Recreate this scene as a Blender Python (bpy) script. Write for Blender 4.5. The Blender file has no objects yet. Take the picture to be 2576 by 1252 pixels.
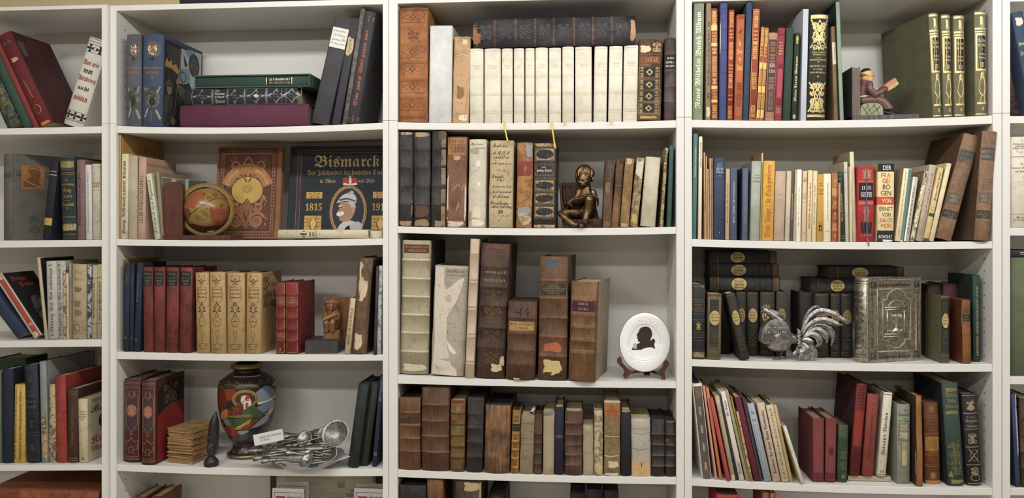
import bpy, math, random, unicodedata
from mathutils import Vector, Matrix, Euler
from math import sin, cos, pi, atan2, hypot, sqrt, radians as R

S = bpy.context.scene
C = S.collection
# ------------------------------------------------------------------ camera
F_PX, TH, CX, Y0, CD, CZ = 2103.0, 0.08925, 1.3413, 583.0, 2.246, 1.72
cam = bpy.data.cameras.new('camera'); cam_o = bpy.data.objects.new('camera', cam); C.objects.link(cam_o)
cam.sensor_width = 36; cam.lens = F_PX / 2576 * 36; cam.shift_y = -(626 - Y0) / 2576
cam_o.location = (CX, -CD, CZ); cam_o.rotation_euler = (pi / 2, 0, TH)
cam.clip_start = .02; cam.clip_end = 60
S.camera = cam_o
S.view_settings.view_transform = 'Standard'; S.view_settings.look = 'None'
S.view_settings.gamma = 1; S.view_settings.use_curve_mapping = False
S.view_settings.exposure = -0.2
# ------------------------------------------------------------------ light: three rows of ceiling lamps and a dim room
W = bpy.data.worlds.new('room'); S.world = W; W.use_nodes = True
W.node_tree.nodes['Background'].inputs[0].default_value = (1, .97, .93, 1)
W.node_tree.nodes['Background'].inputs[1].default_value = .07
def lamp(x, y, watts, tilt=0, sx=1.2, sy=.10, z=2.66, col=(1, .99, .965)):
    l = bpy.data.lights.new('ceiling_lamp', 'AREA'); l.shape = 'RECTANGLE'; l.size = sx; l.size_y = sy
    l.energy = watts; l.color = col if y > -2 else (1, .96, .885)
    o = bpy.data.objects.new('ceiling_lamp', l); C.objects.link(o); o.location = (x, y, z); o.rotation_euler[0] = R(tilt)
for x, y, w, tilt in ((.5, -1.15, 11.8, 40), (1.7, -1.15, 12.2, 40), (2.9, -1.15, 15.5, 40), (4.0, -1.15, 2, 40),
                      (-.5, -2.7, 28, 20), (1.2, -2.7, 8, 20), (2.9, -2.7, 8, 20),
                      (-.5, -5.0, 22, 0), (1.2, -5.0, 20, 0), (2.9, -5.0, 10, 0)):
    lamp(x, y, w, tilt)

# ------------------------------------------------------------------ pixel -> place in the room
def ray(u, v):
    a = (u - 1288) / F_PX; b = (Y0 - v) / F_PX
    return (cos(TH) * a - sin(TH), sin(TH) * a + cos(TH), b)
def P(u, v, Y=0.0):
    r = ray(u, v); t = (Y + CD) / r[1]
    return Vector((CX + r[0] * t, Y, CZ + r[2] * t))
def X(u, Y=0.0): return P(u, 600, Y).x
def pxm(u, Y=0.0): return 1 / (X(u + .5, Y) - X(u - .5, Y))      # pixels per metre there

# ------------------------------------------------------------------ materials
def lin(h):
    h = h.lstrip('#'); c = [int(h[i:i + 2], 16) / 255 for i in (0, 2, 4)]
    return [x / 12.92 if x <= .04045 else ((x + .055) / 1.055) ** 2.4 for x in c]
GAIN = 1.0
def col(h):
    c = lin(h); y = .2126 * c[0] + .7152 * c[1] + .0722 * c[2]
    f, g = (.52, .86) if c[2] > max(c[0], c[1]) * 1.15 else (.92, 1) if c[0] >= c[1] > c[2] or c[0] > c[1] * 1.6 else (.68, .9)
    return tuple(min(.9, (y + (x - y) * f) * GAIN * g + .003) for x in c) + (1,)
_M = {}
class N:
    def __init__(s, name):
        s.m = bpy.data.materials.new(name); s.m.use_nodes = True; s.t = s.m.node_tree; s.b = s.t.nodes['Principled BSDF']
    def n(s, typ, **k):
        x = s.t.nodes.new(typ)
        for a, v in k.items():
            setattr(x, a, v)
        return x
    def l(s, a, b): s.t.links.new(a, b)
    def coord(s, sc, rnd=True):
        tc = s.n('ShaderNodeTexCoord'); mp = s.n('ShaderNodeMapping')
        mp.inputs['Scale'].default_value = sc; s.l(tc.outputs['Object'], mp.inputs[0])
        if rnd:
            oi = s.n('ShaderNodeObjectInfo'); ml = s.n('ShaderNodeMath', operation='MULTIPLY'); ml.inputs[1].default_value = 37
            s.l(oi.outputs['Random'], ml.inputs[0]); s.l(ml.outputs[0], mp.inputs['Location'])
        return mp.outputs[0]
    def noise(s, vec, scale, detail=4, rough=.6, dist=0):
        x = s.n('ShaderNodeTexNoise'); x.inputs['Scale'].default_value = scale; x.inputs['Detail'].default_value = detail
        x.inputs['Roughness'].default_value = rough; x.inputs['Distortion'].default_value = dist
        s.l(vec, x.inputs['Vector']); return x.outputs['Fac']
    def ramp(s, fac, stops):
        x = s.n('ShaderNodeValToRGB'); e = x.color_ramp.elements
        while len(e) < len(stops): e.new(.5)
        for i, (p, c) in enumerate(stops): e[i].position = p; e[i].color = c
        s.l(fac, x.inputs[0]); return x.outputs[0]
    def bump(s, h, strength, dist=.001):
        x = s.n('ShaderNodeBump'); x.inputs['Strength'].default_value = strength; x.inputs['Distance'].default_value = dist
        s.l(h, x.inputs['Height']); s.l(x.outputs[0], s.b.inputs['Normal'])
    def mix(s, fac, a, b, mode='MIX'):
        x = s.n('ShaderNodeMix', data_type='RGBA', blend_type=mode)
        for i, v in ((0, fac), (6, a), (7, b)):
            if hasattr(v, 'is_linked'): s.l(v, x.inputs[i])
            else: x.inputs[i].default_value = v
        return x.outputs[2]
    def set(s, **k):
        for a, v in k.items():
            i = s.b.inputs[a.replace('_', ' ')]
            if hasattr(v, 'is_linked'): s.l(v, i)
            else: i.default_value = v
        return s.m
def sc3(c, f): return tuple(min(.95, x * f) for x in c[:3]) + (1,)
def M(spec):
    """material from a short spec: kind:hex[:hex2]"""
    key = (spec, round(GAIN, 3))
    if key in _M: return _M[key]
    p = spec.split(':'); k = p[0]; a = col(p[1]); b = col(p[2]) if len(p) > 2 else None
    n = N(spec.replace(':', '_'))
    if k == 'c':        # book cloth
        v = n.coord((1, 1, 1)); f = n.noise(v, 22, 5, .65)
        c = n.ramp(f, [(.3, sc3(a, .8)), (.72, sc3(a, 1.12))])
        n.set(Base_Color=c, Roughness=.75, Specular_IOR_Level=.35); g = n.noise(v, 900, 2); n.bump(g, .25, .0004)
    elif k == 'l':      # worn leather: body b over scuffed light a
        v = n.coord((1, 1, .5)); f = n.noise(v, 120, 9, .78, .5); f2 = n.noise(v, 22, 4, .55)
        ad = n.n('ShaderNodeMath', operation='ADD'); n.l(f, ad.inputs[0]); n.l(f2, ad.inputs[1])
        hf = n.n('ShaderNodeMath', operation='MULTIPLY'); n.l(ad.outputs[0], hf.inputs[0]); hf.inputs[1].default_value = .5
        c = n.ramp(hf.outputs[0], [(.41, sc3(b, .8)), (.5, sc3(tuple((x + y) / 2 for x, y in zip(a, b)), .92)), (.60, a)])
        n.set(Base_Color=c, Roughness=.6, Specular_IOR_Level=.3); n.bump(f, .5, .001)
    elif k == 'k':      # leather with long vertical streaks
        v = n.coord((1, 1, .06)); f = n.noise(v, 210, 6, .7, .3); v2 = n.coord((1, 1, 1)); f2 = n.noise(v2, 18, 4)
        ad = n.n('ShaderNodeMath', operation='ADD'); n.l(f, ad.inputs[0]); n.l(f2, ad.inputs[1])
        hf = n.n('ShaderNodeMath', operation='MULTIPLY'); n.l(ad.outputs[0], hf.inputs[0]); hf.inputs[1].default_value = .5
        c = n.ramp(hf.outputs[0], [(.4, b), (.62, a)])
        n.set(Base_Color=c, Roughness=.6, Specular_IOR_Level=.3); n.bump(f, .4, .001)
    elif k == 'v':      # vellum and old paper boards
        v = n.coord((1, 1, 1)); f = n.noise(v, 25, 6, .68, .3); f2 = n.noise(v, 140, 3, .6)
        lo = b or sc3(a, .62)
        c = n.ramp(f, [(.28, lo), (.46, a), (.78, sc3(a, 1.1))])
        c = n.mix(n.ramp(f2, [(.60, (0, 0, 0, 1)), (.72, (1, 1, 1, 1))]), c, sc3(lo, .8))
        n.set(Base_Color=c, Roughness=.6); n.bump(f, .3, .0012)
    elif k == 'm':      # mottled two-tone (marbled paper, torn layers)
        v = n.coord((1, 1, 1)); f = n.noise(v, 55, 7, .7, 1.2)
        c = n.ramp(f, [(.44, b), (.54, a)]); n.set(Base_Color=c, Roughness=.65); n.bump(f, .3, .001)
    elif k == 'pg':     # page edges
        v = n.coord((1, 1, 1), False); w = n.coord((1, .02, .02), False); f = n.noise(w, 900, 3, .6); f2 = n.noise(v, 30, 3)
        c = n.ramp(f, [(.3, sc3(a, .62)), (.7, a)]); c = n.mix(.25, c, n.ramp(f2, [(.3, sc3(a, .6)), (.7, a)]))
        n.set(Base_Color=c, Roughness=.9)
    elif k == 'g':      # gilt
        n.set(Base_Color=sc3(a, .78), Metallic=.5, Roughness=.42)
    elif k == 's':      # glossy plain
        n.set(Base_Color=a, Roughness=.25)
    elif k == 'met':    # metal with patina
        v = n.coord((1, 1, 1)); f = n.noise(v, 90, 6, .7)
        c = n.ramp(f, [(.35, b or sc3(a, .5)), (.62, a)]); n.set(Base_Color=c, Metallic=.85, Roughness=.4); n.bump(f, .12, .0006)
    elif k == 'wd':     # wood
        v = n.coord((1, 1, .12)); f = n.noise(v, 120, 4, .6, .8)
        c = n.ramp(f, [(.35, b or sc3(a, .55)), (.65, a)]); n.set(Base_Color=c, Roughness=.42); n.bump(f, .15, .0006)
    elif k == 'lam':    # white melamine furniture board
        v = n.coord((1, 1, 1)); f = n.noise(v, 3, 3)
        n.set(Base_Color=n.ramp(f, [(.3, sc3(a, .97)), (.7, a)]), Roughness=.38); n.bump(n.noise(v, 500, 2), .04, .0003)
    else:               # 'p' plain matte print, ink, paper
        n.set(Base_Color=a, Roughness=.8)
    _M[key] = n.m
    return n.m

# ------------------------------------------------------------------ mesh builder
class MB:
    def __init__(s): s.v = []; s.f = []; s.mi = []; s.sm = []
    def add(s, vs, fs, mi=0, smooth=False, T=None):
        o = len(s.v)
        s.v += [tuple(T @ Vector(p)) for p in vs] if T is not None else [tuple(p) for p in vs]
        for f in fs: s.f.append([o + i for i in f]); s.mi.append(mi); s.sm.append(smooth)
        return s
    def box(s, a, b, mi=0, T=None, ch=0):
        x0, y0, z0 = a; x1, y1, z1 = b
        if ch <= 0:
            vs = [(x0, y0, z0), (x1, y0, z0), (x1, y1, z0), (x0, y1, z0), (x0, y0, z1), (x1, y0, z1), (x1, y1, z1), (x0, y1, z1)]
            return s.add(vs, [(0, 3, 2, 1), (4, 5, 6, 7), (0, 1, 5, 4), (1, 2, 6, 5), (2, 3, 7, 6), (3, 0, 4, 7)], mi, False, T)
        r = []
        for z, i in ((z0, ch), (z0 + ch, 0), (z1 - ch, 0), (z1, ch)):
            r.append([(x0 + i + (ch if i == 0 else 0) * 0, y0 + i, z), (x1 - i, y0 + i, z), (x1 - i, y1 - i, z), (x0 + i, y1 - i, z)])
        vs = [p for q in r for p in q]; fs = [(0, 3, 2, 1), (12, 13, 14, 15)]
        for k in range(3):
            for j in range(4): fs.append((4 * k + j, 4 * k + (j + 1) % 4, 4 * k + 4 + (j + 1) % 4, 4 * k + 4 + j))
        return s.add(vs, fs, mi, False, T)
    def tube(s, pts, rad, n=8, mi=0, T=None, cap=True, flat=1.0, up=None):
        """tube along points with radii; flat squashes it along the second frame axis"""
        pts = [Vector(p) for p in pts]; m = len(pts)
        rad = [rad] * m if isinstance(rad, (int, float)) else list(rad)
        vs = []; prev = None
        for i, p in enumerate(pts):
            t = (pts[min(i + 1, m - 1)] - pts[max(i - 1, 0)])
            t = t.normalized() if t.length > 1e-9 else Vector((0, 0, 1))
            if up is not None: a = Vector(up).cross(t)
            elif prev is None: a = (Vector((0, 1, 0)) if abs(t.y) < .9 else Vector((1, 0, 0))).cross(t)
            else: a = prev - t * prev.dot(t)
            if a.length < 1e-6: a = Vector((1, 0, 0)).cross(t)
            a.normalize(); prev = a; b = t.cross(a)
            for k in range(n):
                w = 2 * pi * k / n; vs.append(p + a * (cos(w) * rad[i]) + b * (sin(w) * rad[i] * flat))
        fs = [(i * n + k, i * n + (k + 1) % n, (i + 1) * n + (k + 1) % n, (i + 1) * n + k) for i in range(m - 1) for k in range(n)]
        if cap: fs += [tuple(range(n - 1, -1, -1)), tuple((m - 1) * n + k for k in range(n))]
        return s.add(vs, fs, mi, True, T)
    def ball(s, c, r, mi=0, T=None, nu=16, nv=10):
        r = (r, r, r) if isinstance(r, (int, float)) else r
        vs = [(c[0], c[1], c[2] - r[2])]
        for j in range(1, nv):
            a = -pi / 2 + pi * j / nv
            for i in range(nu):
                w = 2 * pi * i / nu; vs.append((c[0] + r[0] * cos(a) * cos(w), c[1] + r[1] * cos(a) * sin(w), c[2] + r[2] * sin(a)))
        vs.append((c[0], c[1], c[2] + r[2])); e = len(vs) - 1
        fs = [(0, 1 + (i + 1) % nu, 1 + i) for i in range(nu)] + [(e, e - nu + i, e - nu + (i + 1) % nu) for i in range(nu)]
        for j in range(nv - 2):
            for i in range(nu):
                q = 1 + j * nu; fs.append((q + i, q + (i + 1) % nu, q + nu + (i + 1) % nu, q + nu + i))
        return s.add(vs, fs, mi, True, T)
    def lathe(s, prof, n=32, mi=0, T=None, ex=1.0, ey=1.0):
        vs = []; m = len(prof)
        for r, z in prof:
            for k in range(n): w = 2 * pi * k / n; vs.append((r * cos(w) * ex, r * sin(w) * ey, z))
        fs = [(i * n + k, i * n + (k + 1) % n, (i + 1) * n + (k + 1) % n, (i + 1) * n + k) for i in range(m - 1) for k in range(n)]
        fs += [tuple(range(n - 1, -1, -1)), tuple((m - 1) * n + k for k in range(n))]
        return s.add(vs, fs, mi, True, T)
    def prism(s, poly, y0, y1, mi=0, T=None):
        """polygon in x,z pushed from y0 to y1"""
        n = len(poly)
        vs = [(x, y0, z) for x, z in poly] + [(x, y1, z) for x, z in poly]
        fs = [tuple(range(n)), tuple(range(2 * n - 1, n - 1, -1))] + [(i, n + i, n + (i + 1) % n, (i + 1) % n) for i in range(n)]
        return s.add(vs, fs, mi, False, T)
    def build(s, name, mats, parent=None, smooth=None):
        me = bpy.data.meshes.new(name); me.from_pydata(s.v, [], s.f)
        for m in (mats if isinstance(mats, (list, tuple)) else [mats]): me.materials.append(m)
        me.polygons.foreach_set('material_index', s.mi)
        me.polygons.foreach_set('use_smooth', [smooth if smooth is not None else q for q in s.sm])
        me.update()
        o = bpy.data.objects.new(name, me); C.objects.link(o)
        if parent is not None: o.parent = parent
        return o
def organic(mb, name, mats, parent, voxel=.0016, smooth=6, sharp=False):
    """melt overlapping closed lumps into one continuous surface"""
    o = mb.build(name + '_lumps', mats)
    m = o.modifiers.new('r', 'REMESH'); m.mode = 'VOXEL'; m.voxel_size = voxel
    if smooth:
        q = o.modifiers.new('s', 'SMOOTH'); q.iterations = smooth; q.factor = .5
    dg = bpy.context.evaluated_depsgraph_get(); dg.update()
    me = bpy.data.meshes.new_from_object(o.evaluated_get(dg), depsgraph=dg); me.name = name
    old = o.data; bpy.data.objects.remove(o); bpy.data.meshes.remove(old)
    me.materials.clear()
    for m in (mats if isinstance(mats, (list, tuple)) else [mats]): me.materials.append(m)
    me.polygons.foreach_set('use_smooth', [not sharp] * len(me.polygons))
    me.polygons.foreach_set('material_index', [0] * len(me.polygons))
    x = bpy.data.objects.new(name, me); C.objects.link(x)
    if parent is not None: x.parent = parent
    return x
def thing(name, label, cat, loc=(0, 0, 0), rot=(0, 0, 0), group=None):
    o = bpy.data.objects.new(name, None); C.objects.link(o); o.empty_display_size = .02
    o.location = loc; o.rotation_euler = rot; o['label'] = label; o['category'] = cat
    if group: o['group'] = group
    return o
def tag(o, label, cat, group=None):
    o['label'] = label; o['category'] = cat
    if group: o['group'] = group
    return o

# ------------------------------------------------------------------ lettering: glyph outlines turned to small meshes
FR = {}
for i in range(26):
    FR['f', chr(65 + i)] = chr(0x1D56C + i); FR['f', chr(97 + i)] = chr(0x1D586 + i)
    FR['b', chr(65 + i)] = chr(0x1D400 + i); FR['b', chr(97 + i)] = chr(0x1D41A + i)
    FR['i', chr(65 + i)] = chr(0x1D4D0 + i); FR['i', chr(97 + i)] = chr(0x1D4EA + i)
for i in range(10):
    for k in 'fb': FR[k, chr(48 + i)] = chr(0x1D7CE + i)
_G = {}
def glyph(ch):
    if ch in _G: return _G[ch]
    cu = bpy.data.curves.new('g', 'FONT'); cu.body = ch; cu.resolution_u = 2
    o = bpy.data.objects.new('g', cu); me = o.to_mesh()
    vs = [(v.co.x, v.co.y) for v in me.vertices]; fs = [tuple(p.vertices) for p in me.polygons]
    o.to_mesh_clear(); bpy.data.objects.remove(o); bpy.data.curves.remove(cu)
    _G[ch] = (vs, fs); return _G[ch]
def layout(text, st):
    """flat text mesh: verts, faces in its own em box"""
    V = []; Fc = []; x = 0.0
    for ch in unicodedata.normalize('NFC', text):
        if ch == ' ': x += .28; continue
        base = unicodedata.normalize('NFD', ch)
        g = glyph(FR.get((st, base[0]), base[0])); vs, fs = g
        if not vs: continue
        x0 = min(p[0] for p in vs); x1 = max(p[0] for p in vs); o = len(V)
        V += [(p[0] - x0 + x, p[1]) for p in vs]; Fc += [tuple(o + i for i in f) for f in fs]
        if len(base) > 1:
            y = max(p[1] for p in vs) + .06; m = (x1 - x0) / 2 + x
            for dx in (-.13, .07):
                o = len(V); V += [(m + dx, y), (m + dx + .09, y), (m + dx + .09, y + .1), (m + dx, y + .1)]; Fc.append((o, o + 1, o + 2, o + 3))
        x += (x1 - x0) + (.045 if st in 'fi' else .075)
    return V, Fc
# ------------------------------------------------------------------ the room and the bookcases
def struct(name, mb, m):
    o = mb.build(name, m); o['kind'] = 'structure'; return o
GAIN = 1.0
struct('wall_back', MB().box((-4, .30, 0), (6.5, .4, 2.8)), M('p:cdbb8e'))
struct('floor', MB().box((-4, -6.5, -.1), (6.5, .4, 0)), M('s:d2cabe'))
struct('ceiling', MB().box((-4, -6.5, 2.8), (6.5, .4, 2.9)), M('p:c9c6bf'))
struct('wall_left', MB().box((-4.1, -6.5, 0), (-4, .4, 2.8)), M('p:c9c3b6'))
struct('wall_right', MB().box((6.5, -6.5, 0), (6.6, .4, 2.8)), M('p:c9c3b6'))
struct('wall_front', MB().box((-4.1, -6.6, 0), (6.6, -6.5, 2.8)), M('p:c6c0b4'))

WHITE = M('lam:e3e1dc'); HOLE = M('p:3a3733')
BACK = .268
# u of: outer left, inner left, inner right, outer right; front plane
BAYS = {'L': (None, None, 256, 270.4, -.012), 'B': (277.5, 293, 963, 977.6, 0), 'C': (979, 1000, 1701.5, 1720.5, 0),
        'R': (1722, 1740.5, 2497, 2519.6, 0), 'F': (2521.5, 2541, None, None, 0)}
# row: front top edge at left, middle, right; bottom edge at left, middle, right (pixels)
SHELF = {
 'L': [((323, 320, 317), (338.5, 337, 334.5)), ((605, 604, 603), (623, 621.5, 620)), ((858, 856, 854), (874, 873, 872)), ((1170, 1169, 1168.5), (1185, 1184, 1183))],
 'B': [((316.5, 319.5, 308), (334, 335.6, 325)), ((601, 604, 599), (617, 620, 616)), ((885, 891, 892), (903, 908, 907)), ((1168, 1178, 1179), (1184.5, 1196, 1197.5))],
 'C': [((307, 309, 302), (325, 326, 321)), ((569, 574, 570), (585.6, 592, 588)), ((944, 957, 960), (965, 973, 977)), ((1182, 1195, 1201), (1200, 1212, 1219))],
 'R': [((301, 302, 290), (320, 321, 311)), ((601, 608, 606.6), (620, 627, 625)), ((904, 914, 916), (921, 933, 935)), ((1206, 1221, 1228), (1222, 1240, 1246))],
 'F': [((291.5, 291, 290), (309.5, 309, 308)), ((573, 573, 573), (592.6, 592.6, 592.6)), ((948, 948.5, 949), (967, 967.5, 968)), ((1228, 1229, 1230), (1246, 1247, 1248))]}
URANGE = {'L': (-5, 128, 256), 'B': (293, 628, 963), 'C': (1000, 1350, 1701), 'R': (1741, 2118, 2496), 'F': (2541, 2680, 2820)}
SZ = {}; X0R = {}
def quad(xs, zs):
    (a, b, c), (p, q, r) = xs, zs
    def f(x): return p * (x - b) * (x - c) / ((a - b) * (a - c)) + q * (x - a) * (x - c) / ((b - a) * (b - c)) + r * (x - a) * (x - b) / ((c - a) * (c - b))
    return f
BAYNAME = {'L': 'at the far end, holding the war history books', 'B': 'holding the globe, vase and red volumes', 'C': 'holding the old leather and vellum folios',
           'R': 'holding the rooster, monk and fairy tale books', 'F': 'cut off by the picture edge beside the rooster bookcase'}
ZJ = P(985, 303).z
def side(mb, x0, x1, y0, z0, z1, holes):
    mb.box((x0, y0, z0), (x1, BACK + .006, z1), ch=.0008)
    if holes:                               # drilled rows of shelf pin holes on the inner face
        xf = x1 + .0002 if holes > 0 else x0 - .0002
        for yy in (y0 + .045, BACK - .05):
            z = z0 + .05
            while z < z1 - .04:
                mb.add([(xf, yy + .0026 * cos(k * pi / 4), z + .0026 * sin(k * pi / 4)) for k in range(8)], [tuple(range(8))], 1); z += .032
for b, (u0, u1, u2, u3, yf) in BAYS.items():
    xl0 = X(u0, yf) if u0 else X(u3, yf) - .80 if b == 'L' else 0
    xl1 = X(u1, yf) if u1 else xl0 + .018
    xr1 = X(u3, yf) if u3 else xl0 + .80
    xr0 = X(u2, yf) if u2 else xr1 - .018
    for part, z0, z1 in (('bookcase', 0.0, ZJ - .0006), ('bookcase_extension', ZJ, P(620, 5).z)):
        top = part != 'bookcase'
        t = thing(part, ('white top unit on the bookcase ' if top else 'white bookcase ') + BAYNAME[b], 'shelf' if not top else 'shelf unit',
                  ((xl0 + xr1) / 2, yf, z0), group='white bookcases along the wall' if not top else 'white top units on the bookcases')
        off = Vector(t.location); X0R[b] = (xl1, xr0)
        def put(mb, name, mats):
            mb.v = [(x - off.x, y - off.y, z - off.z) for x, y, z in mb.v]; return mb.build(name, mats, t)
        m = MB(); side(m, xl0, xl1, yf, z0, z1, 1); put(m, 'side_panel', [WHITE, HOLE])
        m = MB(); side(m, xr0, xr1, yf, z0, z1, -1); put(m, 'side_panel', [WHITE, HOLE])
        put(MB().box((xl1, BACK, z0 + (0 if top else .06)), (xr0, BACK + .004, z1)), 'back_panel', WHITE)
        if top:
            zt = P((u1 or 0), 27 if b == 'B' else 30 if b == 'L' else 9 if b == 'C' else 4).z
            put(MB().box((xl1, yf + .001, zt), (xr0, BACK, z1), ch=.0008), 'top_panel', WHITE)
            continue
        us = URANGE[b]; xs = [X(u, yf) for u in us]
        for r, (tp, bt) in enumerate(SHELF[b]):
            ft = quad(xs, [P(u, y, yf).z for u, y in zip(us, tp)]); fb = quad(xs, [P(u, y, yf).z for u, y in zip(us, bt)])
            SZ[b, r + 1] = ft
            m = MB(); n = 16; q = []
            ysh = [yf + .002, yf + .0028, BACK]
            for i in range(n + 1):
                x = xl1 + .0004 + (xr0 - xl1 - .0008) * i / n; zt, zb = ft(x), fb(x)
                q += [(x, ysh[0], zb + .0008), (x, ysh[0], zt - .0008), (x, ysh[1], zt), (x, ysh[2], zt), (x, ysh[2], zb), (x, ysh[1], zb)]
            fs = [tuple(range(5, -1, -1)), tuple(n * 6 + k for k in range(6))] + [(i * 6 + k, i * 6 + (k + 1) % 6, i * 6 + 6 + (k + 1) % 6, i * 6 + 6 + k) for i in range(n) for k in range(6)]
            m.add(q, fs); put(m, 'shelf', WHITE)
        zl = P(1000, 1560).z
        SZ[b, 5] = lambda x, zl=zl: zl
        put(MB().box((xl1, yf + .002, zl - .018), (xr0, BACK, zl)), 'shelf', WHITE)
        put(MB().box((xl1, yf + .002, .06), (xr0, BACK, .078)), 'shelf', WHITE)
        put(MB().box((xl1, yf + .02, 0), (xr0, yf + .036, .06)), 'plinth', WHITE)

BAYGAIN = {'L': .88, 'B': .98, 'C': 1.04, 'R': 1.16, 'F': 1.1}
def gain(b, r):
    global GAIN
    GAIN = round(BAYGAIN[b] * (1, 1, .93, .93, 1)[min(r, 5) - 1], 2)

def smooth_path(pts, n=6):
    """Catmull-Rom through points of any dimension"""
    out = []; m = len(pts)
    for i in range(m - 1):
        p0, p1, p2, p3 = pts[max(i - 1, 0)], pts[i], pts[i + 1], pts[min(i + 2, m - 1)]
        for k in range(n):
            t = k / n
            out.append(tuple(.5 * ((2 * b) + (-a + c) * t + (2 * a - 5 * b + 4 * c - d) * t * t + (-a + 3 * b - 3 * c + d) * t ** 3) for a, b, c, d in zip(p0, p1, p2, p3)))
    return out + [tuple(pts[-1])]
# ------------------------------------------------------------------ printed, gilt and pasted details laid on a surface
def fill(poly, seedc=None, rings=3):
    """rings of points shrinking to the middle so that a filled shape follows a curved surface"""
    n = len(poly); cx = sum(p[0] for p in poly) / n; cy = sum(p[1] for p in poly) / n
    vs = [(cx, cy)]; fs = []
    for k in range(1, rings + 1):
        f = k / rings; vs += [(cx + (x - cx) * f, cy + (y - cy) * f) for x, y in poly]
    fs += [(0, 1 + i, 1 + (i + 1) % n) for i in range(n)]
    for k in range(rings - 1):
        o = 1 + k * n; fs += [(o + i, o + n + i, o + n + (i + 1) % n, o + (i + 1) % n) for i in range(n)]
    return vs, fs
def grid(x0, x1, y0, y1, nx=6, ny=1):
    vs = [(x0 + (x1 - x0) * i / nx, y0 + (y1 - y0) * j / ny) for j in range(ny + 1) for i in range(nx + 1)]
    return vs, [(j * (nx + 1) + i, j * (nx + 1) + i + 1, (j + 1) * (nx + 1) + i + 1, (j + 1) * (nx + 1) + i) for j in range(ny) for i in range(nx)]
def ribbon(pts, th):
    """flat stroke; th one width or one per point"""
    n = len(pts); th = [th] * n if isinstance(th, (int, float)) else th; vs = []
    for i in range(n):
        a = pts[max(i - 1, 0)]; b = pts[min(i + 1, n - 1)]; dx, dy = b[0] - a[0], b[1] - a[1]; l = hypot(dx, dy) or 1
        nx, ny = -dy / l * th[i] / 2, dx / l * th[i] / 2
        vs += [(pts[i][0] + nx, pts[i][1] + ny), (pts[i][0] - nx, pts[i][1] - ny)]
    return vs, [(2 * i, 2 * i + 1, 2 * i + 3, 2 * i + 2) for i in range(n - 1)]
def scrolls(w, h, seed, dens=1.0):
    """mirrored arabesque filling a w x h box (metres): list of flat meshes"""
    rnd = random.Random(seed); out = []; asp = max(1, round(h / w * dens)); th = min(w, h / asp) * .055
    def both(vs, fs):
        out.append((vs, fs)); out.append(([(w - x, y) for x, y in vs], [tuple(reversed(f)) for f in fs]))
    for k in range(asp):
        y0 = h * k / asp; hh = h / asp; cy = y0 + hh * .5; s = 1 if k % 2 else -1
        for (cx, oy, r, tr) in ((.27, .26 * s, .21, 1.7), (.24, -.24 * s, .16, 1.5)):
            cx *= w; yy = cy + oy * hh; r *= min(w, hh); a0 = rnd.uniform(0, 6)
            pts = [(cx + r * (1 - .8 * t) * cos(a0 + s * 2 * pi * tr * t), yy + r * (1 - .8 * t) * sin(a0 + s * 2 * pi * tr * t)) for t in [i / 18 for i in range(19)]]
            both(*ribbon(pts, [th * (1.5 - t) for t in [i / 18 for i in range(19)]]))
            for q in range(3):
                a = rnd.uniform(0, 6.3); l = r * .55; bx, by = cx + r * 1.15 * cos(a), yy + r * 1.15 * sin(a)
                both([(bx - l * .5 * cos(a + 1), by - l * .5 * sin(a + 1)), (bx + l * .22 * sin(a + 1), by - l * .22 * cos(a + 1)), (bx + l * .5 * cos(a + 1), by + l * .5 * sin(a + 1)), (bx - l * .22 * sin(a + 1), by + l * .22 * cos(a + 1))], [(0, 1, 2, 3)])
        both(*ribbon([(w * .5, y0 + hh * .04), (w * (.5 - .13), cy - hh * .12 * s), (w * .5, cy + hh * .05), (w * .40, cy + .3 * hh), (w * .5, y0 + hh * .96)], th * .9))
        d = min(w, hh) * .11
        out.append(([(w / 2 - d * .6, cy), (w / 2, cy - d), (w / 2 + d * .6, cy), (w / 2, cy + d)], [(0, 1, 2, 3)]))
    return out
LAYER = {'r': ('label', .0003), 'j': ('worn_patch', .0003), 't': ('lettering', .00045)}
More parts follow.
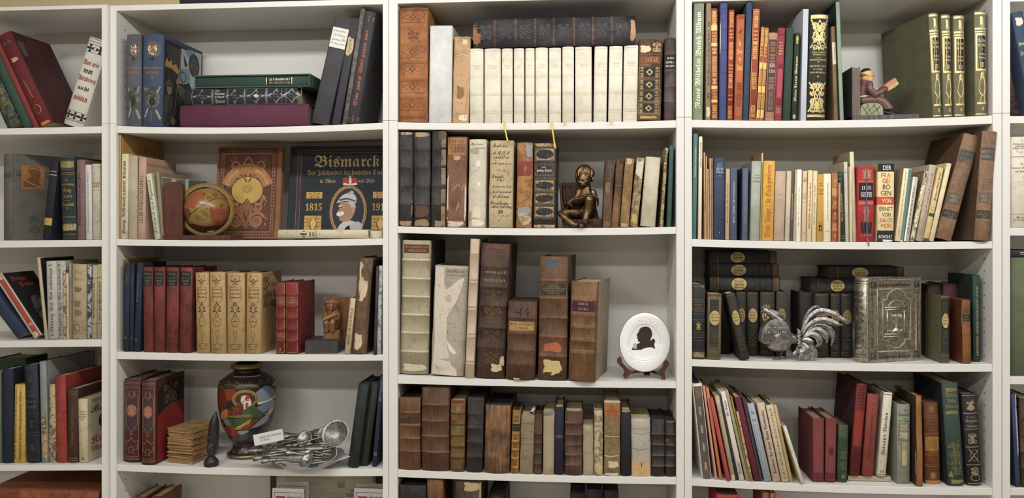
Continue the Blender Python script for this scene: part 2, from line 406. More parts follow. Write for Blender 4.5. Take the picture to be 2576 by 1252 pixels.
def deco(root, items, smap, w, h, lift=0.0):
    acc = {}; up = 0
    for k, it in enumerate(items):
        kind, spec = it[0], (it[3] if it[0] == 't' else it[1])
        nm, off = LAYER.get(kind, ('ornament', 0)); up += .000028; off = .0003 + lift + up
        if kind == 'r' and (it[5] - it[4]) * h < .006: nm = 'ornament'
        if nm == 'label' and it[3] - it[2] >= .97 and it[5] - it[4] > .96: nm = 'board_facing'
        key = (nm, spec, k if nm in ('label', 'worn_patch') else 0); mb = acc.setdefault(key, MB())
        def put(vs, fs, metric=True):
            if metric: vs = [(x / w, y / h) for x, y in vs]
            mb.add([smap(u, v, off) for u, v in vs], fs)
        if kind == 't':
            _, txt, st, _, u0, u1, v0, v1 = it[:8]; rot = it[8] if len(it) > 8 else 0
            V, Fc = layout(txt, st)
            if not V: continue
            xm = max(p[0] for p in V) or 1; ya = min(p[1] for p in V); yb = max(p[1] for p in V)
            q = []
            for x, y in V:
                a = x / xm; c = (y - ya) / (yb - ya)
                q.append((u0 + (u1 - u0) * a, v0 + (v1 - v0) * c) if rot == 0 else (u1 - (u1 - u0) * c, v0 + (v1 - v0) * a) if rot == 1 else (u0 + (u1 - u0) * c, v1 - (v1 - v0) * a))
            st_ = [[(q[i][0] * w, q[i][1] * h) for i in (f[0], f[j], f[j + 1])] for f in Fc for j in range(1, len(f) - 1)]; vs = []
            while st_:              # cut long strokes so that they bend with a rounded spine
                a3 = st_.pop(); du = [abs(a3[i][0] - a3[(i + 1) % 3][0]) for i in range(3)]; i = du.index(max(du))
                if du[i] > max(.0035, w * .14):
                    p, r_, o_ = a3[i], a3[(i + 1) % 3], a3[(i + 2) % 3]; mm = ((p[0] + r_[0]) / 2, (p[1] + r_[1]) / 2); st_ += [[p, mm, o_], [mm, r_, o_]]
                else: vs += a3
            put(vs, [(i, i + 1, i + 2) for i in range(0, len(vs), 3)])
        elif kind == 'r': put(*grid(it[2], it[3], it[4], it[5]), False)
        elif kind == 'l':
            v, th = it[2], it[3]; u0, u1 = (it[4], it[5]) if len(it) > 4 else (.02, .98)
            put(*grid(u0, u1, v - th / h / 2, v + th / h / 2), False)
        elif kind == 'f':
            _, _, u0, u1, v0, v1, th = it; a, c = th / w, th / h
            put(*grid(u0, u1, v0, v0 + c), False); put(*grid(u0, u1, v1 - c, v1), False)
            put(*grid(u0, u0 + a, v0, v1, 1), False); put(*grid(u1 - a, u1, v0, v1, 1), False)
        elif kind in 'odj':
            _, _, u0, u1, v0, v1 = it[:6]; cx, cy, rx, ry = (u0 + u1) / 2, (v0 + v1) / 2, (u1 - u0) / 2, (v1 - v0) / 2
            if kind == 'd': poly = [(cx - rx, cy), (cx, cy - ry), (cx + rx, cy), (cx, cy + ry)]
            elif kind == 'o': poly = [(cx + rx * cos(a), cy + ry * sin(a)) for a in [i * pi / 12 for i in range(24)]]
            else:
                rn = random.Random(it[6] if len(it) > 6 else k); poly = []; ph = rn.uniform(0, 6)
                for i in range(40):
                    a = i * 2 * pi / 40; s = min(1.25, 1 / max(abs(cos(a)), abs(sin(a))) ** .8) * (.86 + .08 * sin(3 * a + ph) + .05 * sin(5 * a + 2 * ph) + rn.uniform(-.05, .02))
                    poly.append((min(u1, max(u0, cx + rx * s * cos(a))), min(v1, max(v0, cy + ry * s * sin(a)))))
            put(*fill(poly, rings=4), False)
        elif kind == 'O':
            _, _, u0, u1, v0, v1, th = it; cx, cy, rx, ry = (u0 + u1) / 2 * w, (v0 + v1) / 2 * h, (u1 - u0) / 2 * w, (v1 - v0) / 2 * h
            put(*ribbon([(cx + rx * cos(i * pi / 18), cy + ry * sin(i * pi / 18)) for i in range(37)], th))
        elif kind == 's':
            _, _, u0, u1, v0, v1, seed = it[:7]; dens = it[7] if len(it) > 7 else 1
            for vs, fs in scrolls((u1 - u0) * w, (v1 - v0) * h, seed, dens): put([(x + u0 * w, y + v0 * h) for x, y in vs], fs)
        elif kind == 'p': 
            pp = [(u * w, v * h) for u, v in it[2]]; qq = []
            for a_, e_ in zip(pp, pp[1:]):
                n_ = max(1, int(abs(e_[0] - a_[0]) / max(.004, w * .15))); qq += [(a_[0] + (e_[0] - a_[0]) * i / n_, a_[1] + (e_[1] - a_[1]) * i / n_) for i in range(n_)]
            put(*ribbon(qq + [pp[-1]], it[3]))
        elif kind == 'Q':           # filled outline cut fine enough to hug a round body
            from mathutils.geometry import tessellate_polygon
            tr = tessellate_polygon([[Vector((u * w, v * h, 0)) for u, v in it[2]]]); st = [[(it[2][i][0] * w, it[2][i][1] * h) for i in t3] for t3 in tr]
            while st:
                a3 = st.pop(); ls = [hypot(a3[i][0] - a3[(i + 1) % 3][0], a3[i][1] - a3[(i + 1) % 3][1]) for i in range(3)]; i = ls.index(max(ls))
                if ls[i] > .005:
                    p, r_, o_ = a3[i], a3[(i + 1) % 3], a3[(i + 2) % 3]; mm = ((p[0] + r_[0]) / 2, (p[1] + r_[1]) / 2); st += [[p, mm, o_], [mm, r_, o_]]
                else: put(a3, [(0, 1, 2)])
        elif kind in 'qS':
            if kind == 'S': it = (kind, spec, smooth_path(it[2] + [it[2][0]], 4)[:-1])
            from mathutils.geometry import tessellate_polygon
            tr = tessellate_polygon([[Vector((u * w, v * h, 0)) for u, v in it[2]]])
            put(it[2], [tuple(t) for t in tr], False)
    for (nm, spec, _), mb in acc.items():
        if mb.f: mb.build(nm, M(spec), root)

# ------------------------------------------------------------------ one book
def bulge(u, b): return b * (1 - (2 * u - 1) ** 2)
NB = [0]
def make_book(root, w, h, d, spec, dec=(), right=(), left=(), pg='c9b68e', b=None, bands=(), bm=None, old=False, nopage=False):
    NB[0] += 1; rn = random.Random(NB[0] * 7 + 3)
    t = min(.0028, w * .22); nA = 10 if w > .012 else 4
    if b is None: b = min(.16 * w, .007) if w > .012 else .0012
    out = [(0, d), (0, .010), (.0009 if not old else 0, .0065), (0, .0035)] + [(w * i / nA, -bulge(i / nA, b)) for i in range(nA + 1)] + [(w, .0035), (w - (.0009 if not old else 0), .0065), (w, .010), (w, d)]
    inn = [(min(max(x, t), w - t), max(y + t, y)) for x, y in out]; inn[0] = (t, d); inn[-1] = (w - t, d)
    n = len(out); m = MB(); e = .0016
    bw = min(.0042, h * .02); lv = [(0, .55, 0), (.0012, 0, 0)]
    for q in sorted(bands):
        z = q * h; lv += [(z - bw, 0, 0), (z - bw * .6, 0, e), (z + bw * .6, 0, e), (z + bw, 0, 0)]
    if old and not bands: lv += [(h * k / 7, 0, 0) for k in range(1, 7)]
    lv += [(h - .0012, 0, 0), (h, .55, 0)]; lv.sort(key=lambda q: q[0])
    vs = []
    for z, s, ex in lv:
        wx = rn.uniform(-.0007, .0007) if old else 0; wy = rn.uniform(-.0006, .0006) if old else 0
        dz = 0
        for k, ((x, y), (ix, iy)) in enumerate(zip(out, inn)):
            px, py = x + (ix - x) * s, y + (iy - y) * s
            if 3 <= k < n - 3: py -= ex * (1 if 0 < k - 4 < nA else .5); px += wx; py += wy
            if old and z > h - .003: dz = rn.uniform(-.0012, .0006)
            vs.append((px, py, z + dz))
    L = len(lv)
    for k in range(L - 1):
        isb = lv[k][2] > 0 and lv[k + 1][2] > 0
        m.add([], []) ; o = 0
        for i in range(n - 1):
            m.f.append([k * n + i, k * n + i + 1, (k + 1) * n + i + 1, (k + 1) * n + i]); m.mi.append(1 if isb and bm and 3 <= i < n - 4 else 0); m.sm.append(3 < i < n - 5)
    m.v = [tuple(p) for p in vs]
    o = len(m.v)
    for z in (0, .008, h - .008, h): m.v += [(x, y, z) for x, y in inn]
    for i in range(n - 1):
        m.f += [[o + i, o + i + 1, i + 1, i], [o + n + i, o + n + i + 1, o + i + 1, o + i],
                [(L - 1) * n + i, (L - 1) * n + i + 1, o + 3 * n + i + 1, o + 3 * n + i], [o + 3 * n + i, o + 3 * n + i + 1, o + 2 * n + i + 1, o + 2 * n + i]]
        m.mi += [0] * 4; m.sm += [False] * 4
    for i, j in ((0, 0), (n - 1, n - 1)):          # fore edges of the two boards
        m.f.append([i, (L - 1) * n + i, o + 3 * n + j, o + j]); m.mi.append(0); m.sm.append(False)
    m.build('cover', [M(spec), M(bm or spec)], root)
    if not nopage:
        pb = MB(); g = .0032 if h > .1 else .0015
        front = [(max(t, min(w - t, w * i / nA)), -bulge(i / nA, b) + t * .9) for i in range(nA + 1)]
        ring = front + [(w - t, d - .004), (w / 2, d - .008), (t, d - .004)]
        k = len(ring); pb.add([(x, y, g) for x, y in ring] + [(x, y, h - g) for x, y in ring],
                              [tuple(range(k - 1, -1, -1)), tuple(range(k, 2 * k))] + [(i, (i + 1) % k, k + (i + 1) % k, k + i) for i in range(k)])
        pb.build('page_block', M('pg:' + pg), root)
    if dec: deco(root, dec, lambda u, v, off: (u * w, -bulge(u, b) - off, v * h), w, h)
    if right: deco(root, right, lambda u, v, off: (w + off, u * d, v * h), d, h)
    if left: deco(root, left, lambda u, v, off: (-off, (1 - u) * d, v * h), d, h)
CUR = ['B', 1, None]
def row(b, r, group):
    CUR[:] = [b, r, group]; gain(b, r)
def book(label, spec, bl, br, yt, tl=None, dec=(), Y=.012, d=None, yaw=0, zb=None, cat='book', name='book', tilt=0, **k):
    b, r, grp = CUR; x0, x1 = X(bl, Y), X(br, Y); xt = X(tl if tl is not None else bl, Y)
    fz = SZ[b, r]; zs = max(fz(x0), fz(x1)) + .0003 if zb is None else zb
    ztop = P(tl if tl is not None else bl, yt, Y).z
    a = 0; z0 = zs
    for _ in range(8):
        z0 = zs + (max(0, (x1 - x0) * math.tan(a)) if a > 0 else 0); a = atan2(xt - x0, ztop - z0)
    if not yaw and X0R[b][0] is not None: x0 = max(x0, X0R[b][0] + .0012)
    if not yaw and a <= 0 and X0R[b][1] is not None and x1 > X0R[b][1] - .001 and Y > -.001: x1 = X0R[b][1] - .001
    w = (x1 - x0) * (cos(a) if abs(a) > .3 else 1 / cos(a)) / cos(yaw) * .985; h = hypot(xt - x0, ztop - z0)
    if d is None: d = min(.72 * h, BACK - .012 - Y)
    d = min(d, BACK - .004 - Y) if not yaw else d
    t = thing(name, label, cat, (x0, Y, z0), (tilt, a, yaw), grp)
    make_book(t, w, h, d, spec, dec, **k)
    return t
def lying(label, spec, xl, xr, yt, yb, Y, d, dec=(), zb=None, yaw=0, cat='book', name='book', **k):
    b, r, grp = CUR; x0, x1 = X(xl, Y), X(xr, Y); fz = SZ[b, r]
    z0 = max(fz(x0), fz(x1)) + .0003 if zb is None else zb
    w = P(xl, yt, Y).z - P(xl, yb, Y).z; h = (x1 - x0) / cos(yaw)
    t = thing(name, label, cat, (x0, Y, z0 + w), (0, pi / 2, yaw), grp)
    make_book(t, w, h, d, spec, dec, **k)
    return z0 + w + .0004
# ================================================================== books
GD = 'g:d2ac55'; BK = 'p:26221f'; RD = 'p:a8452f'; IV = 'p:efe6d0'
def vt(txt, st, c, v0, v1, u0=.22, u1=.78): return ('t', txt, st, c, u0, u1, v0, v1, 1)
def ht(txt, st, c, v0, v1, u0=.12, u1=.88): return ('t', txt, st, c, u0, u1, v0, v1)
def lines(c, th, *vs): return [('l', c, v, th) for v in vs]
def panels(c, vs, th=.0006, u0=.1, u1=.9):
    """frames between successive heights"""
    return [('f', c, u0, u1, a + .012, b - .012, th) for a, b in zip(vs, vs[1:])]
def iron(c, u, v, s, w, h):
    """a cross with flaring arms, centred on u, v"""
    out = []
    for k in range(4):
        a = k * pi / 2; q = [(-.12, .1), (-.42, 1), (.42, 1), (.12, .1)]
        out.append(('q', c, [(u + (x * cos(a) - y * sin(a)) * s / w, v + (x * sin(a) + y * cos(a)) * s / h) for x, y in q]))
    return out + [('d', c, u - .2 * s / w, u + .2 * s / w, v - .2 * s / h, v + .2 * s / h)]

# ---- left bookcase, top shelf
row('L', 1, 'leaning books on the top shelf of the war history bookcase')
book('dark green book with mottled gilt panels leaning behind the plain green book', 'm:59653f:1d2c2e', 20, 60, 90, -87, [('r', 'c:24383a', 0, 1, .42, .5), ('s', 'g:8f7d3c', .1, .9, .52, .75, 3), ('s', 'g:8f7d3c', .1, .9, .2, .4, 4)], d=.17)
book('plain dark green book leaning between mottled green and red volumes', 'c:2b5a45', 61, 85.5, 90, -46, d=.17)
book('thin red spine leaning beside the plain green book', 'c:8d3a35', 86, 100, 92, -21, d=.17)
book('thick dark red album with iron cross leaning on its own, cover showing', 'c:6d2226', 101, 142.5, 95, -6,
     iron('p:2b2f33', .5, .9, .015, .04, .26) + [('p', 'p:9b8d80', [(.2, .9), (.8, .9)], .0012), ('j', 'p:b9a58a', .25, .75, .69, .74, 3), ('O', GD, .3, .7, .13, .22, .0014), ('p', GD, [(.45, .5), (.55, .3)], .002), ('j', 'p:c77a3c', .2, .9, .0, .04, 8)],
     right=[('r', 'l:5a2a2e:452226', 0, 1, 0, 1), ('j', 'p:5b5360', .03, .2, .72, .92, 2)], d=.176, Y=.02)  # darker right facing: shade on the cover put into its colour
book('white book lettered Was wir vom Weltkrieg nicht wissen leaning on the post', 'p:e9e4d8', 160, 214, 91, 226.7,
     lines(BK, .0012, .985, .955, .955, .06) + lines(BK, .001, .925, .835, .165, .075) + iron('p:23283a', .24, .88, .010, .05, .24) + iron(BK, .76, .88, .010, .05, .24) + iron(BK, .16, .12, .009, .05, .24) + iron(BK, .5, .12, .009, .05, .24) + iron(BK, .84, .12, .009, .05, .24) +
     [('O', 'p:7a7a80', .42, .58, .86, .9, .0008), ht('Was wir', 'f', RD, .69, .75, .08, .9), ht('vom', 'f', BK, .6, .65, .25, .72), ht('Weltkrieg', 'f', RD, .50, .57, .05, .95), ht('nicht', 'f', BK, .40, .46, .2, .8), ht('wissen', 'f', RD, .29, .36, .15, .85)],
     right=[('l', BK, .03, .0012)], Y=.07, d=.16)
# ---- left bookcase, second shelf
row('L', 2, 'books on the second shelf of the war history bookcase')
t = book('large grey picture album with bronze portrait plaque on its cover', 'c:6d685f', 10, 46, 388, 10, yaw=-R(31), d=.215, Y=.075, dec=[('l', BK, v, .0012) for v in (.77, .75, .73)],
     right=[('f', 'p:7d786d', .07, .97, .03, .96, .0012), ('r', 'c:a4713f', .12, .42, .60, .87), ('l', BK, .80, .0016, .06, .12), ('l', BK, .775, .0016, .06, .12), ('l', BK, .75, .0016, .06, .12), ('l', BK, .80, .0016, .43, .6), ('l', BK, .775, .0016, .43, .63), ('l', BK, .75, .0016, .43, .78),
            ('q', 'c:7c5029', [(.14, .62), (.15, .68), (.2, .72), (.25, .735), (.24, .76), (.21, .79), (.2, .83), (.24, .86), (.31, .86), (.35, .84), (.36, .81), (.385, .78), (.36, .77), (.37, .735), (.345, .70), (.36, .66), (.40, .62)]),
            ('p', 'c:b98a55', [(.17, .70), (.25, .66), (.38, .62)], .003), ('p', 'c:b98a55', [(.22, .83), (.28, .845), (.33, .82)], .003),
            ht('General', 'b', 'c:8d7450', .45, .5, .12, .52), ht('Gustav', 'b', 'c:8d7450', .36, .42, .32, .62), ht('und', 'b', 'c:8d7450', .29, .33, .45, .6), ht('Zeit', 'b', 'c:8d7450', .16, .21, .33, .5), ('s', 'c:53605a', .08, .9, .05, .32, 5, .6)])
book('thin navy book with yellow bird label leaning before the grey album', 'c:1f2635', 107, 128, 403, 127, [('l', 'p:c9c4b8', .865, .0012, .1, .9), ('l', 'p:c9c4b8', .82, .002, .1, .95), ('r', 'p:c8a24a', .05, .95, .185, .275), ('q', BK, [(.15, .26), (.4, .25), (.55, .265), (.7, .25), (.6, .23), (.85, .2), (.6, .205), (.3, .195), (.4, .22)])], d=.15, Y=.01)
book('dark green and gold volume on the war of 1870 with ornamental bands', 'c:3a4a43', 158.6, 194.6, 394, 151,
     [('r', 'c:26383c', .04, .96, .28, .78), ('r', 'm:9a8a55:5c5233', .02, .98, .86, .94), ('r', 'm:b3a06b:5c5233', .02, .98, .11, .19), ('s', GD, .05, .95, .86, .94, 2), ('s', 'g:d9c27c', .05, .95, .11, .19, 6)] + lines('c:1c2a2c', .003, .97, .82, .25, .09, .04) + lines(GD, .0007, .80, .78, .275, .26, .06) +
     [ht('Der', 'f', GD, .70, .73, .4, .6), ht('deutsch-franz.', 'f', GD, .64, .68, .08, .95), ht('Krieg', 'f', GD, .56, .62, .22, .78), ht('1870-1871', 'b', GD, .50, .53, .2, .82), ('l', GD, .47, .0008, .3, .7), ht('Generalstabe', 'f', GD, .40, .445, .12, .92), ht('IV', 'b', GD, .36, .39, .42, .58)], d=.16)
book('mauve book with dark vertical lettering beside the green and gold volume', 'c:8b6a68', 195, 215.7, 401.5, 193.5, [vt('Polnisch in Feld und Heimat von J. Zeiner', 'f', 'p:3a2c2f', .17, .84, .2, .6)], d=.14)
book('white booklet with faint grey spine print beside the mauve book', 'p:d9d7d4', 216.5, 232.6, 414, 214.5, [vt('Die Kommandeure des deutschen Heeres', 'b', 'p:8d8a86', .08, .9, .3, .6)], d=.13)
book('cream book with red label reading 1813 against the post', 'v:cfc7ae', 233.5, 254.5, 412, 232, [('r', 'v:c2b79b', .05, .95, .71, .77), ht('Preussens', 'b', RD, .735, .755, .1, .95), ht('1813', 'b', RD, .685, .725, .15, .85)] + lines('p:8c7f68', .0006, .96, .81, .65, .03), d=.14)
# ---- left bookcase, third shelf
row('L', 3, 'books on the third shelf of the war history bookcase')
book('blue book fallen over below the red striped white book', 'c:27406f', 46, 84, 708, -64, d=.15)
book('white book with wide red stripe and black picture cover, tilted far over', 'p:d3cfc6', 88, 113, 697, -14, [('r', 'c:b04a35', .34, .92, 0, 1), ('j', 'p:d9b98a', .3, .8, .0, .09, 4), ('j', 'p:d08a4a', .4, .9, .17, .22, 5), ('j', 'p:c9b48f', .4, .9, .9, 1., 6)],
     right=[('r', 'c:1e1b1a', .02, .99, .01, .99), ht('Kreuzer', 'f', RD, .84, .93, .15, .6), ht('Fahrt', 'f', RD, .75, .83, .3, .75), ('j', 'm:6f675c:2a2724', .25, .9, .2, .62, 9)], d=.14)
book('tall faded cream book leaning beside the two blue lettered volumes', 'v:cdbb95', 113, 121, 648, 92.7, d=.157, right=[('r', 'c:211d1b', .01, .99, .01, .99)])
book('grey dust jacket lettered Auf See unbesiegt 1 in blue', 'v:c3bfb4', 121.5, 147.5, 656, 116.5, [vt('v.Mantey, Auf See unbesiegt 1', 'f', 'p:46587f', .04, .96, .3, .72)], d=.16)
book('grey dust jacket lettered Auf See unbesiegt 2 in blue', 'v:c3bfb4', 148, 170, 656, 143.5, [vt('v.Mantey, Auf See unbesiegt 2', 'f', 'p:46587f', .04, .96, .12, .55)], d=.16, Y=.016)
book('ragged thin tan booklet before the second blue lettered volume', 'm:cdbd9a:6d5637', 158.8, 165.6, 679, 158.5, d=.12, Y=.006)
book('thin cream booklet with small black capitals on its spine', 'p:d9c9a5', 166.8, 172.8, 687.6, 165.5, [vt('SKIZZEN U. REISESPORT-ABC', 's', BK, .18, .84, .25, .75)], d=.12, Y=.006)
book('slim grey green book with pale print beside the thick tan volume', 'c:9c988a', 173.6, 180.6, 663, 173, [vt('Flotte vor dem Kriege', 's', 'p:6f6a5d', .3, .8)], d=.14)
book('thick tan volume with faint brown figures and square seal', 'v:b9a680', 181.5, 218.5, 664, 182, [ht('Kriegs', 'f', 'p:b78d5c', .86, .92, .2, .8), ht('Marine', 'f', 'p:b78d5c', .78, .84, .15, .85), ('j', 'c:8c7a58', .2, .75, .62, .7, 1), ('j', 'c:8c7a58', .2, .7, .42, .52, 2), ('j', 'c:8c7a58', .2, .75, .3, .4, 3), ('f', 'p:6d5f47', .12, .82, .07, .23, .0007), ('O', 'p:4d4432', .25, .65, .1, .2, .0015)], d=.165)
book('narrow spine with blue white sea picture beside the thick tan volume', 'm:c9d0d4:3b4a60', 219.5, 230, 666, 220.5, d=.14)
book('cream volume with ruled spine title standing before the last one', 'v:c0b28c', 231, 243.6, 666.5, 233, [vt('Köhlers Flottenkalender für 1939', 'f', BK, .27, .76, .25, .65)] + lines(BK, .0012, .82, .2), d=.13)
book('cream volume with ruled spine title touching the bookcase post', 'v:c0b28c', 244.4, 255.6, 664, 245.5, [vt('Köhlers Flottenkalender für 1934', 'f', BK, .24, .76, .45, .85)] + lines(BK, .0012, .82, .2), d=.13)
# ---- left bookcase, fourth shelf
row('L', 4, 'books on the fourth shelf of the war history bookcase')
book('grey green book half cut off beside the navy book', 'c:6f7d62', -22, 5.5, 935, -24, d=.072)
book('dark green tall book standing far back above the row', 'c:2b4a2a', -6, 66, 899, -6, Y=.09, d=.1)
book('navy cloth book without lettering beside the yellow booklets', 'c:1f2a4d', 6.5, 34.5, 926, 6.3, d=.072)
book('yellow booklet with close dark print standing beside the navy cloth book', 'v:d6b251', 35.4, 47.5, 966.5, 38, [vt('1870/71 Kriegsbriefe und Weltgeschehen', 'f', 'p:5c4a2a', .05, .95, .15, .6)], d=.14)
book('yellow booklet with sparse dark print and white slip beside it', 'v:d8b24c', 48, 64, 966, 49, [vt('Tagebuch zum Weltgeschehen 1914', 'f', 'p:5c4a2a', .05, .9, .1, .5)], d=.14)
book('navy leather volume with gilt rules and small flowers', 'l:2b3a5c:1c2233', 69, 103, 916, 61, [ht('LETTOW', 'b', 'g:8a7d58', .67, .69, .15, .85), ht('Der', 'b', 'g:8a7d58', .61, .64), ht('Kampf', 'b', 'g:8a7d58', .55, .59), ('s', 'g:7a7258', .3, .7, .82, .88, 1), ('s', 'g:7a7258', .3, .7, .36, .44, 1), ('s', 'g:7a7258', .3, .7, .12, .2, 1)] + lines('g:8a7d58', .0008, .97, .95, .72, .5, .31, .28, .03), d=.17)
book('tall pale grey folder with handwritten white strip hanging from it', 'c:9aa3a0', 105, 122, 908.5, 99.6, [('j', 'm:bda67a:5f4f33', .05, .98, .0, .52, 5)], right=[], d=.235)
book('ragged tan booklet bundle squeezed beside the pale grey folder', 'm:c6b388:6b573a', 122.5, 142, 965, 124.5, d=.13, Y=.016)
book('worn red book with faded flower pattern on its spine', 'l:b5463a:93302a', 143, 170.5, 944, 138, [('O', 'p:8d6a6a', .3, .7, v, v + .05, .0012) for v in (.86, .68, .5, .32, .14)], d=.2)
book('brown album lettered Stammbuch with gilt rules', 'c:4d3026', 171, 198, 976, 170.8, [vt('Tiroler Stammbuch', 'f', 'g:9a7a52', .24, .76, .3, .72)] + lines('g:b08d52', .002, .955, .925, .06, .03), right=[('f', 'c:3a241c', .1, .9, .08, .92, .003)], d=.19)
book('cream book with black silhouette and red lettering on its cover', 'v:d6c7a2', 199.5, 223, 1002.5, 197,
     [ht('Kunst', 'b', BK, .79, .81, .25, .75), ht('Geschichten', 'b', BK, .75, .77), ht('aus alter', 'b', BK, .71, .73), ht('Zeit', 'b', BK, .67, .69, .3, .7), ht('SB', 'b', BK, .04, .08, .35, .65)],
     right=[ht('Leutnants', 'b', BK, .93, .96, .15, .8), ht('Bocc', 'i', BK, .75, .87, .1, .75), ('o', BK, .35, .8, .45, .72), ht('Kain', 'f', 'p:a8434a', .26, .39, .08, .8), ht('Memoiren', 'f', 'p:a8434a', .14, .22, .08, .9)], d=.15)
# ---- left bookcase, bottom
row('L', 5, 'books below the fourth shelf')
lying('tan leather folio lying flat on the lowest shelf, seen from above', 'l:a5613a:85492c', -30, 250, 1232, 1300, .02, .22, bands=[.3, .45, .6, .75, .9], zb=P(100, 1300, .02).z, pg='8a6a48', old=True)

# ---- globe bookcase, top shelf
row('B', 1, 'books on the top shelf of the globe bookcase')
for k, (a, e, t0, yt, g, lab) in enumerate(((320, 357, 319.7, 87, 'c:5a6173', 'faded grey blue volume one with coat of arms and soldier on its spine'), (357.6, 410, 361, 86, 'c:36517f', 'blue volume two with soldier and banner painted on its cover'))):
    book(lab, g, a, e, yt, t0, [('o', 'm:5d6b52:3c4a3c', .12, .9, .74, .92), ('o', 'm:d8d4d2:8f5a48', .28, .72, .77, .9), ('o', 'p:8d4636', .36, .62, .86, .91), ('p', 'p:2c3038', [(.4, .78), (.6, .86)], .002), ('p', 'p:2c3038', [(.6, .78), (.42, .87)], .002)] + iron('p:22262c', .5, .735, .006, .05, .26) +
         [ht('Unsere Bayern', 'f', 'c:a8743e', .615, .65, .04, .96), ht('im Felde', 'f', 'c:a8743e', .56, .605, .2, .8), ht(('I', 'II')[k], 'b', 'c:a8743e', .51, .54, .44, .56),
          ('j', 'm:6b7050:30362f', .1, .9, .18, .43, 3), ('o', 'm:59633f:2e352c', .32, .7, .36, .43), ('o', 'c:2a2c28', .36, .66, .22, .32), ('p', 'p:b3b4ae', [(.15, .1), (.32, .2)], .003), ('p', 'p:8f8d72', [(.7, .18), (.9, .08)], .006), ('p', 'p:55584c', [(.5, .18), (.5, .05)], .005), ('p', 'p:9a9a90', [(.12, .42), (.2, .38)], .003), ('p', 'p:9a9a90', [(.88, .43), (.75, .36)], .003)],
         d=.236, b=.005, right=[] if k == 0 else [
         ('r', 'c:22242b', .03, .98, .02, .95), ('j', 'm:4a4748:2b2a2e', .04, .55, .72, .94, 2), ('s', 'c:3d3a3c', .06, .4, .74, .93, 5), ('s', 'c:3f4634', .05, .4, .52, .68, 6), ('s', 'c:48523a', .3, .8, .12, .42, 7), ('S', 'c:b58a49', [(.04, .7), (.08, .76), (.12, .72), (.18, .75), (.22, .7), (.3, .73), (.36, .68), (.4, .66), (.36, .62), (.2, .66), (.05, .66)]),
         ('q', 'p:b6bcc0', [(.44, .93), (.97, .97), (.97, .60), (.90, .52), (.78, .47), (.70, .52), (.62, .60), (.40, .68), (.40, .72)]), ('S', 'c:6ca0b8', [(.40, .70), (.62, .72), (.66, .60), (.52, .54), (.36, .55)]), ('S', 'c:6ca0b8', [(.5, .93), (.62, .86), (.70, .84), (.78, .96)]), ('S', 'c:6ca0b8', [(.78, .62), (.95, .66), (.96, .56), (.86, .52)]),
         ('o', 'm:3c4a40:1e2226', .62, .92, .66, .93), ('o', 'm:55504a:2a2a2c', .68, .86, .7, .88), ('O', 'c:3f5a42', .38, .56, .56, .67, .004), ('q', 'p:2e3136', [(.48, .88), (.60, .76), (.52, .74)]),
         ('p', 'p:77766e', [(.43, .94), (.36, .6), (.24, .02)], .0035), ('p', 'c:5a604f', [(.4, .9), (.42, .6), (.5, .5)], .004), ('S', 'c:a77e60', [(.09, .45), (.19, .45), (.2, .41), (.17, .375), (.11, .375), (.09, .41)]), ('S', 'c:4f573c', [(.05, .45), (.07, .5), (.14, .535), (.21, .5), (.235, .45), (.15, .46)]), ('p', 'c:3a3a2c', [(.1, .42), (.13, .415)], .002), ('p', 'c:3a3a2c', [(.155, .415), (.185, .42)], .002), ('p', 'c:5a4030', [(.12, .392), (.16, .392)], .0022), ('p', 'm:6a6c4e:343a2c', [(.06, .33), (.2, .3), (.22, .16)], .004), ('p', 'c:2b2c22', [(.05, .22), (.22, .2)], .004), ('S', 'm:4c5238:23271f', [(.02, .36), (.2, .36), (.24, .2), (.2, .06), (.02, .04)]), ('o', 'c:9c6f55', .18, .3, .05, .13), ('o', 'c:9c6f55', .3, .38, .5, .57), ('S', 'm:6a6c4e:343a2c', [(.34, .52), (.6, .46), (.75, .42), (.5, .36), (.36, .42)])])
z = lying('purple cloth volume lying lowest of the three stacked books', 'c:5d2b40', 454, 777, 263, 317.5, .006, .215, b=.004, pg='7b6a55')
z2 = lying('black book with silver lozenge spine lying between green case and purple volume', 'c:2a2a30', 464.6, 748, 219.5, 262, .012, .19, zb=z, pg='cbb592', b=.006,
   dec=[q for v in (.16, .45, .64, .82, .955) for q in (('d', 'g:9b9ca3', .06, .94, v - .085, v + .085), ('d', 'c:26262b', .2, .8, v - .055, v + .055), ('p', 'g:9b9ca3', [(.03, v - .09), (.5, v), (.97, v + .09)], .0012) if 0 else ('f', 'g:9b9ca3', .03, .97, v - .088, v + .088, .0012))] + [('q', 'g:d0d0d4', [(.3, .66), (.5, .62), (.7, .66), (.55, .645), (.55, .67), (.45, .67), (.45, .645)]), ('r', 'c:26262b', .04, .96, .27, .375),
        ('t', 'Das', 'f', 'g:d0d0d4', .08, .24, .28, .32, 1), ('t', 'Ehrenbuch', 'f', 'g:d0d0d4', .27, .43, .28, .365, 1), ('t', 'der Deutsch.', 'f', 'g:d0d0d4', .46, .62, .28, .365, 1), ('t', 'Pioniere', 'f', 'g:d0d0d4', .66, .93, .28, .37, 1)] + [('r', 'g:9b9ca3', .04, .96, v, v + .004) for v in (.255, .262, .385, .392, .54, .552, .73, .74, .905)])
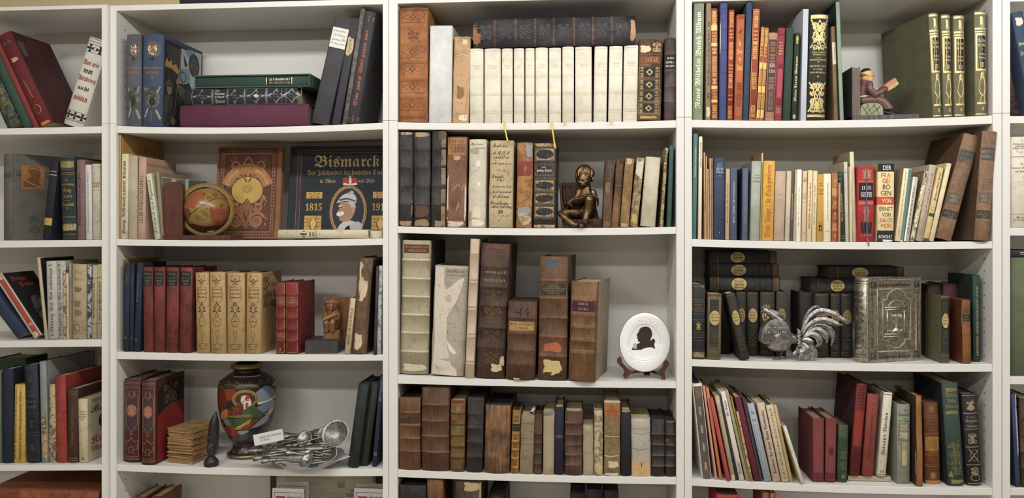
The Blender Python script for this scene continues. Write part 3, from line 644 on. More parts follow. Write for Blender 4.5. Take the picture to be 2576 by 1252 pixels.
# the green slipcase on top of the stack, the book inside it is another thing
GB = 'c:1f4a3d'
xa, xb = X(489, .006), X(779.5, .006); zc = z2; hc = P(489, 187, .006).z - P(489, 219, .006).z
sl = thing('slipcase', 'green slipcase lying on top of the three book stack', 'slipcase', (xa, .006, zc), group='books on the top shelf of the globe bookcase')
m = MB(); wl = xb - xa; e = .0035
m.box((0, 0, 0), (wl, .215, e)); m.box((0, 0, hc - e), (wl, .215, hc)); m.box((0, 0, e), (e, .215, hc - e)); m.box((wl - e, 0, e), (wl, .215, hc - e)); m.box((e, .21, e), (wl - e, .215, hc - e))
m.build('case', M('c:2f5e4e'), sl)
t = thing('book', 'dark green volume with black gilt label inside the green slipcase', 'book', (xa + e + .0006, .012, zc + hc - e - .0006), (0, pi / 2, 0), 'books on the top shelf of the globe bookcase')
make_book(t, hc - 2 * e - .0012, wl - 2 * e - .0012, .19, GB, [('r', BK, .14, .9, .62, .855), ('r', 'g:d8c79a', .16, .88, .622, .63), ('r', 'g:d8c79a', .16, .88, .845, .853), ('t', 'ALT-FRANKFURT', 's', 'g:e8dcb8', .24, .48, .65, .835, 1), ('t', 'EIN VERMÄCHTNIS', 's', 'g:c9bd98', .56, .8, .65, .835, 1)], b=.002)
book('tall dark grey ledger with handwritten white label leaning beside the stack', 'c:4d4a53', 783, 826, 38, 844, [('r', 'p:e9e6de', .03, .95, .71, .895), ht('Kriegstagebuch', 'i', 'p:5a5a60', .85, .88, .1, .8), ht('für Feldzug', 'i', 'p:5a5a60', .81, .84, .15, .85), ht('Januar 1915', 'i', 'p:5a5a60', .77, .8, .1, .9), ht('bis Dezember', 'i', 'p:5a5a60', .735, .76, .1, .9), ('l', 'p:37353c', .14, .0012), ('l', 'p:37353c', .46, .0008)], d=.22, Y=.02, b=.001)
book('slim dark grey ledger with torn tan label', 'c:44434f', 834.5, 854, 44, 884, [('j', 'p:cbb68c', .02, .98, .64, .83, 3), vt('Kriegsakte 1916', 'i', 'p:5d5240', .67, .8, .25, .75)], d=.2, Y=.02, b=.001)
book('thin faded grey brown book squeezed beside the red lettered one', 'm:736a62:4d5050', 860.5, 872, 20.5, 907.8, d=.2, Y=.02)
book('dark grey book lettered Eine ganze Welt gegen uns in red', 'c:45444c', 873, 901, 27, 918.7, [vt('Eine ganze Welt gegen uns', 'f', 'p:c8604a', .16, .83, .3, .72), ('q', 'p:c8604a', [(.1, .93), (.45, .945), (.5, .965), (.55, .945), (.95, .95), (.9, .93), (.95, .91), (.55, .925), (.5, .9), (.45, .925)]), ('q', 'p:c8604a', [(.05, .05), (.45, .055), (.5, .08), (.55, .055), (.97, .06), (.97, .035), (.55, .04), (.5, .02), (.45, .04), (.05, .035)])],
     right=[('j', 'c:5a2426', .2, .5, .5, .62, 3), ('O', 'c:5a2426', .15, .5, .32, .46, .004)], d=.2, Y=.02)
# ---- globe bookcase, second shelf
row('B', 2, 'books on the second shelf of the globe bookcase')
book('tall ochre folder standing against the side panel', 'v:b48a4c', 294, 303.5, 337, 294.5, d=.24, right=[ht('Deutsche', 's', 'p:8a6530', .88, .9, .5, .8), ht('Heimat', 's', 'p:8a6530', .85, .87, .5, .75)], b=.001)
book('cream book with black lettering about a colonial reader', 'v:cfc4a4', 304, 322, 386.7, 306.4, [vt('Kuntze, Volksbuch unserer Kolonien', 'f', BK, .06, .92, .2, .8)], d=.17)
book('plain grey beige cloth book between two lettered spines', 'c:b3a88f', 322.5, 346, 393, 323.5, d=.17)
book('pinkish book lettered Liller Kriegszeitung I', 'c:c09c83', 346.5, 366, 395.5, 349.5, [vt('LILLER KRIEGSZEITUNG I.', 's', 'p:5a463c', .2, .78, .25, .72)], right=[('l', 'p:5a463c', .8, .0012, .03, .97), ('r', 'c:a98670', .03, .97, .9, .93), ('o', 'p:e6e0d4', .5, .68, .76, .84)], d=.171)
book('pale green booklet with handwritten style title leaning on the pink one', 'v:cfd0ac', 390, 403.5, 437.5, 367.5, [vt('Mit dem K nach Frankreich', 'i', 'p:5d6b4c', .08, .9, .15, .75)], d=.13, Y=.006)
book('thin taupe book with grey panel cover leaning behind the globe', 'c:927f63', 405, 414, 432.7, 391.5, right=[('r', 'p:83776a', .08, .98, .04, .93), ('f', 'p:d9d4c8', .08, .98, .04, .93, .0018), ('o', 'p:dedad0', .4, .66, .78, .92), ('q', BK, [(.5, .82), (.53, .87), (.56, .82)])], d=.151, Y=.012)
book('grey green booklet standing behind the globe', 'c:8d9a86', 466, 474, 450, 466, d=.12, Y=.09, right=[('r', 'c:5f6f60', .02, .98, .02, .98)])
def facing(label, spec, u0, u1, ytop, ybot, Y0_, dY, w, cover, **k):
    """a book propped upright with its front cover to the room"""
    b, r, grp = CUR; x0, x1 = X(u0, Y0_), X(u1, Y0_); fz = SZ[b, r]; z0 = max(fz(x0), fz(x1)) + .0003
    h = (P(u0, ytop, Y0_ + dY).z - z0); a = atan2(dY, h); h = hypot(h, dY)
    t = thing('book', label, 'book', (x0, Y0_, z0), (0, 0, 0), grp)
    # local frame: depth runs along +x, the right cover looks to -y
    t.rotation_euler = (Matrix.Rotation(-a, 4, 'X') @ Matrix.Rotation(-pi / 2, 4, 'Z')).to_euler()
    t.location = Vector((x0, Y0_, z0)) + Vector((0, cos(a) * w, 0)); t.location.z += sin(a) * w * 0
    make_book(t, w, h, x1 - x0, spec, right=cover, **k); return t
BR = 'c:3d2519'; BL = 'c:8f5d3e'
sw = 'c:9f6c49'
cov = [('f', BR, .035, .93, .02, .975, .0022), ('f', BR, .06, .91, .035, .96, .001), ('f', BR, .12, .85, .085, .91, .0022), ('r', 'c:5d3d2b', .13, .84, .095, .90), ('s', sw, .13, .84, .095, .52, 11, 1.3), ('s', sw, .13, .84, .5, .9, 12, 1.6), ('s', sw, .15, .82, .12, .42, 15, 2.2), ('s', BL, .2, .8, .14, .34, 21, 1.5),
       ('o', BR, .235, .735, .36, .675), ('o', 'c:c09a4c', .245, .725, .367, .668), ('o', 'c:b08f45', .41, .56, .49, .58), ('O', 'c:8d6f33', .42, .55, .5, .575, .001), ('q', BL, [(.36, .33), (.48, .42), (.6, .33), (.48, .29)]), ('p', BR, [(.42, .36), (.49, .43)], .002), ('p', BR, [(.56, .36), (.49, .43)], .002), ('p', BR, [(.43, .66), (.47, .61)], .003), ('p', BR, [(.54, .66), (.50, .61)], .003)]
ban = [(.48 + .34 * cos(a), .49 + .27 * sin(a)) for a in [pi * (.9 - .8 * i / 12) for i in range(13)]]
cov += [('p', 'c:a8744a', ban, .030)]
for i, ch in enumerate('Stein der Weisen'):
    if ch == ' ': continue
    a = pi * (.86 - .72 * i / 15); u, v = .48 + .335 * cos(a), .49 + .27 * sin(a); s = .027 if ch.islower() else .038
    cov.append(('t', ch, 'f', 'c:d0a95a', u - s * .8, u + s * .8, v - s * .65, v + s * (.75 if ch.islower() else .85)))
for i in range(26):
    v = .05 + .9 * i / 25
    cov += [('d', BR, .078, .1, v - .009, v + .009), ('d', BR, .872, .894, v - .009, v + .009)]
for i in range(18):
    u = .11 + .75 * i / 17; cov += [('d', BR, u - .011, u + .011, .05, .07), ('d', BR, u - .011, u + .011, .925, .945)]
facing('ornate brown book lettered Stein der Weisen with gold disc, propped behind the globe', 'c:865a3e', 537, 701, 371, 600, .13, .032, .022, cov, pg='9c7a52')
BG = 'c:c79f55'; NV = 'c:22303f'
cov = [('r', 'c:4a2f33', .075, .098, .0, .95), ('p', 'c:8f7f6a', [(.07, .0), (.07, .95), (1, .95)], .0012), ('p', 'c:8f7f6a', [(.103, .0), (.103, .92), (1, .92)], .0012),
       ('t', 'Bismarck', 'f', 'c:b99e72', .225, .81, .76, .90), ('t', 'Das Jahrhundert der deutschen Einigung', 'f', 'c:a38d68', .16, .93, .66, .735), ('t', 'in Wort', 'f', 'c:a38d68', .275, .42, .585, .63), ('t', 'und Bild', 'f', 'c:a38d68', .62, .77, .585, .63),
       ('r', BG, .16, .305, .415, .485), ('s', 'c:6b4f24', .16, .305, .415, .485, 3), ('r', BG, .76, .905, .415, .485), ('s', 'c:6b4f24', .76, .905, .415, .485, 3), ('t', '1815', 'b', BG, .155, .305, .28, .36), ('t', '1915', 'b', BG, .755, .9, .28, .36),
       ('r', BG, .15, .305, .03, .225), ('r', BG, .755, .91, .03, .225), ('o', 'c:b08a55', .375, .71, -.02, .56), ('O', 'c:6b4f2a', .385, .70, -.004, .545, .0012), ('o', 'c:2c3b52', .40, .685, .02, .525)]
for u in (.15, .755):
    cov += [('p', 'c:5e4420', [(u, v), (u + .155, v)], .001) for v in (.07, .11, .15, .19)] + [('p', 'c:5e4420', [(u + q, v), (u + q, v + .04)], .001) for q, v in ((.04, .03), (.1, .03), (.06, .07), (.12, .07), (.03, .15), (.11, .19))] + [('p', 'c:5e4420', [(u + .08 + .035 * cos(a), .13 + .055 * sin(a)) for a in [i * pi / 8 for i in range(17)]], .0016), ('q', 'c:d8b46a', [(u + .08, .2), (u + .11, .15), (u + .08, .05), (u + .05, .15)])]
cov += [('S', 'p:c9c6c0', [(.44, .03), (.47, .12), (.53, .17), (.60, .16), (.66, .12), (.665, .07), (.60, .02)]), ('S', 'c:1d2430', [(.50, .02), (.53, .10), (.60, .12), (.64, .06), (.60, .015)]), ('S', 'p:b9b6b2', [(.56, .12), (.63, .16), (.675, .12), (.665, .07), (.58, .06)]),
        ('S', 'c:b08468', [(.465, .19), (.46, .25), (.445, .265), (.46, .29), (.46, .33), (.48, .37), (.58, .37), (.605, .29), (.58, .2), (.54, .16), (.48, .165)]), ('S', 'p:b9b8b6', [(.53, .37), (.60, .37), (.61, .31), (.585, .27), (.565, .33)]), ('S', 'c:c0957a', [(.575, .31), (.6, .32), (.605, .27), (.58, .25)]), ('S', 'p:dcdad6', [(.445, .26), (.5, .27), (.505, .235), (.48, .225), (.455, .215), (.44, .235)]), ('p', 'p:5a4238', [(.455, .31), (.49, .315)], .002), ('p', 'p:d0ccc6', [(.455, .325), (.49, .335)], .003),
        ('S', 'p:c4c2bf', [(.435, .36), (.45, .39), (.48, .44), (.53, .47), (.58, .465), (.61, .43), (.615, .37), (.60, .36), (.53, .385), (.48, .375)]), ('S', 'p:55565c', [(.455, .40), (.53, .42), (.61, .385), (.60, .375), (.53, .40), (.47, .385)]), ('p', 'p:3c3d42', [(.555, .46), (.565, .5), (.572, .53)], .003), ('S', 'p:b3b1ac', [(.535, .47), (.59, .47), (.57, .50)]), ('p', 'p:3a3430', [(.60, .37), (.62, .30), (.615, .2)], .0018),
        ('S', 'c:a53a36', [(.485, .58), (.49, .635), (.53, .64), (.545, .59)]), ('S', 'c:a53a36', [(.56, .59), (.575, .64), (.61, .635), (.615, .58)]), ('S', 'p:cfc8ba', [(.49, .56), (.61, .56), (.605, .585), (.55, .575), (.495, .585)]), ('S', 'p:cfc8ba', [(.54, .58), (.565, .58), (.56, .65), (.545, .65)]), ('O', 'c:a3895c', .535, .57, .645, .675, .0012)]
facing('dark blue picture book with helmeted man in oval frame, 1815 and crown', 'c:24323f', 722, 1003, 371.5, 600, .165, .034, .035, cov, pg='4c4238')
zt = lying('cream pamphlet with iron cross lying before the dark blue picture book', 'v:c9bd9e', 700, 927, 577.5, 599.5, .006, .13, pg='d6caa8', b=.005, dec=iron(BK, .5, .29, .0085, .024, .245) + [('t', 'König', 'f', 'p:3b362c', .1, .9, .35, .372, -1), ('t', 'Tragödie', 'f', 'p:3b362c', .08, .95, .385, .41, -1), ('t', 'U-9.119', 'b', 'p:3b362c', .15, .85, .42, .437, -1), ('t', 'I', 'b', 'p:3b362c', .4, .6, .465, .475, -1)])
lying('plain cream paper bundle lying beside the iron cross pamphlet', 'v:cdc3a6', 930, 961, 581, 599.5, .02, .12, pg='d6caa8', b=.001)
# ---- globe bookcase, third shelf
row('B', 3, 'books on the third shelf of the globe bookcase')
book('thin yellow book with dark vertical title against the side panel', 'c:c09a35', 301, 309.7, 651, 302, [vt('Der falsche Demetrius', 'f', 'p:4d3d1c', .46, .82, .15, .85)] + lines('p:4d3d1c', .0006, .94, .04), d=.2, right=[('r', 'c:a98a36', .02, .98, .02, .98)], Y=.03)
book('navy booklet numbered 29 beside the yellow book', 'c:1f2f55', 310.4, 324.4, 661.7, 313.6, [vt('Napoleon', 'f', 'g:8d93a0', .76, .88, .25, .65), ht('29', 's', 'g:a9a58f', .14, .17, .2, .65)], d=.12)
book('navy booklet numbered 9 in the middle of the three', 'c:1d2c50', 325, 336.6, 661, 326.5, [vt('Planck', 'f', 'g:6d7590', .74, .86, .35, .8), ht('9', 's', 'g:a9a58f', .14, .165, .4, .65)], d=.12, Y=.016)
book('navy booklet numbered 25 beside the red volumes', 'c:1e2e54', 337, 352, 660, 345, [vt('Das Zeitalter des Deutschen Ordens', 'f', 'g:a5a9b2', .56, .88, .1, .55), ht('25', 's', 'g:a9a58f', .12, .15, .05, .55)], d=.13)
for k, (a, e, t0, lab) in enumerate(((362, 387, 360, 'red cloth volume with black title field, first of four'), (388, 416, 388, 'red cloth volume with black title field, second of four'), (417.4, 449, 420, 'red cloth volume with black title field, third of four'), (450.3, 481, 455, 'red cloth volume with black title field, last of four, cover showing'))):
    book(lab, 'l:8a3a32:5d302c', a, e, 672, t0, [('r', 'c:29262b', .04, .88, .785, .955), ('r', 'c:6e5a52', .06, .86, .874, .882), ht('Krieg', 'f', 'p:77706c', .905, .94, .2, .75), ht('Land', 'f', 'p:77706c', .83, .86, .2, .75), ht('See', 'f', 'p:77706c', .795, .82, .3, .7), ('j', 'c:5d3234', .06, .8, .12, .15, k), ('p', 'c:6b2c28', [(.62, .3), (.62, .58)], .0005)], d=.152, pg='4c3a30')
tn = 'c:5d4a2a'
def plant(c, dots):
    q = []
    for s in (1, -1):
        f = lambda u: .5 + s * (u - .5)
        q += [('p', c, [(f(.5), .855), (f(.62), .89), (f(.8), .9)], .0016), ('p', c, [(f(.62), .9), (f(.74), .905), (f(.74), .955), (f(.66), .965), (f(.6), .945)], .001), ('q', c, [(f(.5), .86), (f(.66), .9), (f(.56), .895)]), ('q', c, [(f(.52), .85), (f(.72), .865), (f(.62), .85)]),
              ('p', c, [(f(.5), .84), (f(.62), .81), (f(.82), .82), (f(.82), .80), (f(.79), .78), (f(.82), .77), (f(.82), .66), (f(.66), .63), (f(.58), .62)], .001),
              ('q', c, [(f(.52), .57), (f(.62), .59), (f(.6), .62), (f(.54), .6)]), ('q', c, [(f(.54), .53), (f(.74), .56), (f(.7), .59), (f(.6), .56)]), ('q', c, [(f(.54), .51), (f(.78), .515), (f(.74), .535), (f(.6), .53)]), ('q', c, [(f(.52), .44), (f(.62), .46), (f(.6), .485), (f(.54), .46)]),
              ('p', c, [(f(.56), .435), (f(.72), .43), (f(.7), .37), (f(.6), .335)], .0009), ('q', c, [(f(.52), .32), (f(.62), .335), (f(.58), .35)]), ('p', c, [(f(.54), .29), (f(.6), .25), (f(.56), .2), (f(.5), .14)], .0008), ('p', c, [(f(.52), .125), (f(.6), .115), (f(.78), .115), (f(.8), .09), (f(.66), .085)], .0014), ('q', c, [(f(.5), .88), (f(.55), .93), (f(.5), .92)]), ('q', c, [(f(.5), .595), (f(.54), .62), (f(.5), .65)]), ('q', c, [(f(.5), .47), (f(.54), .5), (f(.5), .52)])]
    for i in range(dots): u = .5 + (i - (dots - 1) / 2) * .1; q.append(('o', c, u - .03, u + .03, .39, .405))
    return q
for k, (a, e, t0, yt, tx, lab) in enumerate(((495.4, 529.5, 492, 685, ('Deutschlands', 'Feldherren', 'Erbe'), 'tan cloth volume with plant ornament, first of four'), (530.9, 570.7, 527.4, 684, ('Aus Ottgners', 'Kriegs-', 'Erinnerungen'), 'tan cloth volume with war memories title, second of four'), (572.3, 617, 572, 685, ('Politische Briefe', 'und die', 'Erkenntnis'), 'tan cloth volume with plant ornament, third of four'), (619.3, 658, 621, 685, ('Im Kampf', 'um Süd', 'West'), 'tan cloth volume with flowering cover, last of four'))):
    book(lab, 'v:b3925c', a, e, yt, t0, plant(tn, k + 1) + [ht(x, 'f', 'c:8a4a2e', .775 - .045 * i, .80 - .045 * i, .2, .8) for i, x in enumerate(tx)] + [ht('Abenteuer', 'f', tn, .05, .065, .25, .75)], d=.15, pg='6b5a40',
         right=[] if k < 3 else [('s', tn, .05, .3, .55, .95, 3), ('s', tn, .05, .95, .05, .12, 4), ('p', tn, [(.08, .93), (.5, .97), (.93, .9), (.9, .1)], .0012), ht('Im Kampf', 'f', 'c:7a4a2e', .8, .88, .25, .8), ht('Süd West', 'f', 'c:7a4a2e', .68, .76, .25, .85), ('o', 'c:6d6652', .4, .8, .55, .64)])
rl = 'g:d8bf95'
for a, e, tx, lab in ((694.8, 718.3, [('SOLL', .78), ('UND', .745), ('HABEN', .705), ('GUSTAV', .27), ('FREITAG', .235)], 'red leather volume numbered 2 with white ruled panels'), (719, 751.5, [('SOLL', .78), ('UND', .745), ('HABEN', .705)], 'red leather volume with scales on its cover beside wooden bookend')):
    book(lab, 'l:8a2f2a:70241f', a, e, 709, a, panels(rl, [.01, .18, .34, .5, .66, .82, .99], .0009, .07, .93) + [ht(s, 's', rl, v, v + .028, .14, .86) for s, v in tx] + ([ht('2', 's', rl, .045, .09, .35, .6)] if a < 700 else []), bands=[.18, .34, .5, .66, .82], d=.138, pg='5c4a3c',
         right=[('p', 'g:8d6a52', [(.5, .7), (.5, .42)], .001), ('p', 'g:8d6a52', [(.3, .6), (.7, .62)], .001), ('p', 'g:8d6a52', [(.3, .6), (.24, .48)], .0008), ('p', 'g:8d6a52', [(.32, .6), (.38, .48)], .0008), ('p', 'g:8d6a52', [(.7, .62), (.64, .5)], .0008), ('p', 'g:8d6a52', [(.7, .62), (.76, .5)], .0008), ('O', 'g:8d6a52', .24, .38, .44, .5, .0008), ('O', 'g:8d6a52', .63, .77, .46, .52, .0008)] if a > 700 else [])
book('thin cream book about a bronze statue leaning beside the wooden bookend', 'v:c5b48c', 866.6, 880, 748.5, 881.7, [vt('MÉRIMÉE - DIE VENUS VON ILLE', 'b', BK, .17, .82, .25, .75)], d=.13, Y=.006)
book('large brown volume whose spine leather is torn down to white paper', 'l:7d6047:5d4632', 885, 922, 646.6, 902.5, [('j', 'v:d6bfa0', .1, .8, .52, .97, 4), ('j', 'v:d6bfa0', .12, .7, .03, .22, 8), ('r', 'c:5b4128', .86, .93, .02, .98)], d=.19, old=True, right=[('r', 'c:221f20', .02, .98, .02, .98)])
book('narrow dark brown board leaning between torn volume and grey book', 'l:56444a:3d2f33', 939.6, 946.3, 668.6, 946.5, d=.15, Y=.0)
book('grey white book with pale figures on its spine touching the post', 'm:c4cacb:707a7f', 947, 958, 668, 952, [('O', 'p:dfe2e2', .2, .8, .08, .28, .001), ('O', 'p:dfe2e2', .2, .8, .4, .55, .001), ('O', 'p:dfe2e2', .2, .8, .72, .9, .001)], d=.15, Y=.006)
# ---- globe bookcase, fourth shelf
row('B', 4, 'books on the fourth shelf of the globe bookcase')
def persian(c):
    q = [('f', c, .07, .92, .07, .91, .0012)] + lines(c, .0012, .965, .945, .05, .035)
    for s in (1, -1):
        f = lambda u: .5 + s * (u - .5)
        q += [('p', c, [(f(.5), .78), (f(.6), .79), (f(.68), .83), (f(.62), .86), (f(.58), .85)], .0022), ('p', c, [(f(.66), .83), (f(.72), .8), (f(.86), .79), (f(.86), .66), (f(.84), .56), (f(.86), .46), (f(.70), .42), (f(.5), .36)], .0014), ('p', c, [(f(.5), .3), (f(.62), .265), (f(.78), .24), (f(.88), .25), (f(.84), .27)], .0018), ('p', c, [(f(.5), .19), (f(.62), .18), (f(.68), .15), (f(.84), .16), (f(.84), .22)], .0016), ('p', c, [(f(.64), .15), (f(.58), .12), (f(.66), .11)], .0018)]
    return q + [('o', 'c:a0644c', .2, .8, .55, .7), ('s', 'c:c08a68', .24, .76, .57, .69, 3), ('q', 'c:8a4a3a', [(.35, .33), (.65, .33), (.5, .37)])]
for a, e, t0, yt, yy, lab in ((312.3, 354.5, 314, 952, .03, 'dark red brown ornamental volume nearest the side panel'), (356.3, 393, 357, 955, .012, 'dark red brown ornamental volume with red cover beside paper stack')):
    book(lab, 'l:5b2c2a:43201f', a, e, yt, t0, [('r', 'm:3a2730:4d2f2e', .09, .9, .38, .85)] + persian('g:c98f6c'), d=.165, Y=yy, pg='8a745c', right=[('q', 'c:8f1f1b', [(.05, .02), (.05, .56), (.45, .66), (.97, .64), (.97, .3), (.6, .02)]), ('q', 'c:1f1a1c', [(.05, .56), (.06, .85), (.2, .92), (.95, .95), (.97, .66), (.45, .66)]), ('s', 'g:8d7048', .15, .85, .66, .93, 7), ('f', 'g:7d4a30', .02, .98, .02, .98, .0015)])
book('dark green book leaning beside the cutlery dish', 'l:2c3a31:25302a', 874.4, 900.6, 963, 902.5, [vt('Friedrich der Grosse', 'b', 'c:394a3f', .35, .6, .3, .6)], d=.15, Y=.012, pg='2f2b28')
book('second dark green book between the leaning green one and blue book', 'l:2b372e:252f28', 903.6, 925, 959, 933.5, [vt('Geschichte der Zeit', 'b', 'c:394a3f', .3, .7, .3, .6)], d=.15, Y=.03, pg='2f2b28')
book('blue book numbered 20 leaning against the post', 'c:22335f', 936, 947, 945, 956, [vt('Parzival', 'f', 'g:b9bac0', .72, .95, .2, .8), ht('20', 's', 'g:c9c9c6', .125, .16, .2, .8)], d=.14, Y=.02)
# ================================================================== folio bookcase
row('C', 1, 'books on the top shelf of the folio bookcase')
TL = 'c:7a4526'
tv = [.03, .19, .365, .535, .69, .845]
dd = []
for a, e in ((.87, .965), (.56, .665), (.41, .515), (.255, .36), (.10, .205)):
    dd += [('f', TL, .1, .88, a, e, .0008), ('p', TL, [(.12, (a + e) / 2), (.48, e - .01), (.86, (a + e) / 2), (.48, a + .01), (.12, (a + e) / 2)], .001), ('d', TL, .36, .6, a + .02, e - .02), ('d', 'c:a5683c', .42, .54, a + .035, e - .035)]
dd += [('s', TL, .25, .75, .72, .79, 3), ('q', TL, [(.48, .76), (.53, .79), (.48, .80), (.43, .79)])] + lines(TL, .0009, .99, .982, .974, .05, .04, .03)
book('tall tan tooled leather folio with raised bands and lozenges', 'l:b57745:955c33', 1002.4, 1077, 21, 1003.7, dd, bands=[.225, .38, .53, .68, .83], bm='c:a2632f', d=.235, b=.006, old=True, right=[('p', TL, [(.1, .05), (.1, .95)], .001), ('p', TL, [(.16, .05), (.16, .95)], .001)])
book('blank white box spine beside the tan tooled folio', 'c:d9d8d6', 1079, 1136.5, 64.5, 1082, b=.001, d=.2)
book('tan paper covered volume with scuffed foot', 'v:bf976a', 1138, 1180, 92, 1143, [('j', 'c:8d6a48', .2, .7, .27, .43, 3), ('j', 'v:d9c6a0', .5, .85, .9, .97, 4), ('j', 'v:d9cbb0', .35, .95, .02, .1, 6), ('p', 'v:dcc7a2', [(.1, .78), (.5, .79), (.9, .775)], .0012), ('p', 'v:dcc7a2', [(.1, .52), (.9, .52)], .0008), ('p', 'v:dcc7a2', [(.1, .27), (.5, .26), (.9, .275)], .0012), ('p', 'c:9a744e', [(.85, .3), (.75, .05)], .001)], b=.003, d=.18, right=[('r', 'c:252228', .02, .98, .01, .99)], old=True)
vol = ((1182, 1216.4, 122.5), (1219, 1260, 122.5), (1262.5, 1290, 122.5), (1293, 1319, 122), (1321.8, 1345, 121.5), (1347, 1378.5, 120), (1381, 1411.8, 120.5), (1414.6, 1444, 117.5), (1447, 1489, 118), (1493, 1526, 116.5), (1530, 1564, 115.5), (1567, 1603, 114))
ORD = ('first', 'second', 'third', 'fourth', 'fifth', 'sixth', 'seventh', 'eighth', 'ninth', 'tenth', 'eleventh', 'last')
IV_ = 'g:e6d9ae'
for k, (a, e, yt) in enumerate(vol):
    q = []
    for v in (.855, .62, .385, .15):
        q += [('l', IV_, v + .016, .0007), ('l', IV_, v - .016, .0007)] + [('p', IV_, [(.08 + .09 * i, v - .01), (.12 + .09 * i, v + .01)], .0008) for i in range(10)]
    q += [ht('Werke', 'f', IV_, .76, .79, .25, .8), ht('Band', 'f', IV_, .73, .75, .3, .75), ('l', IV_, .03, .0006), ('l', IV_, .97, .0006)]
    t = book('white volume under the black folio, %s of twelve from the tan paper volume' % ORD[k], 'c:e6dfcd', a, e, yt, a + (3 if k > 8 else 0), q, d=.165, b=.004, pg='cdbf98')
    if k in (2, 6, 7, 10):     # ribbon marker hanging over the shelf edge
        h0, Lr = {2: (.2, .05), 6: (.5, .075), 7: (.6, .012), 10: (.1, .012)}[k][0], {2: .036, 6: .056, 7: .010, 10: .008}[k]
        m = MB(); pts = [(.010, .02, .004), (.008, -.006, .0015), (.007, -.018, -.003), (.008, -.0205, -.010 if Lr > .02 else -.006)]
        if Lr > .02: pts += [(.0125, -.021, -.014 - Lr * .35), (.015, -.0205, -.014 - Lr * .7), (.0185, -.021, -.014 - Lr)]
        for i, ((x, y, z), (x2, y2, z2)) in enumerate(zip(pts, pts[1:])):
            m.add([(x - .002, y, z), (x + .002, y + .0004, z), (x2 + .002, y2 + .0004, z2), (x2 - .002, y2, z2)], [(0, 1, 2, 3)], 0, True)
        m.build('ribbon_marker', M('s:d9b93c'), t)['label'] = 'yellow ribbon marker'
zt = P(1400, 113.5, .012).z + .0015
lt = lying('thick black leather folio lying across the row of white volumes', 'l:4b454a:2b282e', 1191, 1599, 49, 119, .004, .22, zb=max(P(u, y, .012).z for u, y in ((1182, 122.5), (1603, 114), (1450, 117.5))) + .001,
      dec=[q for v in (.135, .265, .385, .5, .625, .74, .855) for q in [('j', 'l:7d5a4c:4d3a36', .03, .97, v - .010, v + .010, int(v * 100))]] + [('j', 'c:9a6f49', .02, .98, .0, .03, 2), ('j', 'v:b98c60', .1, .95, .965, 1.0, 5), ('j', 'c:a5663a', .5, .9, .02, .05, 7)] + [('s', 'l:655e64:4d484e', .15, .85, v, v + .08, i, 1) for i, v in enumerate((.04, .165, .29, .405, .525, .65, .76, .875))], bands=[.135, .265, .385, .5, .625, .74, .855], bm='l:7d5a4c:3c3032', old=True, b=.012, pg='7a6048')
G2 = 'g:b59a5c'
book('old brown leather volume with gilt compartments and torn paper label', 'l:6e5340:4a3629', 1602, 1662.8, 99.6, 1607.5, [('r', 'l:8d5638:6d3f2a', .03, .92, .70, .80), ('j', 'v:d9cba8', .03, .52, .83, .93, 3), ('s', G2, .55, .95, .84, .97, 2), ht('ORAE', 'b', 'g:a8713f', .72, .78, .3, .85)] + [q for a, e in ((.53, .66), (.38, .5), (.235, .36), (.09, .21)) for q in (('r', 'c:332c2c', .05, .9, a, e), ('f', G2, .05, .9, a, e, .0007), ('s', G2, .07, .25, a, e, 4), ('s', G2, .7, .88, a, e, 5), ('d', G2, .32, .63, a + .02, e - .02), ('d', 'c:332c2c', .4, .55, a + .04, e - .04))] + [('j', G2, .05, .9, .02, .06, 4)], bands=[.075, .22, .37, .515, .68, .81], bm='l:7d6049:523d2e', old=True, d=.19)
book('dark brown leather volume with black title label against the post', 'l:5e4d4c:483a3b', 1671, 1700.5, 96, 1672, [('r', 'c:27242a', .04, .96, .62, .80), ht('M. WITZ', 'b', 'g:d9d2c0', .74, .765, .2, .85), ht('GRITIKA &', 'b', 'g:d9d2c0', .69, .715, .1, .92), ht('DECAMPIER', 'b', 'g:d9d2c0', .645, .67, .08, .95)], bands=[.235, .42, .605, .81], bm='l:6b5857:4d3f40', old=True, d=.19)

row('C', 2, 'books on the second shelf of the folio bookcase')
for a, e, yt, t0, lab, pt in ((1002, 1038.5, 332, 1004, 'black worn folio against the post, first of three', [('j', 'm:b59a78:8a6f50', .0, 1, .965, 1.0, 1), ('j', 'v:9d7f56', .0, .98, .0, .06, 2), ('j', 'c:7d5d3c', .86, 1, .1, .3, 3)]), (1040.7, 1083, 332.7, 1041, 'black worn folio with brown torn leather at its foot', [('j', 'v:a88f6c', .02, .98, .945, 1.0, 3), ('j', 'c:5b4036', .03, .95, .09, .25, 4), ('j', 'v:8d7350', .0, .98, .0, .08, 5)]), (1084.6, 1121, 329.7, 1087, 'black worn folio with bare sewn back showing on one side', [('r', 'm:9a7450:5a3f29', .70, .99, .0, 1.0), ('j', 'l:6b4f38:4a3526', .45, .98, .9, 1, 7), ('j', 'v:8d7350', .2, .98, .0, .07, 8)])):
    book(lab, 'l:45423f:2e2c2e', a, e, yt, t0, pt, bands=[.235, .43, .63, .82], bm='l:4d4440:2f2b2c', old=True, d=.2, b=.006)
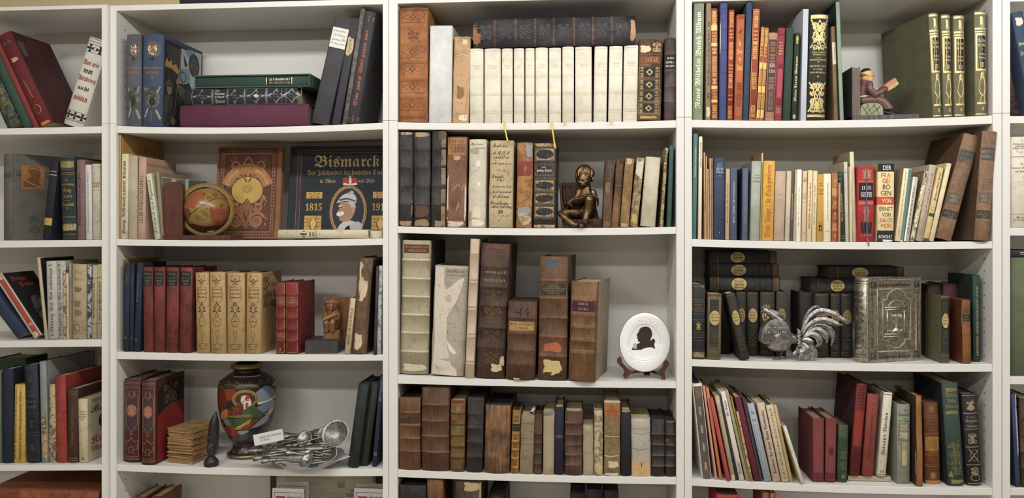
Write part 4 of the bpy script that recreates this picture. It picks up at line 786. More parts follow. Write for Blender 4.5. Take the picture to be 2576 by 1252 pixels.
book('brown leather folio lettered TOM. XI. with small pasted octagon', 'l:8a6349:6d4a37', 1122.6, 1173, 344, 1126.5, [('r', 'c:a8774c', .03, .95, .80, .985), ht('HIST. NAT.', 'b', 'c:6b4a2e', .93, .965, .1, .9), ht('DES VEGE', 'b', 'c:6b4a2e', .895, .92, .15, .85), ht('ET ANTIQ.', 'b', 'c:6b4a2e', .86, .885, .12, .88), ht('TOM. XI', 'b', 'c:6b4a2e', .82, .85, .2, .8), ('j', 'v:b39274', .3, .7, .735, .795, 3), ('j', 'v:c9b7a5', .0, .98, .0, .07, 4), ('j', 'v:c9b7a5', .0, .1, .05, .6, 6), ('j', 'v:c9b7a5', .9, 1., .05, .5, 7), ('l', 'c:6b4a2e', .875, .0005)] + [('p', 'v:cdb9a2', [(.3 + .15 * i, .4 + .04 * (i % 3)), (.4 + .15 * i, .44 + .03 * (i % 2))], .001) for i in range(4)] + [('p', 'v:cdb9a2', [(.5, .18), (.65, .27)], .0014)], old=True, d=.19, right=[('r', 'l:6b4b35:4a3426', 0, 1, 0, 1)])
book('whitish parchment volume with torn paper at its foot', 'v:c4bba6:a89a80', 1178, 1222, 350.5, 1181, [ht('Historia', 'i', 'p:6a5d4a', .93, .965, .1, .8), ht('universalis', 'i', 'p:6a5d4a', .89, .92, .3, .95), ('j', 'm:8d7a5e:b5a68c', .05, .6, .83, .9, 2), ('j', 'v:d9d0c8', .15, .95, .01, .10, 3), ('j', 'v:d6c8b0', .2, .75, .1, .24, 5), ('j', 'c:a08a68', .02, .2, .06, .19, 6), ('p', 'p:57493a', [(.25, .11), (.45, .095), (.7, .085)], .0014), ('o', 'p:ded8cc', .5, .7, .46, .52), ('j', 'p:ddd5c6', .4, .7, .68, .76, 9)], old=True, d=.19)
book('parchment volume covered in brown handwriting on its whole spine', 'v:b5a17a:84704a', 1229.6, 1290, 353, 1233.5, [ht(s, 'i', 'p:4b3d28', v, v + .045, a, e) for s, v, a, e in (('Martinus', .92, .1, .75), ('AMTI', .835, .08, .85), ('caulites', .79, .15, .8), ('Aequora', .71, .1, .9), ('Quinti', .57, .1, .6), ('Thes', .53, .3, .6), ('Apoca de Sp', .445, .1, .9), ('psalmorum', .385, .1, .92), ('et Adami', .34, .15, .85), ('In aeterna', .265, .05, .8), ('inter lutetus', .225, .1, .95), ('anno', .16, .4, .6))] + [('p', 'p:4b3d28', [(.5, .2), (.4, .13), (.62, .15), (.45, .08)], .001), ('p', 'p:5b4a30', [(.3, .66), (.7, .64)], .001)], old=True, d=.19, b=.006)
book('patchy orange and grey volume with red label', 'm:a9743f:7d5732', 1298.6, 1338.5, 358.6, 1302, [('r', 'l:8f4038:743029', .02, .96, .61, .78), ('j', 'v:8f959a', .55, .98, .82, .99, 2), ('j', 'm:b59f7f:7d6a50', .03, .97, .02, .2, 3), ('j', 'v:8f9494', .02, .98, .17, .25, 5), ('p', 'c:6b5238', [(.1, .42), (.9, .42)], .001), ('p', 'p:c9b39a', [(.5, .66), (.56, .72)], .0012)], old=True, d=.18)
G3 = 'g:c0a468'
bd = [.115, .27, .425, .58, .745]
q = [('r', 'm:a98f5d:4d3d28', .03, .97, .955, .995), ('r', 'm:b39a66:4d3d28', .03, .97, .005, .04), ht('Die', 'f', 'g:efe5cc', .705, .72, .35, .55), ht('Heilige Schrift', 'f', 'g:efe5cc', .655, .695, .13, .83)]
for a, e in ((.795, .94), (.62, .73), (.44, .565), (.285, .41), (.13, .255)):
    q += [('f', G3, .05, .92, a, e, .0006)]
    if a != .62: q += [('r', 'm:a98f5d:5a4a33', .08, .9, a + .006, e - .006), ('o', 'c:2d2a33', .1, .88, a + .018, e - .018)]
    else: q += [('O', G3, x, x + .07, y, y + .018, .0005) for x in (.07, .83) for y in (.63, .70)]
q += [('l', 'c:5e4a34', v + s, .0009) for v in bd for s in (.012, -.012)]
book('black leather bible with gilt oval compartments beside the bronze boy', 'l:433c3c:302b2d', 1341.5, 1398.5, 360, 1343.5, q, bands=bd, bm='l:6b5545:3c3230', d=.19, b=.006)
book('dark brown worn calf volume leaning beside the bronze boy', 'l:6e5238:4b3a30', 1515, 1537.5, 402, 1523, [('j', 'l:96693f:6b4a30', .1, .7, .5, .68, 2), ('j', 'l:8a5c38:6b4a30', .05, .98, .0, .1, 3)], old=True, d=.14)
book('brown worn calf volume, second of four leaning', 'l:84603c:553d2b', 1538, 1557.8, 400, 1551, [('j', 'l:5a3826:46301f', .3, .95, .93, 1, 2), ('p', 'c:a07c50', [(.1, .62), (.95, .62)], .001)], old=True, d=.14)
book('light brown calf volume with frayed head, third of four leaning', 'l:a68556:84663f', 1559, 1582, 397, 1573.4, [('j', 'v:bfa57c', .1, .8, .9, 1.0, 3), ('j', 'v:ad9068', .05, .98, .0, .06, 4)], old=True, d=.14, Y=.004)
book('mottled brown volume with blank whitish title label', 'm:a58d68:6d5538', 1583.2, 1603.5, 395.7, 1602, [('r', 'v:d2c6b0', .05, .92, .70, .955), ('j', 'p:8a7a62', .2, .6, .93, .98, 3), ('j', 'm:b59f58:7d6a3c', .1, .95, .04, .2, 4)], old=True, d=.14)
book('plain vellum volume with yellowed edge leaning near the teal book', 'v:c2bba2:b0a68a', 1611, 1648.5, 393.4, 1625, d=.15, right=[('r', 'v:a2925e', 0, 1, 0, 1)])
book('thin torn brown volume leaning on the teal book', 'm:b39c72:5d4c32', 1660, 1667.8, 371, 1673.5, old=True, d=.14, Y=.01)
book('teal cloth book leaning against the post', 'c:2f6159', 1677.5, 1688.5, 365.6, 1684.5, d=.16, Y=.015)

row('C', 3, 'books on the third shelf of the folio bookcase')
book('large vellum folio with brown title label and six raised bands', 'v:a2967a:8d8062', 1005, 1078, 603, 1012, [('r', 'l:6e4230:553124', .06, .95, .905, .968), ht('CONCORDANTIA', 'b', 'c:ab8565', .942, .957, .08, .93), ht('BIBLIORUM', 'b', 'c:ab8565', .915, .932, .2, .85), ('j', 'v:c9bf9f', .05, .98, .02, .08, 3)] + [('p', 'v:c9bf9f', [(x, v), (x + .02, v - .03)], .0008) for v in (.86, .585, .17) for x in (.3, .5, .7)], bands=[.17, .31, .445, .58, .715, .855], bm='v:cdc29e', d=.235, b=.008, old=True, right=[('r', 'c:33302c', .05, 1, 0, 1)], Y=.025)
book('torn vellum folio with grey title strip and peeling white skin', 'v:aaa18c:8f8468', 1084, 1169, 666, 1095, [('r', 'v:9d9684', .32, .98, .88, .975), ht('SPINIANUS', 'b', 'p:4d463a', .935, .96, .34, .85), ht('Synopsis Temporum', 'f', 'p:4d463a', .905, .92, .36, .95), ('Q', 'v:d2c6b6', [(.03, .99), (.28, .98), (.3, .84), (.36, .78), (.55, .82), (.75, .88), (.9, .9), (.85, .83), (.7, .68), (.5, .58), (.42, .52), (.43, .35), (.47, .25), (.6, .1), (.78, .05), (.78, .0), (.02, .01), (.08, .3), (.03, .6)]), ('j', 'v:bcab8d', .35, .55, .66, .74, 5), ('Q', 'p:dcdad6', [(.43, .32), (.62, .26), (.72, .22), (.74, .205), (.66, .195), (.52, .23)])], d=.21, b=.005, old=True, Y=.02)
book('thin pinkish vellum spine with five double ribs standing forward', 'v:c0aa92:b29b82', 1169.5, 1192, 600, 1184, [('l', 'c:97826a', v + s, .0007) for v in (.895, .70, .505, .31, .115) for s in (.012, -.008)], bands=[.90, .885, .71, .69, .515, .495, .32, .30, .125, .105], d=.2, b=.003, Y=.004)
book('massive dark brown missal with chipped foot showing paper', 'l:5d4436:34261f', 1197, 1270, 610, 1211.6, [ht('MISSALE', 'b', 'g:b5a688', .775, .795, .15, .92), ht('ROMANO', 'b', 'g:b5a688', .715, .735, .15, .88), ('f', 'g:8a7358', .05, .95, .685, .81, .0007), ('j', 'v:c9b78f', .5, .92, .045, .11, 4), ('j', 'v:c0ad84', .8, .98, .09, .17, 5), ('p', 'p:5b4a33', [(.55, .06), (.88, .07)], .001), ('p', 'p:5b4a33', [(.58, .08), (.9, .09)], .001), ('j', 'l:7d5036:5d3a28', .1, .95, .955, .99, 9)] + [('s', 'g:7d6444', .15, .85, a, e, i) for i, (a, e) in enumerate(((.84, .94), (.57, .66), (.4, .54), (.26, .36), (.1, .2)))], bands=[.23, .375, .54, .675, .825], bm='l:5d4636:3c2c24', d=.24, b=.009, old=True, Y=.012, pg='3f3630')
book('brown bible volume with ink number 4 and pasted title label', 'l:6d4a33:4d3326', 1272.5, 1346.5, 756, 1279, [('r', 'v:b58a50', .06, .93, .625, .745), ('f', BK, .07, .92, .633, .737, .0006), ht('HEIL. SCHRIFFT', 'b', BK, .69, .725, .09, .9), ht('I. THEIL.', 'b', BK, .645, .675, .25, .75), ('q', BK, [(.34, .93), (.24, .85), (.42, .85), (.42, .80), (.46, .80), (.46, .92), (.42, .92), (.42, .87), (.31, .87)]), ('o', BK, .5, .54, .83, .85), ('p', BK, [(.7, .92), (.6, .88), (.66, .84), (.72, .88), (.66, .79)], .003), ('j', 'v:d2c4a4', .25, .5, .0, .02, 3)], bands=[.195, .375, .59, .79], bm='l:6b4a35:4b3428', d=.19, b=.009, old=True, Y=.004, pg='57483a')
book('tall brown volume with blue, orange and yellow paper patches', 'l:735137:513a2a', 1353.5, 1426.5, 644, 1358, [('j', 'c:2f6a80', .22, .72, .90, .985, 3), ('p', 'p:c9c4b4', [(.4, .95), (.55, .94)], .002), ('r', 'c:39332c', .03, .95, .685, .79), ('f', 'c:8d7a5c', .03, .95, .685, .79, .0006)] + [ht(s, 'b', 'c:8f7c5c', v, v + .013, a, e) for s, v, a, e in (('MYLII', .768, .35, .65), ('CORPORIS', .75, .25, .75), ('CONSTITUTIONUM', .733, .1, .9), ('MARCHICARUM', .716, .15, .85), ('TOM. VI', .697, .3, .7))] + [('j', 'c:b0623a', .15, .85, .225, .31, 5), ('j', 'v:c9b070', .13, .85, .035, .175, 8), ('j', 'c:3f2f22', .2, .5, .03, .07, 2)], bands=[.20, .355, .51, .665, .81], bm='l:93683f:6d4a2e', d=.235, b=.007, old=True, Y=.012, yaw=-R(4), right=[('r', 'c:4a4238', .03, 1, 0, 1)])
book('brown leather bible with red title label, tan side turned outward', 'l:87613d:64452d', 1430, 1497, 706, 1438, [('r', 'c:4a2030', .05, .95, .70, .80), ht('BIBLIA', 'b', 'g:cdb894', .765, .79, .3, .68), ht('SACRA', 'b', 'g:cdb894', .715, .74, .3, .68), ht('I.', 'b', 'g:b5905c', .60, .64, .46, .54), ('o', 'g:b08d5c', .06, .1, .775, .79), ('o', 'g:b08d5c', .9, .94, .775, .79), ('o', 'g:b08d5c', .06, .1, .71, .725), ('o', 'g:b08d5c', .9, .94, .71, .725)] + [('p', 'v:c09a62', [(.05 + .9 * i / 24, v + .003 * (i % 2)) for i in range(25)], .0009) for v in (.84, .665, .565, .535, .43, .31)], bands=[.29, .41, .545, .68, .82], bm='l:9a6f45:73502f', d=.19, b=.009, old=True, Y=.004, yaw=-R(11), right=[('r', 'v:94836a', .06, 1, 0, 1)])

row('C', 4, 'books on the fourth shelf of the folio bookcase')
book('thick brown calf volume with dark upper compartment against the post', 'k:7d5634:55381f', 996.5, 1058, 998, 997, [('r', 'k:4a3a30:352a24', .03, .97, .63, .77), ('j', 'l:453024:5d4028', .1, .9, .82, .96, 3)], bands=[.26, .44, .62, .80], bm='l:93663a:6d4a2a', d=.17, b=.007, old=True, pg='3d352e')
book('tallest brown calf volume of the fourth shelf with four thin ribs', 'k:6a4a32:42291f', 1060.5, 1131, 973, 1061.5, bands=[.23, .42, .605, .80], bm='l:8f6238:6b4728', d=.2, b=.008, old=True)
book('brown volume with red top label and gilt compartments', 'l:84602f:5f3d22', 1132.5, 1169, 1004, 1134.5, [('r', 'l:8f4028:7d3a26', .04, .96, .955, .99), ('r', 'l:8a4f2a:743c22', .04, .96, .66, .79), ('r', 'l:7d6a38:5f4d28', .04, .96, .51, .64), ('s', 'g:c9a75c', .35, .7, .84, .92, 2)] + [('s', 'g:a98443', .1, .9, a, e, i) for i, (a, e) in enumerate(((.37, .49), (.22, .33), (.05, .17)))] + lines('g:c0a060', .0008, .80, .65, .5, .35, .20), bands=[.195, .35, .50, .655, .81], bm='l:5d4022:3d2a18', d=.16, b=.006, old=True)
book('black grey leather volume with brown edges beside the red labelled one', 'l:3f3937:2a2626', 1173, 1214, 998, 1177, [('f', 'l:6d4f3a:4d382c', .03, .97, .80, .98, .0016), ('s', 'c:4d4644', .15, .85, .64, .76, 3)], bands=[.215, .41, .6, .79], bm='l:57483f:3a302c', d=.17, b=.006, old=True, pg='302c2a')
book('broad volume with long brown vertical streaks and no ribs', 'k:9a7048:3b281f', 1218, 1282.5, 1016, 1221.5, [('r', 'l:8d6038:5d3d26', .01, .99, .955, .985), ('r', 'l:7d5535:4d3424', .01, .99, .012, .03)], d=.19, b=.010, old=True, pg='2d2926')
book('small tan gilt volume with black title label', 'l:a5762f:7d5522', 1284, 1304.5, 1029.6, 1290, [('r', 'c:1f2a22', .02, .98, .665, .78), ('l', 'g:c9a65a', .74, .0006), ('l', 'g:c9a65a', .70, .0006)] + [('s', 'g:8d6426', .15, .85, a, e, i) for i, (a, e) in enumerate(((.8, .92), (.53, .63), (.4, .49), (.26, .36), (.12, .22)))], bands=[.1, .245, .38, .51], bm='l:c0954a:8d6a32', d=.13, b=.004, pg='33352e')
t = book('creased grey brown parchment volume with paper roll on top', 'v:8d7c62:76654a', 1306.5, 1341, 1041.7, 1311.5, [('p', 'c:645438', [(.1, v), (.5, v + .012), (.9, v - .006)], .0009) for v in (.85, .72, .6, .5, .38, .25)], d=.13, old=True, b=.005)
book('small dark brown volume with gilt rosettes', 'l:52392a:35251c', 1342.5, 1363.3, 1040, 1344, [('r', 'l:7a332a:5d2620', .03, .97, .94, .99), ('r', 'l:7d5a3a:5d3f28', .04, .96, .68, .82)] + [('O', 'g:8d7048', .25, .75, a, a + .09, .0012) for a in (.55, .4, .22, .06)], bands=[.03, .18, .35, .52, .67], bm='l:6b4c36:453024', d=.13, pg='4a2a26')
book('plain beige vellum volume with grey cap beside the violet one', 'v:a8977a:94845f', 1365.3, 1393.5, 1034, 1367, [('r', 'c:7d776c', .02, .98, .93, .995)], d=.14, old=True, b=.005)
book('dark violet velvet volume with small brass clasp plate', 'c:2a2140', 1395, 1418.3, 1022, 1395.3, [('o', 'g:9d8040', .12, .88, .545, .585), ('o', 'c:4d3f2a', .25, .75, .555, .575)], d=.15, b=.005)
book('brown stained volume with five frayed ribs beside the violet velvet one', 'k:6d4d3d:47302a', 1420, 1465.3, 1032, 1421.5, bands=[.16, .32, .48, .64, .82], bm='l:7d5c45:54392e', d=.16, b=.007, old=True)
book('smallest vellum volume of the fourth shelf', 'v:a4967c:93846a', 1467, 1493, 1068, 1466.8, [('l', 'c:8a7a60', .45, .0006), ('r', 'c:8f8472', .02, .98, .975, .995)], d=.12, old=True, b=.004)
book('narrow scuffed cream volume with brown streaks', 'm:c0ad8a:7d6a4d', 1495, 1517, 1032, 1494.5, [('j', 'v:cbb186', .1, .95, .02, .2, 3), ('q', 'p:3c3328', [(.15, .74), (.3, .74), (.22, .70)]), ('p', 'v:d2c6aa', [(.4, .95), (.45, .2)], .0012)], d=.14, old=True)
book('tall volume with orange title label over worn olive brown board', 'm:8a714c:75603c', 1519.5, 1560.3, 1006.7, 1520, [('r', 'c:b06a38', .02, .98, .79, .95), ('r', 'v:cdc3ae', .0, 1, .975, 1)] + [ht(s, 'f', 'p:4a3320', v, v + .017, a, e) for s, v, a, e in (('Europa', .925, .3, .7), ('von', .9, .4, .6), ('Christlich', .875, .25, .75), ('Encyclopedia', .852, .1, .95), ('II. Theil', .83, .2, .8), ('Leben u. Reise', .805, .15, .9))] + [('p', 'v:cfc3a6', [(.05, .53), (.5, .525), (.95, .53)], .0018), ('p', 'v:cfc3a6', [(.02, .265), (.3, .255), (.9, .27)], .003), ('j', 'v:cdc0a2', .2, .95, .1, .2, 4), ('j', 'v:c9bea8', .0, .98, .0, .04, 6)], d=.17, old=True, b=.004)
book('black cloth volume with pale head edge beside orange labelled one', 'c:242126', 1562, 1587, 1029.6, 1562.5, [('j', 'v:b59d72', .02, .98, .965, 1, 3)], d=.16, b=.004)
book('whitish parchment volume with brown handwriting and tan foot label', 'v:b0aa9c:9c9484', 1588.5, 1637.3, 1051, 1588, [ht('Gesch. d.', 'i', 'c:7a6040', .9, .955, .12, .65), ht('Kirchenhym', 'i', 'c:7a6040', .85, .895, .08, .8), ht('Dienstvorschrift', 'i', 'c:7a6040', .80, .84, .05, .95), ('r', 'v:cda772', .01, .99, .0, .26), ('p', BK, [(.53, .24), (.53, .17)], .0022), ('p', BK, [(.53, .14), (.53, .12)], .0014), ('f', 'c:b08d5c', .35, .75, .03, .1, .0006), ht('I', 'b', BK, .05, .08, .53, .57), ('p', 'c:8d8470', [(.1, .75), (.6, .73), (.95, .76)], .0008), ('p', 'c:8d8470', [(.1, .48), (.5, .46), (.95, .49)], .001)], d=.15, old=True, b=.006)
for a, e, yt, lab in ((1639, 1672.5, 1053.7, 'black leather volume with orange worn ribs beside the whitish parchment'), (1673.5, 1699, 1056, 'black leather volume with orange worn ribs against the post')):
    book(lab, 'l:3d3634:282424', a, e, yt, a, [('j', 'l:a5683c:7d4a2c', .02, .98, .955, 1, 3), ('j', 'l:8d5a36:3d302a', .05, .3, .62, .68, 4), ('p', 'c:8d6a45', [(.5, .8), (.7, .83)], .001)], bands=[.19, .375, .565, .755], bm='l:8a6140:4d3a2e', d=.15, b=.005, old=True, pg='2a2828')
row('C', 5, 'books below the fourth shelf of the folio bookcase')
book('black leather volume top, first below the fourth shelf', 'l:35312f:262323', 1003, 1073, 1218, 1003, d=.17, old=True, pg='2d2a28')
book('brown volume top with red label below the streaked broad row', 'l:80582f:5d3f28', 1074, 1115, 1204.5, 1075, [('r', 'l:8f3f26:70301f', .02, .98, .78, .87)], d=.16, old=True)
book('dark brown volume with pale frayed edges leaning below the fourth shelf', 'l:5d4c36:3a3026', 1137, 1203, 1208, 1146, [('j', 'v:b59a6c', .3, .98, .93, 1, 3), ('r', 'v:a5926d', .93, 1, 0, 1), ('p', 'v:b59f75', [(.02, .87), (.9, .85)], .002)], d=.16, old=True)
for k, (a, e, yt) in enumerate(((1230, 1271, 1239), (1434, 1473, 1238), (1475, 1516, 1229), (1519, 1556, 1232))):
    book('dim dark volume top below the fourth shelf, ' + ('under the small tan gilt volume', 'under the violet velvet volume', 'under the smallest vellum volume', 'under the orange labelled volume')[k], 'l:3d3430:2b2624', a, e, yt, a, d=.15, Y=.05, old=True, pg='262322')
GAIN = 1.4
for k, u in enumerate((1620, 1655)):
    x = X(u, .12); m = MB(); m.prism([(-.012, 0), (.004, 0), (.012, .19), (.010, .262), (-.002, .264), (-.004, .19)], 0, .012); m.box((-.016, 0, 0), (.014, .10, .003))
    t = thing('bookend', ('dark metal bookend prong under the whitish parchment volume', 'dark metal bookend prong under the first black ribbed volume')[k], 'bookend', (x, .12 + .02 * k, SZ['C', 5](0) + .0005), group='bookends below the fourth shelf')
    m.build('bracket', M('c:332823'), t)
# ================================================================== rooster bookcase
row('R', 1, 'books on the top shelf of the rooster bookcase')
book('olive green picture book lettered in pale blackletter, against the post', 'c:8c9a74', 1741.8, 1767.5, 6.5, 1746, [vt('Neues Wilhelm Busch Album', 'f', 'g:e9e2b6', .10, .92, .2, .85)], d=.21, b=.002)
book('grey brown thin book with dark vertical print and torn foot', 'c:8f7c66', 1775, 1787.7, 1.3, 1776.7, [vt('Ueber Berge und durch Täler', 'f', 'p:3f3428', .29, .75, .3, .8), ('s', 'p:3f3428', .25, .8, .78, .82, 1), ('s', 'p:3f3428', .25, .8, .18, .23, 2), ('j', 'v:cdb892', .05, .95, .02, .12, 3)], d=.2)
rg = 'g:d9b25a'
book('red volume with gilt bands and red title fields', 'l:a8503c:93402f', 1789.5, 1805.8, 21, 1788.7, [('s', rg, .03, .97, .85, .98, 1, 1.2), ('r', rg, .03, .97, .80, .85), ('r', rg, .03, .97, .66, .69), ('s', rg, .05, .95, .59, .65, 2), ('s', rg, .05, .95, .39, .575, 3, 1.4), ('s', rg, .05, .95, .32, .38, 4), ('r', rg, .03, .97, .28, .31), ('r', rg, .03, .97, .16, .185), ('s', rg, .05, .95, .02, .14, 5, 1.2)] + [ht(s, 'b', rg, v, v + .018, .15, .9) for s, v in (('K. MAY', .77), ('KINDER', .74), ('IM', .715), ('WALDE', .695), ('LEIPZIG', .255), ('VERLAG', .23), ('VON', .205), ('E. MUNZ', .19))], d=.16)
book('bright blue cloth book with thin ribs between two red gilt ones', 'c:4553a5', 1809, 1827.3, 7, 1812, [('l', 'c:333f86', v, .0008) for v in (.95, .77, .76, .6, .59, .41, .395, .2, .19)] + [('j', 'v:d9d6cc', .0, .1, .55, .85, 4)], d=.2)
book('red volume with gilt arabesque columns beside the blue cloth book', 'l:a33c30:8a2f27', 1828.8, 1843, 24.3, 1833.7, [('s', rg, .05, .95, .84, .98, 2, 1.5), ('s', rg, .05, .95, .55, .71, 3, 1.5), ('s', rg, .05, .95, .29, .42, 5, 1.5), ('s', rg, .05, .95, .02, .13, 6, 1.5)] + [ht(s, 'f', rg, v, v + .016, .15, .85) for s, v in (('Unser', .80), ('liebes', .77), ('Volk', .74), ('Und', .49), ('Das', .46), ('Leben', .43), ('Verlag', .22), ('Sohn', .18))], d=.17)
book('orange brown cloth book with gilt title and dark swallow', 'c:b5653f', 1846.8, 1866.8, 36.5, 1853.7, [ht('Im', 'f', rg, .70, .76, .3, .6), ht('Reich', 'f', rg, .62, .67, .12, .9), ht('des', 'f', rg, .56, .6, .35, .65), ht('Traums', 'f', rg, .47, .53, .12, .9), ('q', 'p:4a3428', [(.5, .83), (.9, .86), (.6, .845), (.75, .88), (.5, .85), (.2, .83), (.45, .82), (.8, .80)]), ('s', 'c:6b3a28', .1, .9, .13, .36, 3, 1.3), ('j', 'c:8d4a30', .02, .98, .95, 1, 3)] + lines('c:6b3a28', .0008, .035, .02), d=.17)
book('tall dark blue cloth book standing between orange and red gilt ones', 'c:234f7a', 1868.3, 1882.3, 2.5, 1878.5, [('l', 'c:1b3d60', v, .001) for v in (.8, .6, .4, .2)], d=.2)
for a, e, yt, t0, lab, sd in ((1884, 1901.5, 21.7, 1894.6, 'tall red volume with gilt scrollwork panels', 1), (1902.3, 1911.2, 66.5, 1915.3, 'small red gilt volume, first of a pair', 4), (1911.8, 1920.8, 69, 1925, 'small red gilt volume, second of a pair', 7)):
    q = [('f', rg, .04, .96, .01, .99, .0006)]
    q += [('s', rg, .06, .94, .83, .98, sd, 1.4), ('s', rg, .06, .94, .55, .71, sd + 1, 1.4), ('s', rg, .06, .94, .28, .43, sd + 2, 1.4), ('s', rg, .06, .94, .03, .14, sd + 3, 1.2)] if sd == 1 else [('s', rg, .03, .97, .86, .98, sd), ('s', rg, .03, .97, .80, .86, sd), ('r', rg, .03, .97, .55, .62), ('r', rg, .03, .97, .30, .37), ('r', rg, .03, .97, .03, .12)] + [('p', rg, [(x + .06 * sin(i * 1.3), .13 + .16 * i / 9) for i in range(10)], .0007) for x in (.2, .4, .6, .8)] + [('p', rg, [(x + .06 * sin(i * 1.3), .38 + .16 * i / 9) for i in range(10)], .0007) for x in (.2, .4, .6, .8)]
    q += [ht(s, 'b', rg, v, v + .018, .15, .85) for s, v in (('Carmen', .79), ('Silva', .755), ('Die', .72), ('1889', .685))]
    book(lab, 'l:a84a3c:8f3a30', a, e, yt, t0, q, d=.16 if sd == 1 else .13)
book('salmon volume with dark arabesque columns and pink title shield', 'c:b58268', 1924, 1947.3, 82, 1934, [('r', 'c:4d3a3a', .1, .9, .10, .92), ('f', 'c:8d5d48', .04, .96, .04, .95, .001), ('s', 'c:a5785f', .14, .86, .78, .9, 2, 1.2), ('s', 'c:a5785f', .14, .86, .62, .76, 3, 1.2), ('s', 'c:a5785f', .14, .86, .12, .34, 4, 1.5), ('s', 'c:a5785f', .14, .86, .35, .5, 6, 1.2), ('q', 'c:b5705c', [(.05, .66), (.5, .72), (.95, .66), (.95, .53), (.5, .47), (.05, .53)]), ht('Lieb', 'f', 'c:e0b490', .60, .65, .2, .8), ht('& Lust', 'f', 'c:e0b490', .54, .59, .2, .85)], d=.15)
book('crimson cloth volume with darker panel beside the salmon one', 'c:963b48', 1948.2, 1966, 70, 1957.7, [ht(s, 'f', 'g:c9a06a', v, v + .02, .2, .8) for s, v in (('Berühmte', .83), ('aus der', .80), ('Deutsche', .77), ('Welt', .74), ('C.C.S.', .71))] + [('s', 'c:6b2835', .08, .92, .56, .62, 2), ('s', 'c:6b2835', .08, .92, .16, .24, 3), ('r', 'c:ab4d5c', .2, .8, .25, .56), ('f', 'g:b58a60', .12, .82, .07, .15, .0008), ('s', 'g:b58a60', .15, .8, .08, .14, 1)] + lines('c:6b2835', .001, .93, .92), d=.16)
book('plain dark green cloth volume beside the crimson one', 'c:2f4a3a', 1968.6, 1988, 70, 1978, d=.16)
book('slim dark green volume with gilt vertical title and leaf', 'c:243a2c', 1991, 2003.5, 82, 2000, [vt('Kleine Traum Abenteuer', 'f', 'g:d9cf8d', .22, .73, .25, .78), ('s', 'g:b5a35c', .2, .8, .87, .96, 3), ('q', 'g:b5a35c', [(.5, .88), (.7, .92), (.5, .97), (.3, .92)]), ('o', 'g:b5a35c', .2, .8, .02, .075)], d=.15)
book('pale lavender slipcased volume between slim green and black gold ones', 'p:c3cbe0', 2014, 2028, 22.5, 2020.5, d=.2, b=.0005, nopage=True, left=[('r', 'p:b3bcd2', 0, 1, 0, 1)])
gg = 'g:cdb878'
book('broad black volume covered in gold strapwork with title panel', 'c:2f302b', 2028.5, 2075.5, 36, 2038, [('s', gg, .05, .95, .73, .95, 1, 1.0), ('s', gg, .08, .92, .66, .9, 14, 1.3), ('s', gg, .05, .95, .07, .36, 2, 1.0), ('s', gg, .08, .92, .1, .34, 17, 1.4), ('r', gg, .03, .97, .955, .99), ('r', gg, .03, .97, .03, .055), ('p', gg, [(.06, .95), (.3, .85), (.5, .72), (.7, .85), (.94, .95)], .003), ('p', gg, [(.06, .68), (.3, .76), (.5, .88), (.7, .76), (.94, .68)], .003), ('p', gg, [(.06, .08), (.3, .16), (.5, .36), (.7, .16), (.94, .08)], .003), ('p', gg, [(.06, .36), (.3, .28), (.5, .12), (.7, .28), (.94, .36)], .003), ('d', gg, .45, .55, .655, .675), ('d', gg, .45, .55, .40, .42)] + [ht(s, 'b', gg, v, v + .016, a, e) for s, v, a, e in (('PAUL LACROIX', .63, .15, .9), ('Bibliophile Jacob', .607, .2, .85), ('SCIENCES ET LETTRES', .56, .06, .96), ('AU', .54, .44, .56), ('MOYEN AGE', .50, .06, .96), ('ET A L EPOQUE', .47, .25, .75), ('DE LA RENAISSANCE', .44, .1, .92))] + [('l', gg, .59, .0006, .35, .65), ('l', 'c:2f302b', .05, .0009)], d=.2, b=.008)
book('thin brown book with white label leaning on the pale green one', 'c:86694a', 2099, 2110, 66.5, 2090, [('r', 'p:d9cfb8', .12, .9, .60, .83), vt('Kleine Reime', 'f', 'p:6d6250', .65, .78, .35, .7)], d=.16, Y=.03)
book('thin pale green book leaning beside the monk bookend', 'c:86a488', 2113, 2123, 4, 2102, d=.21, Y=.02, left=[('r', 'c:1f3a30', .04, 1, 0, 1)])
of = 'c:6d6950'; ge = 'g:e3cf8d'; lt_ = 'c:cdb987'
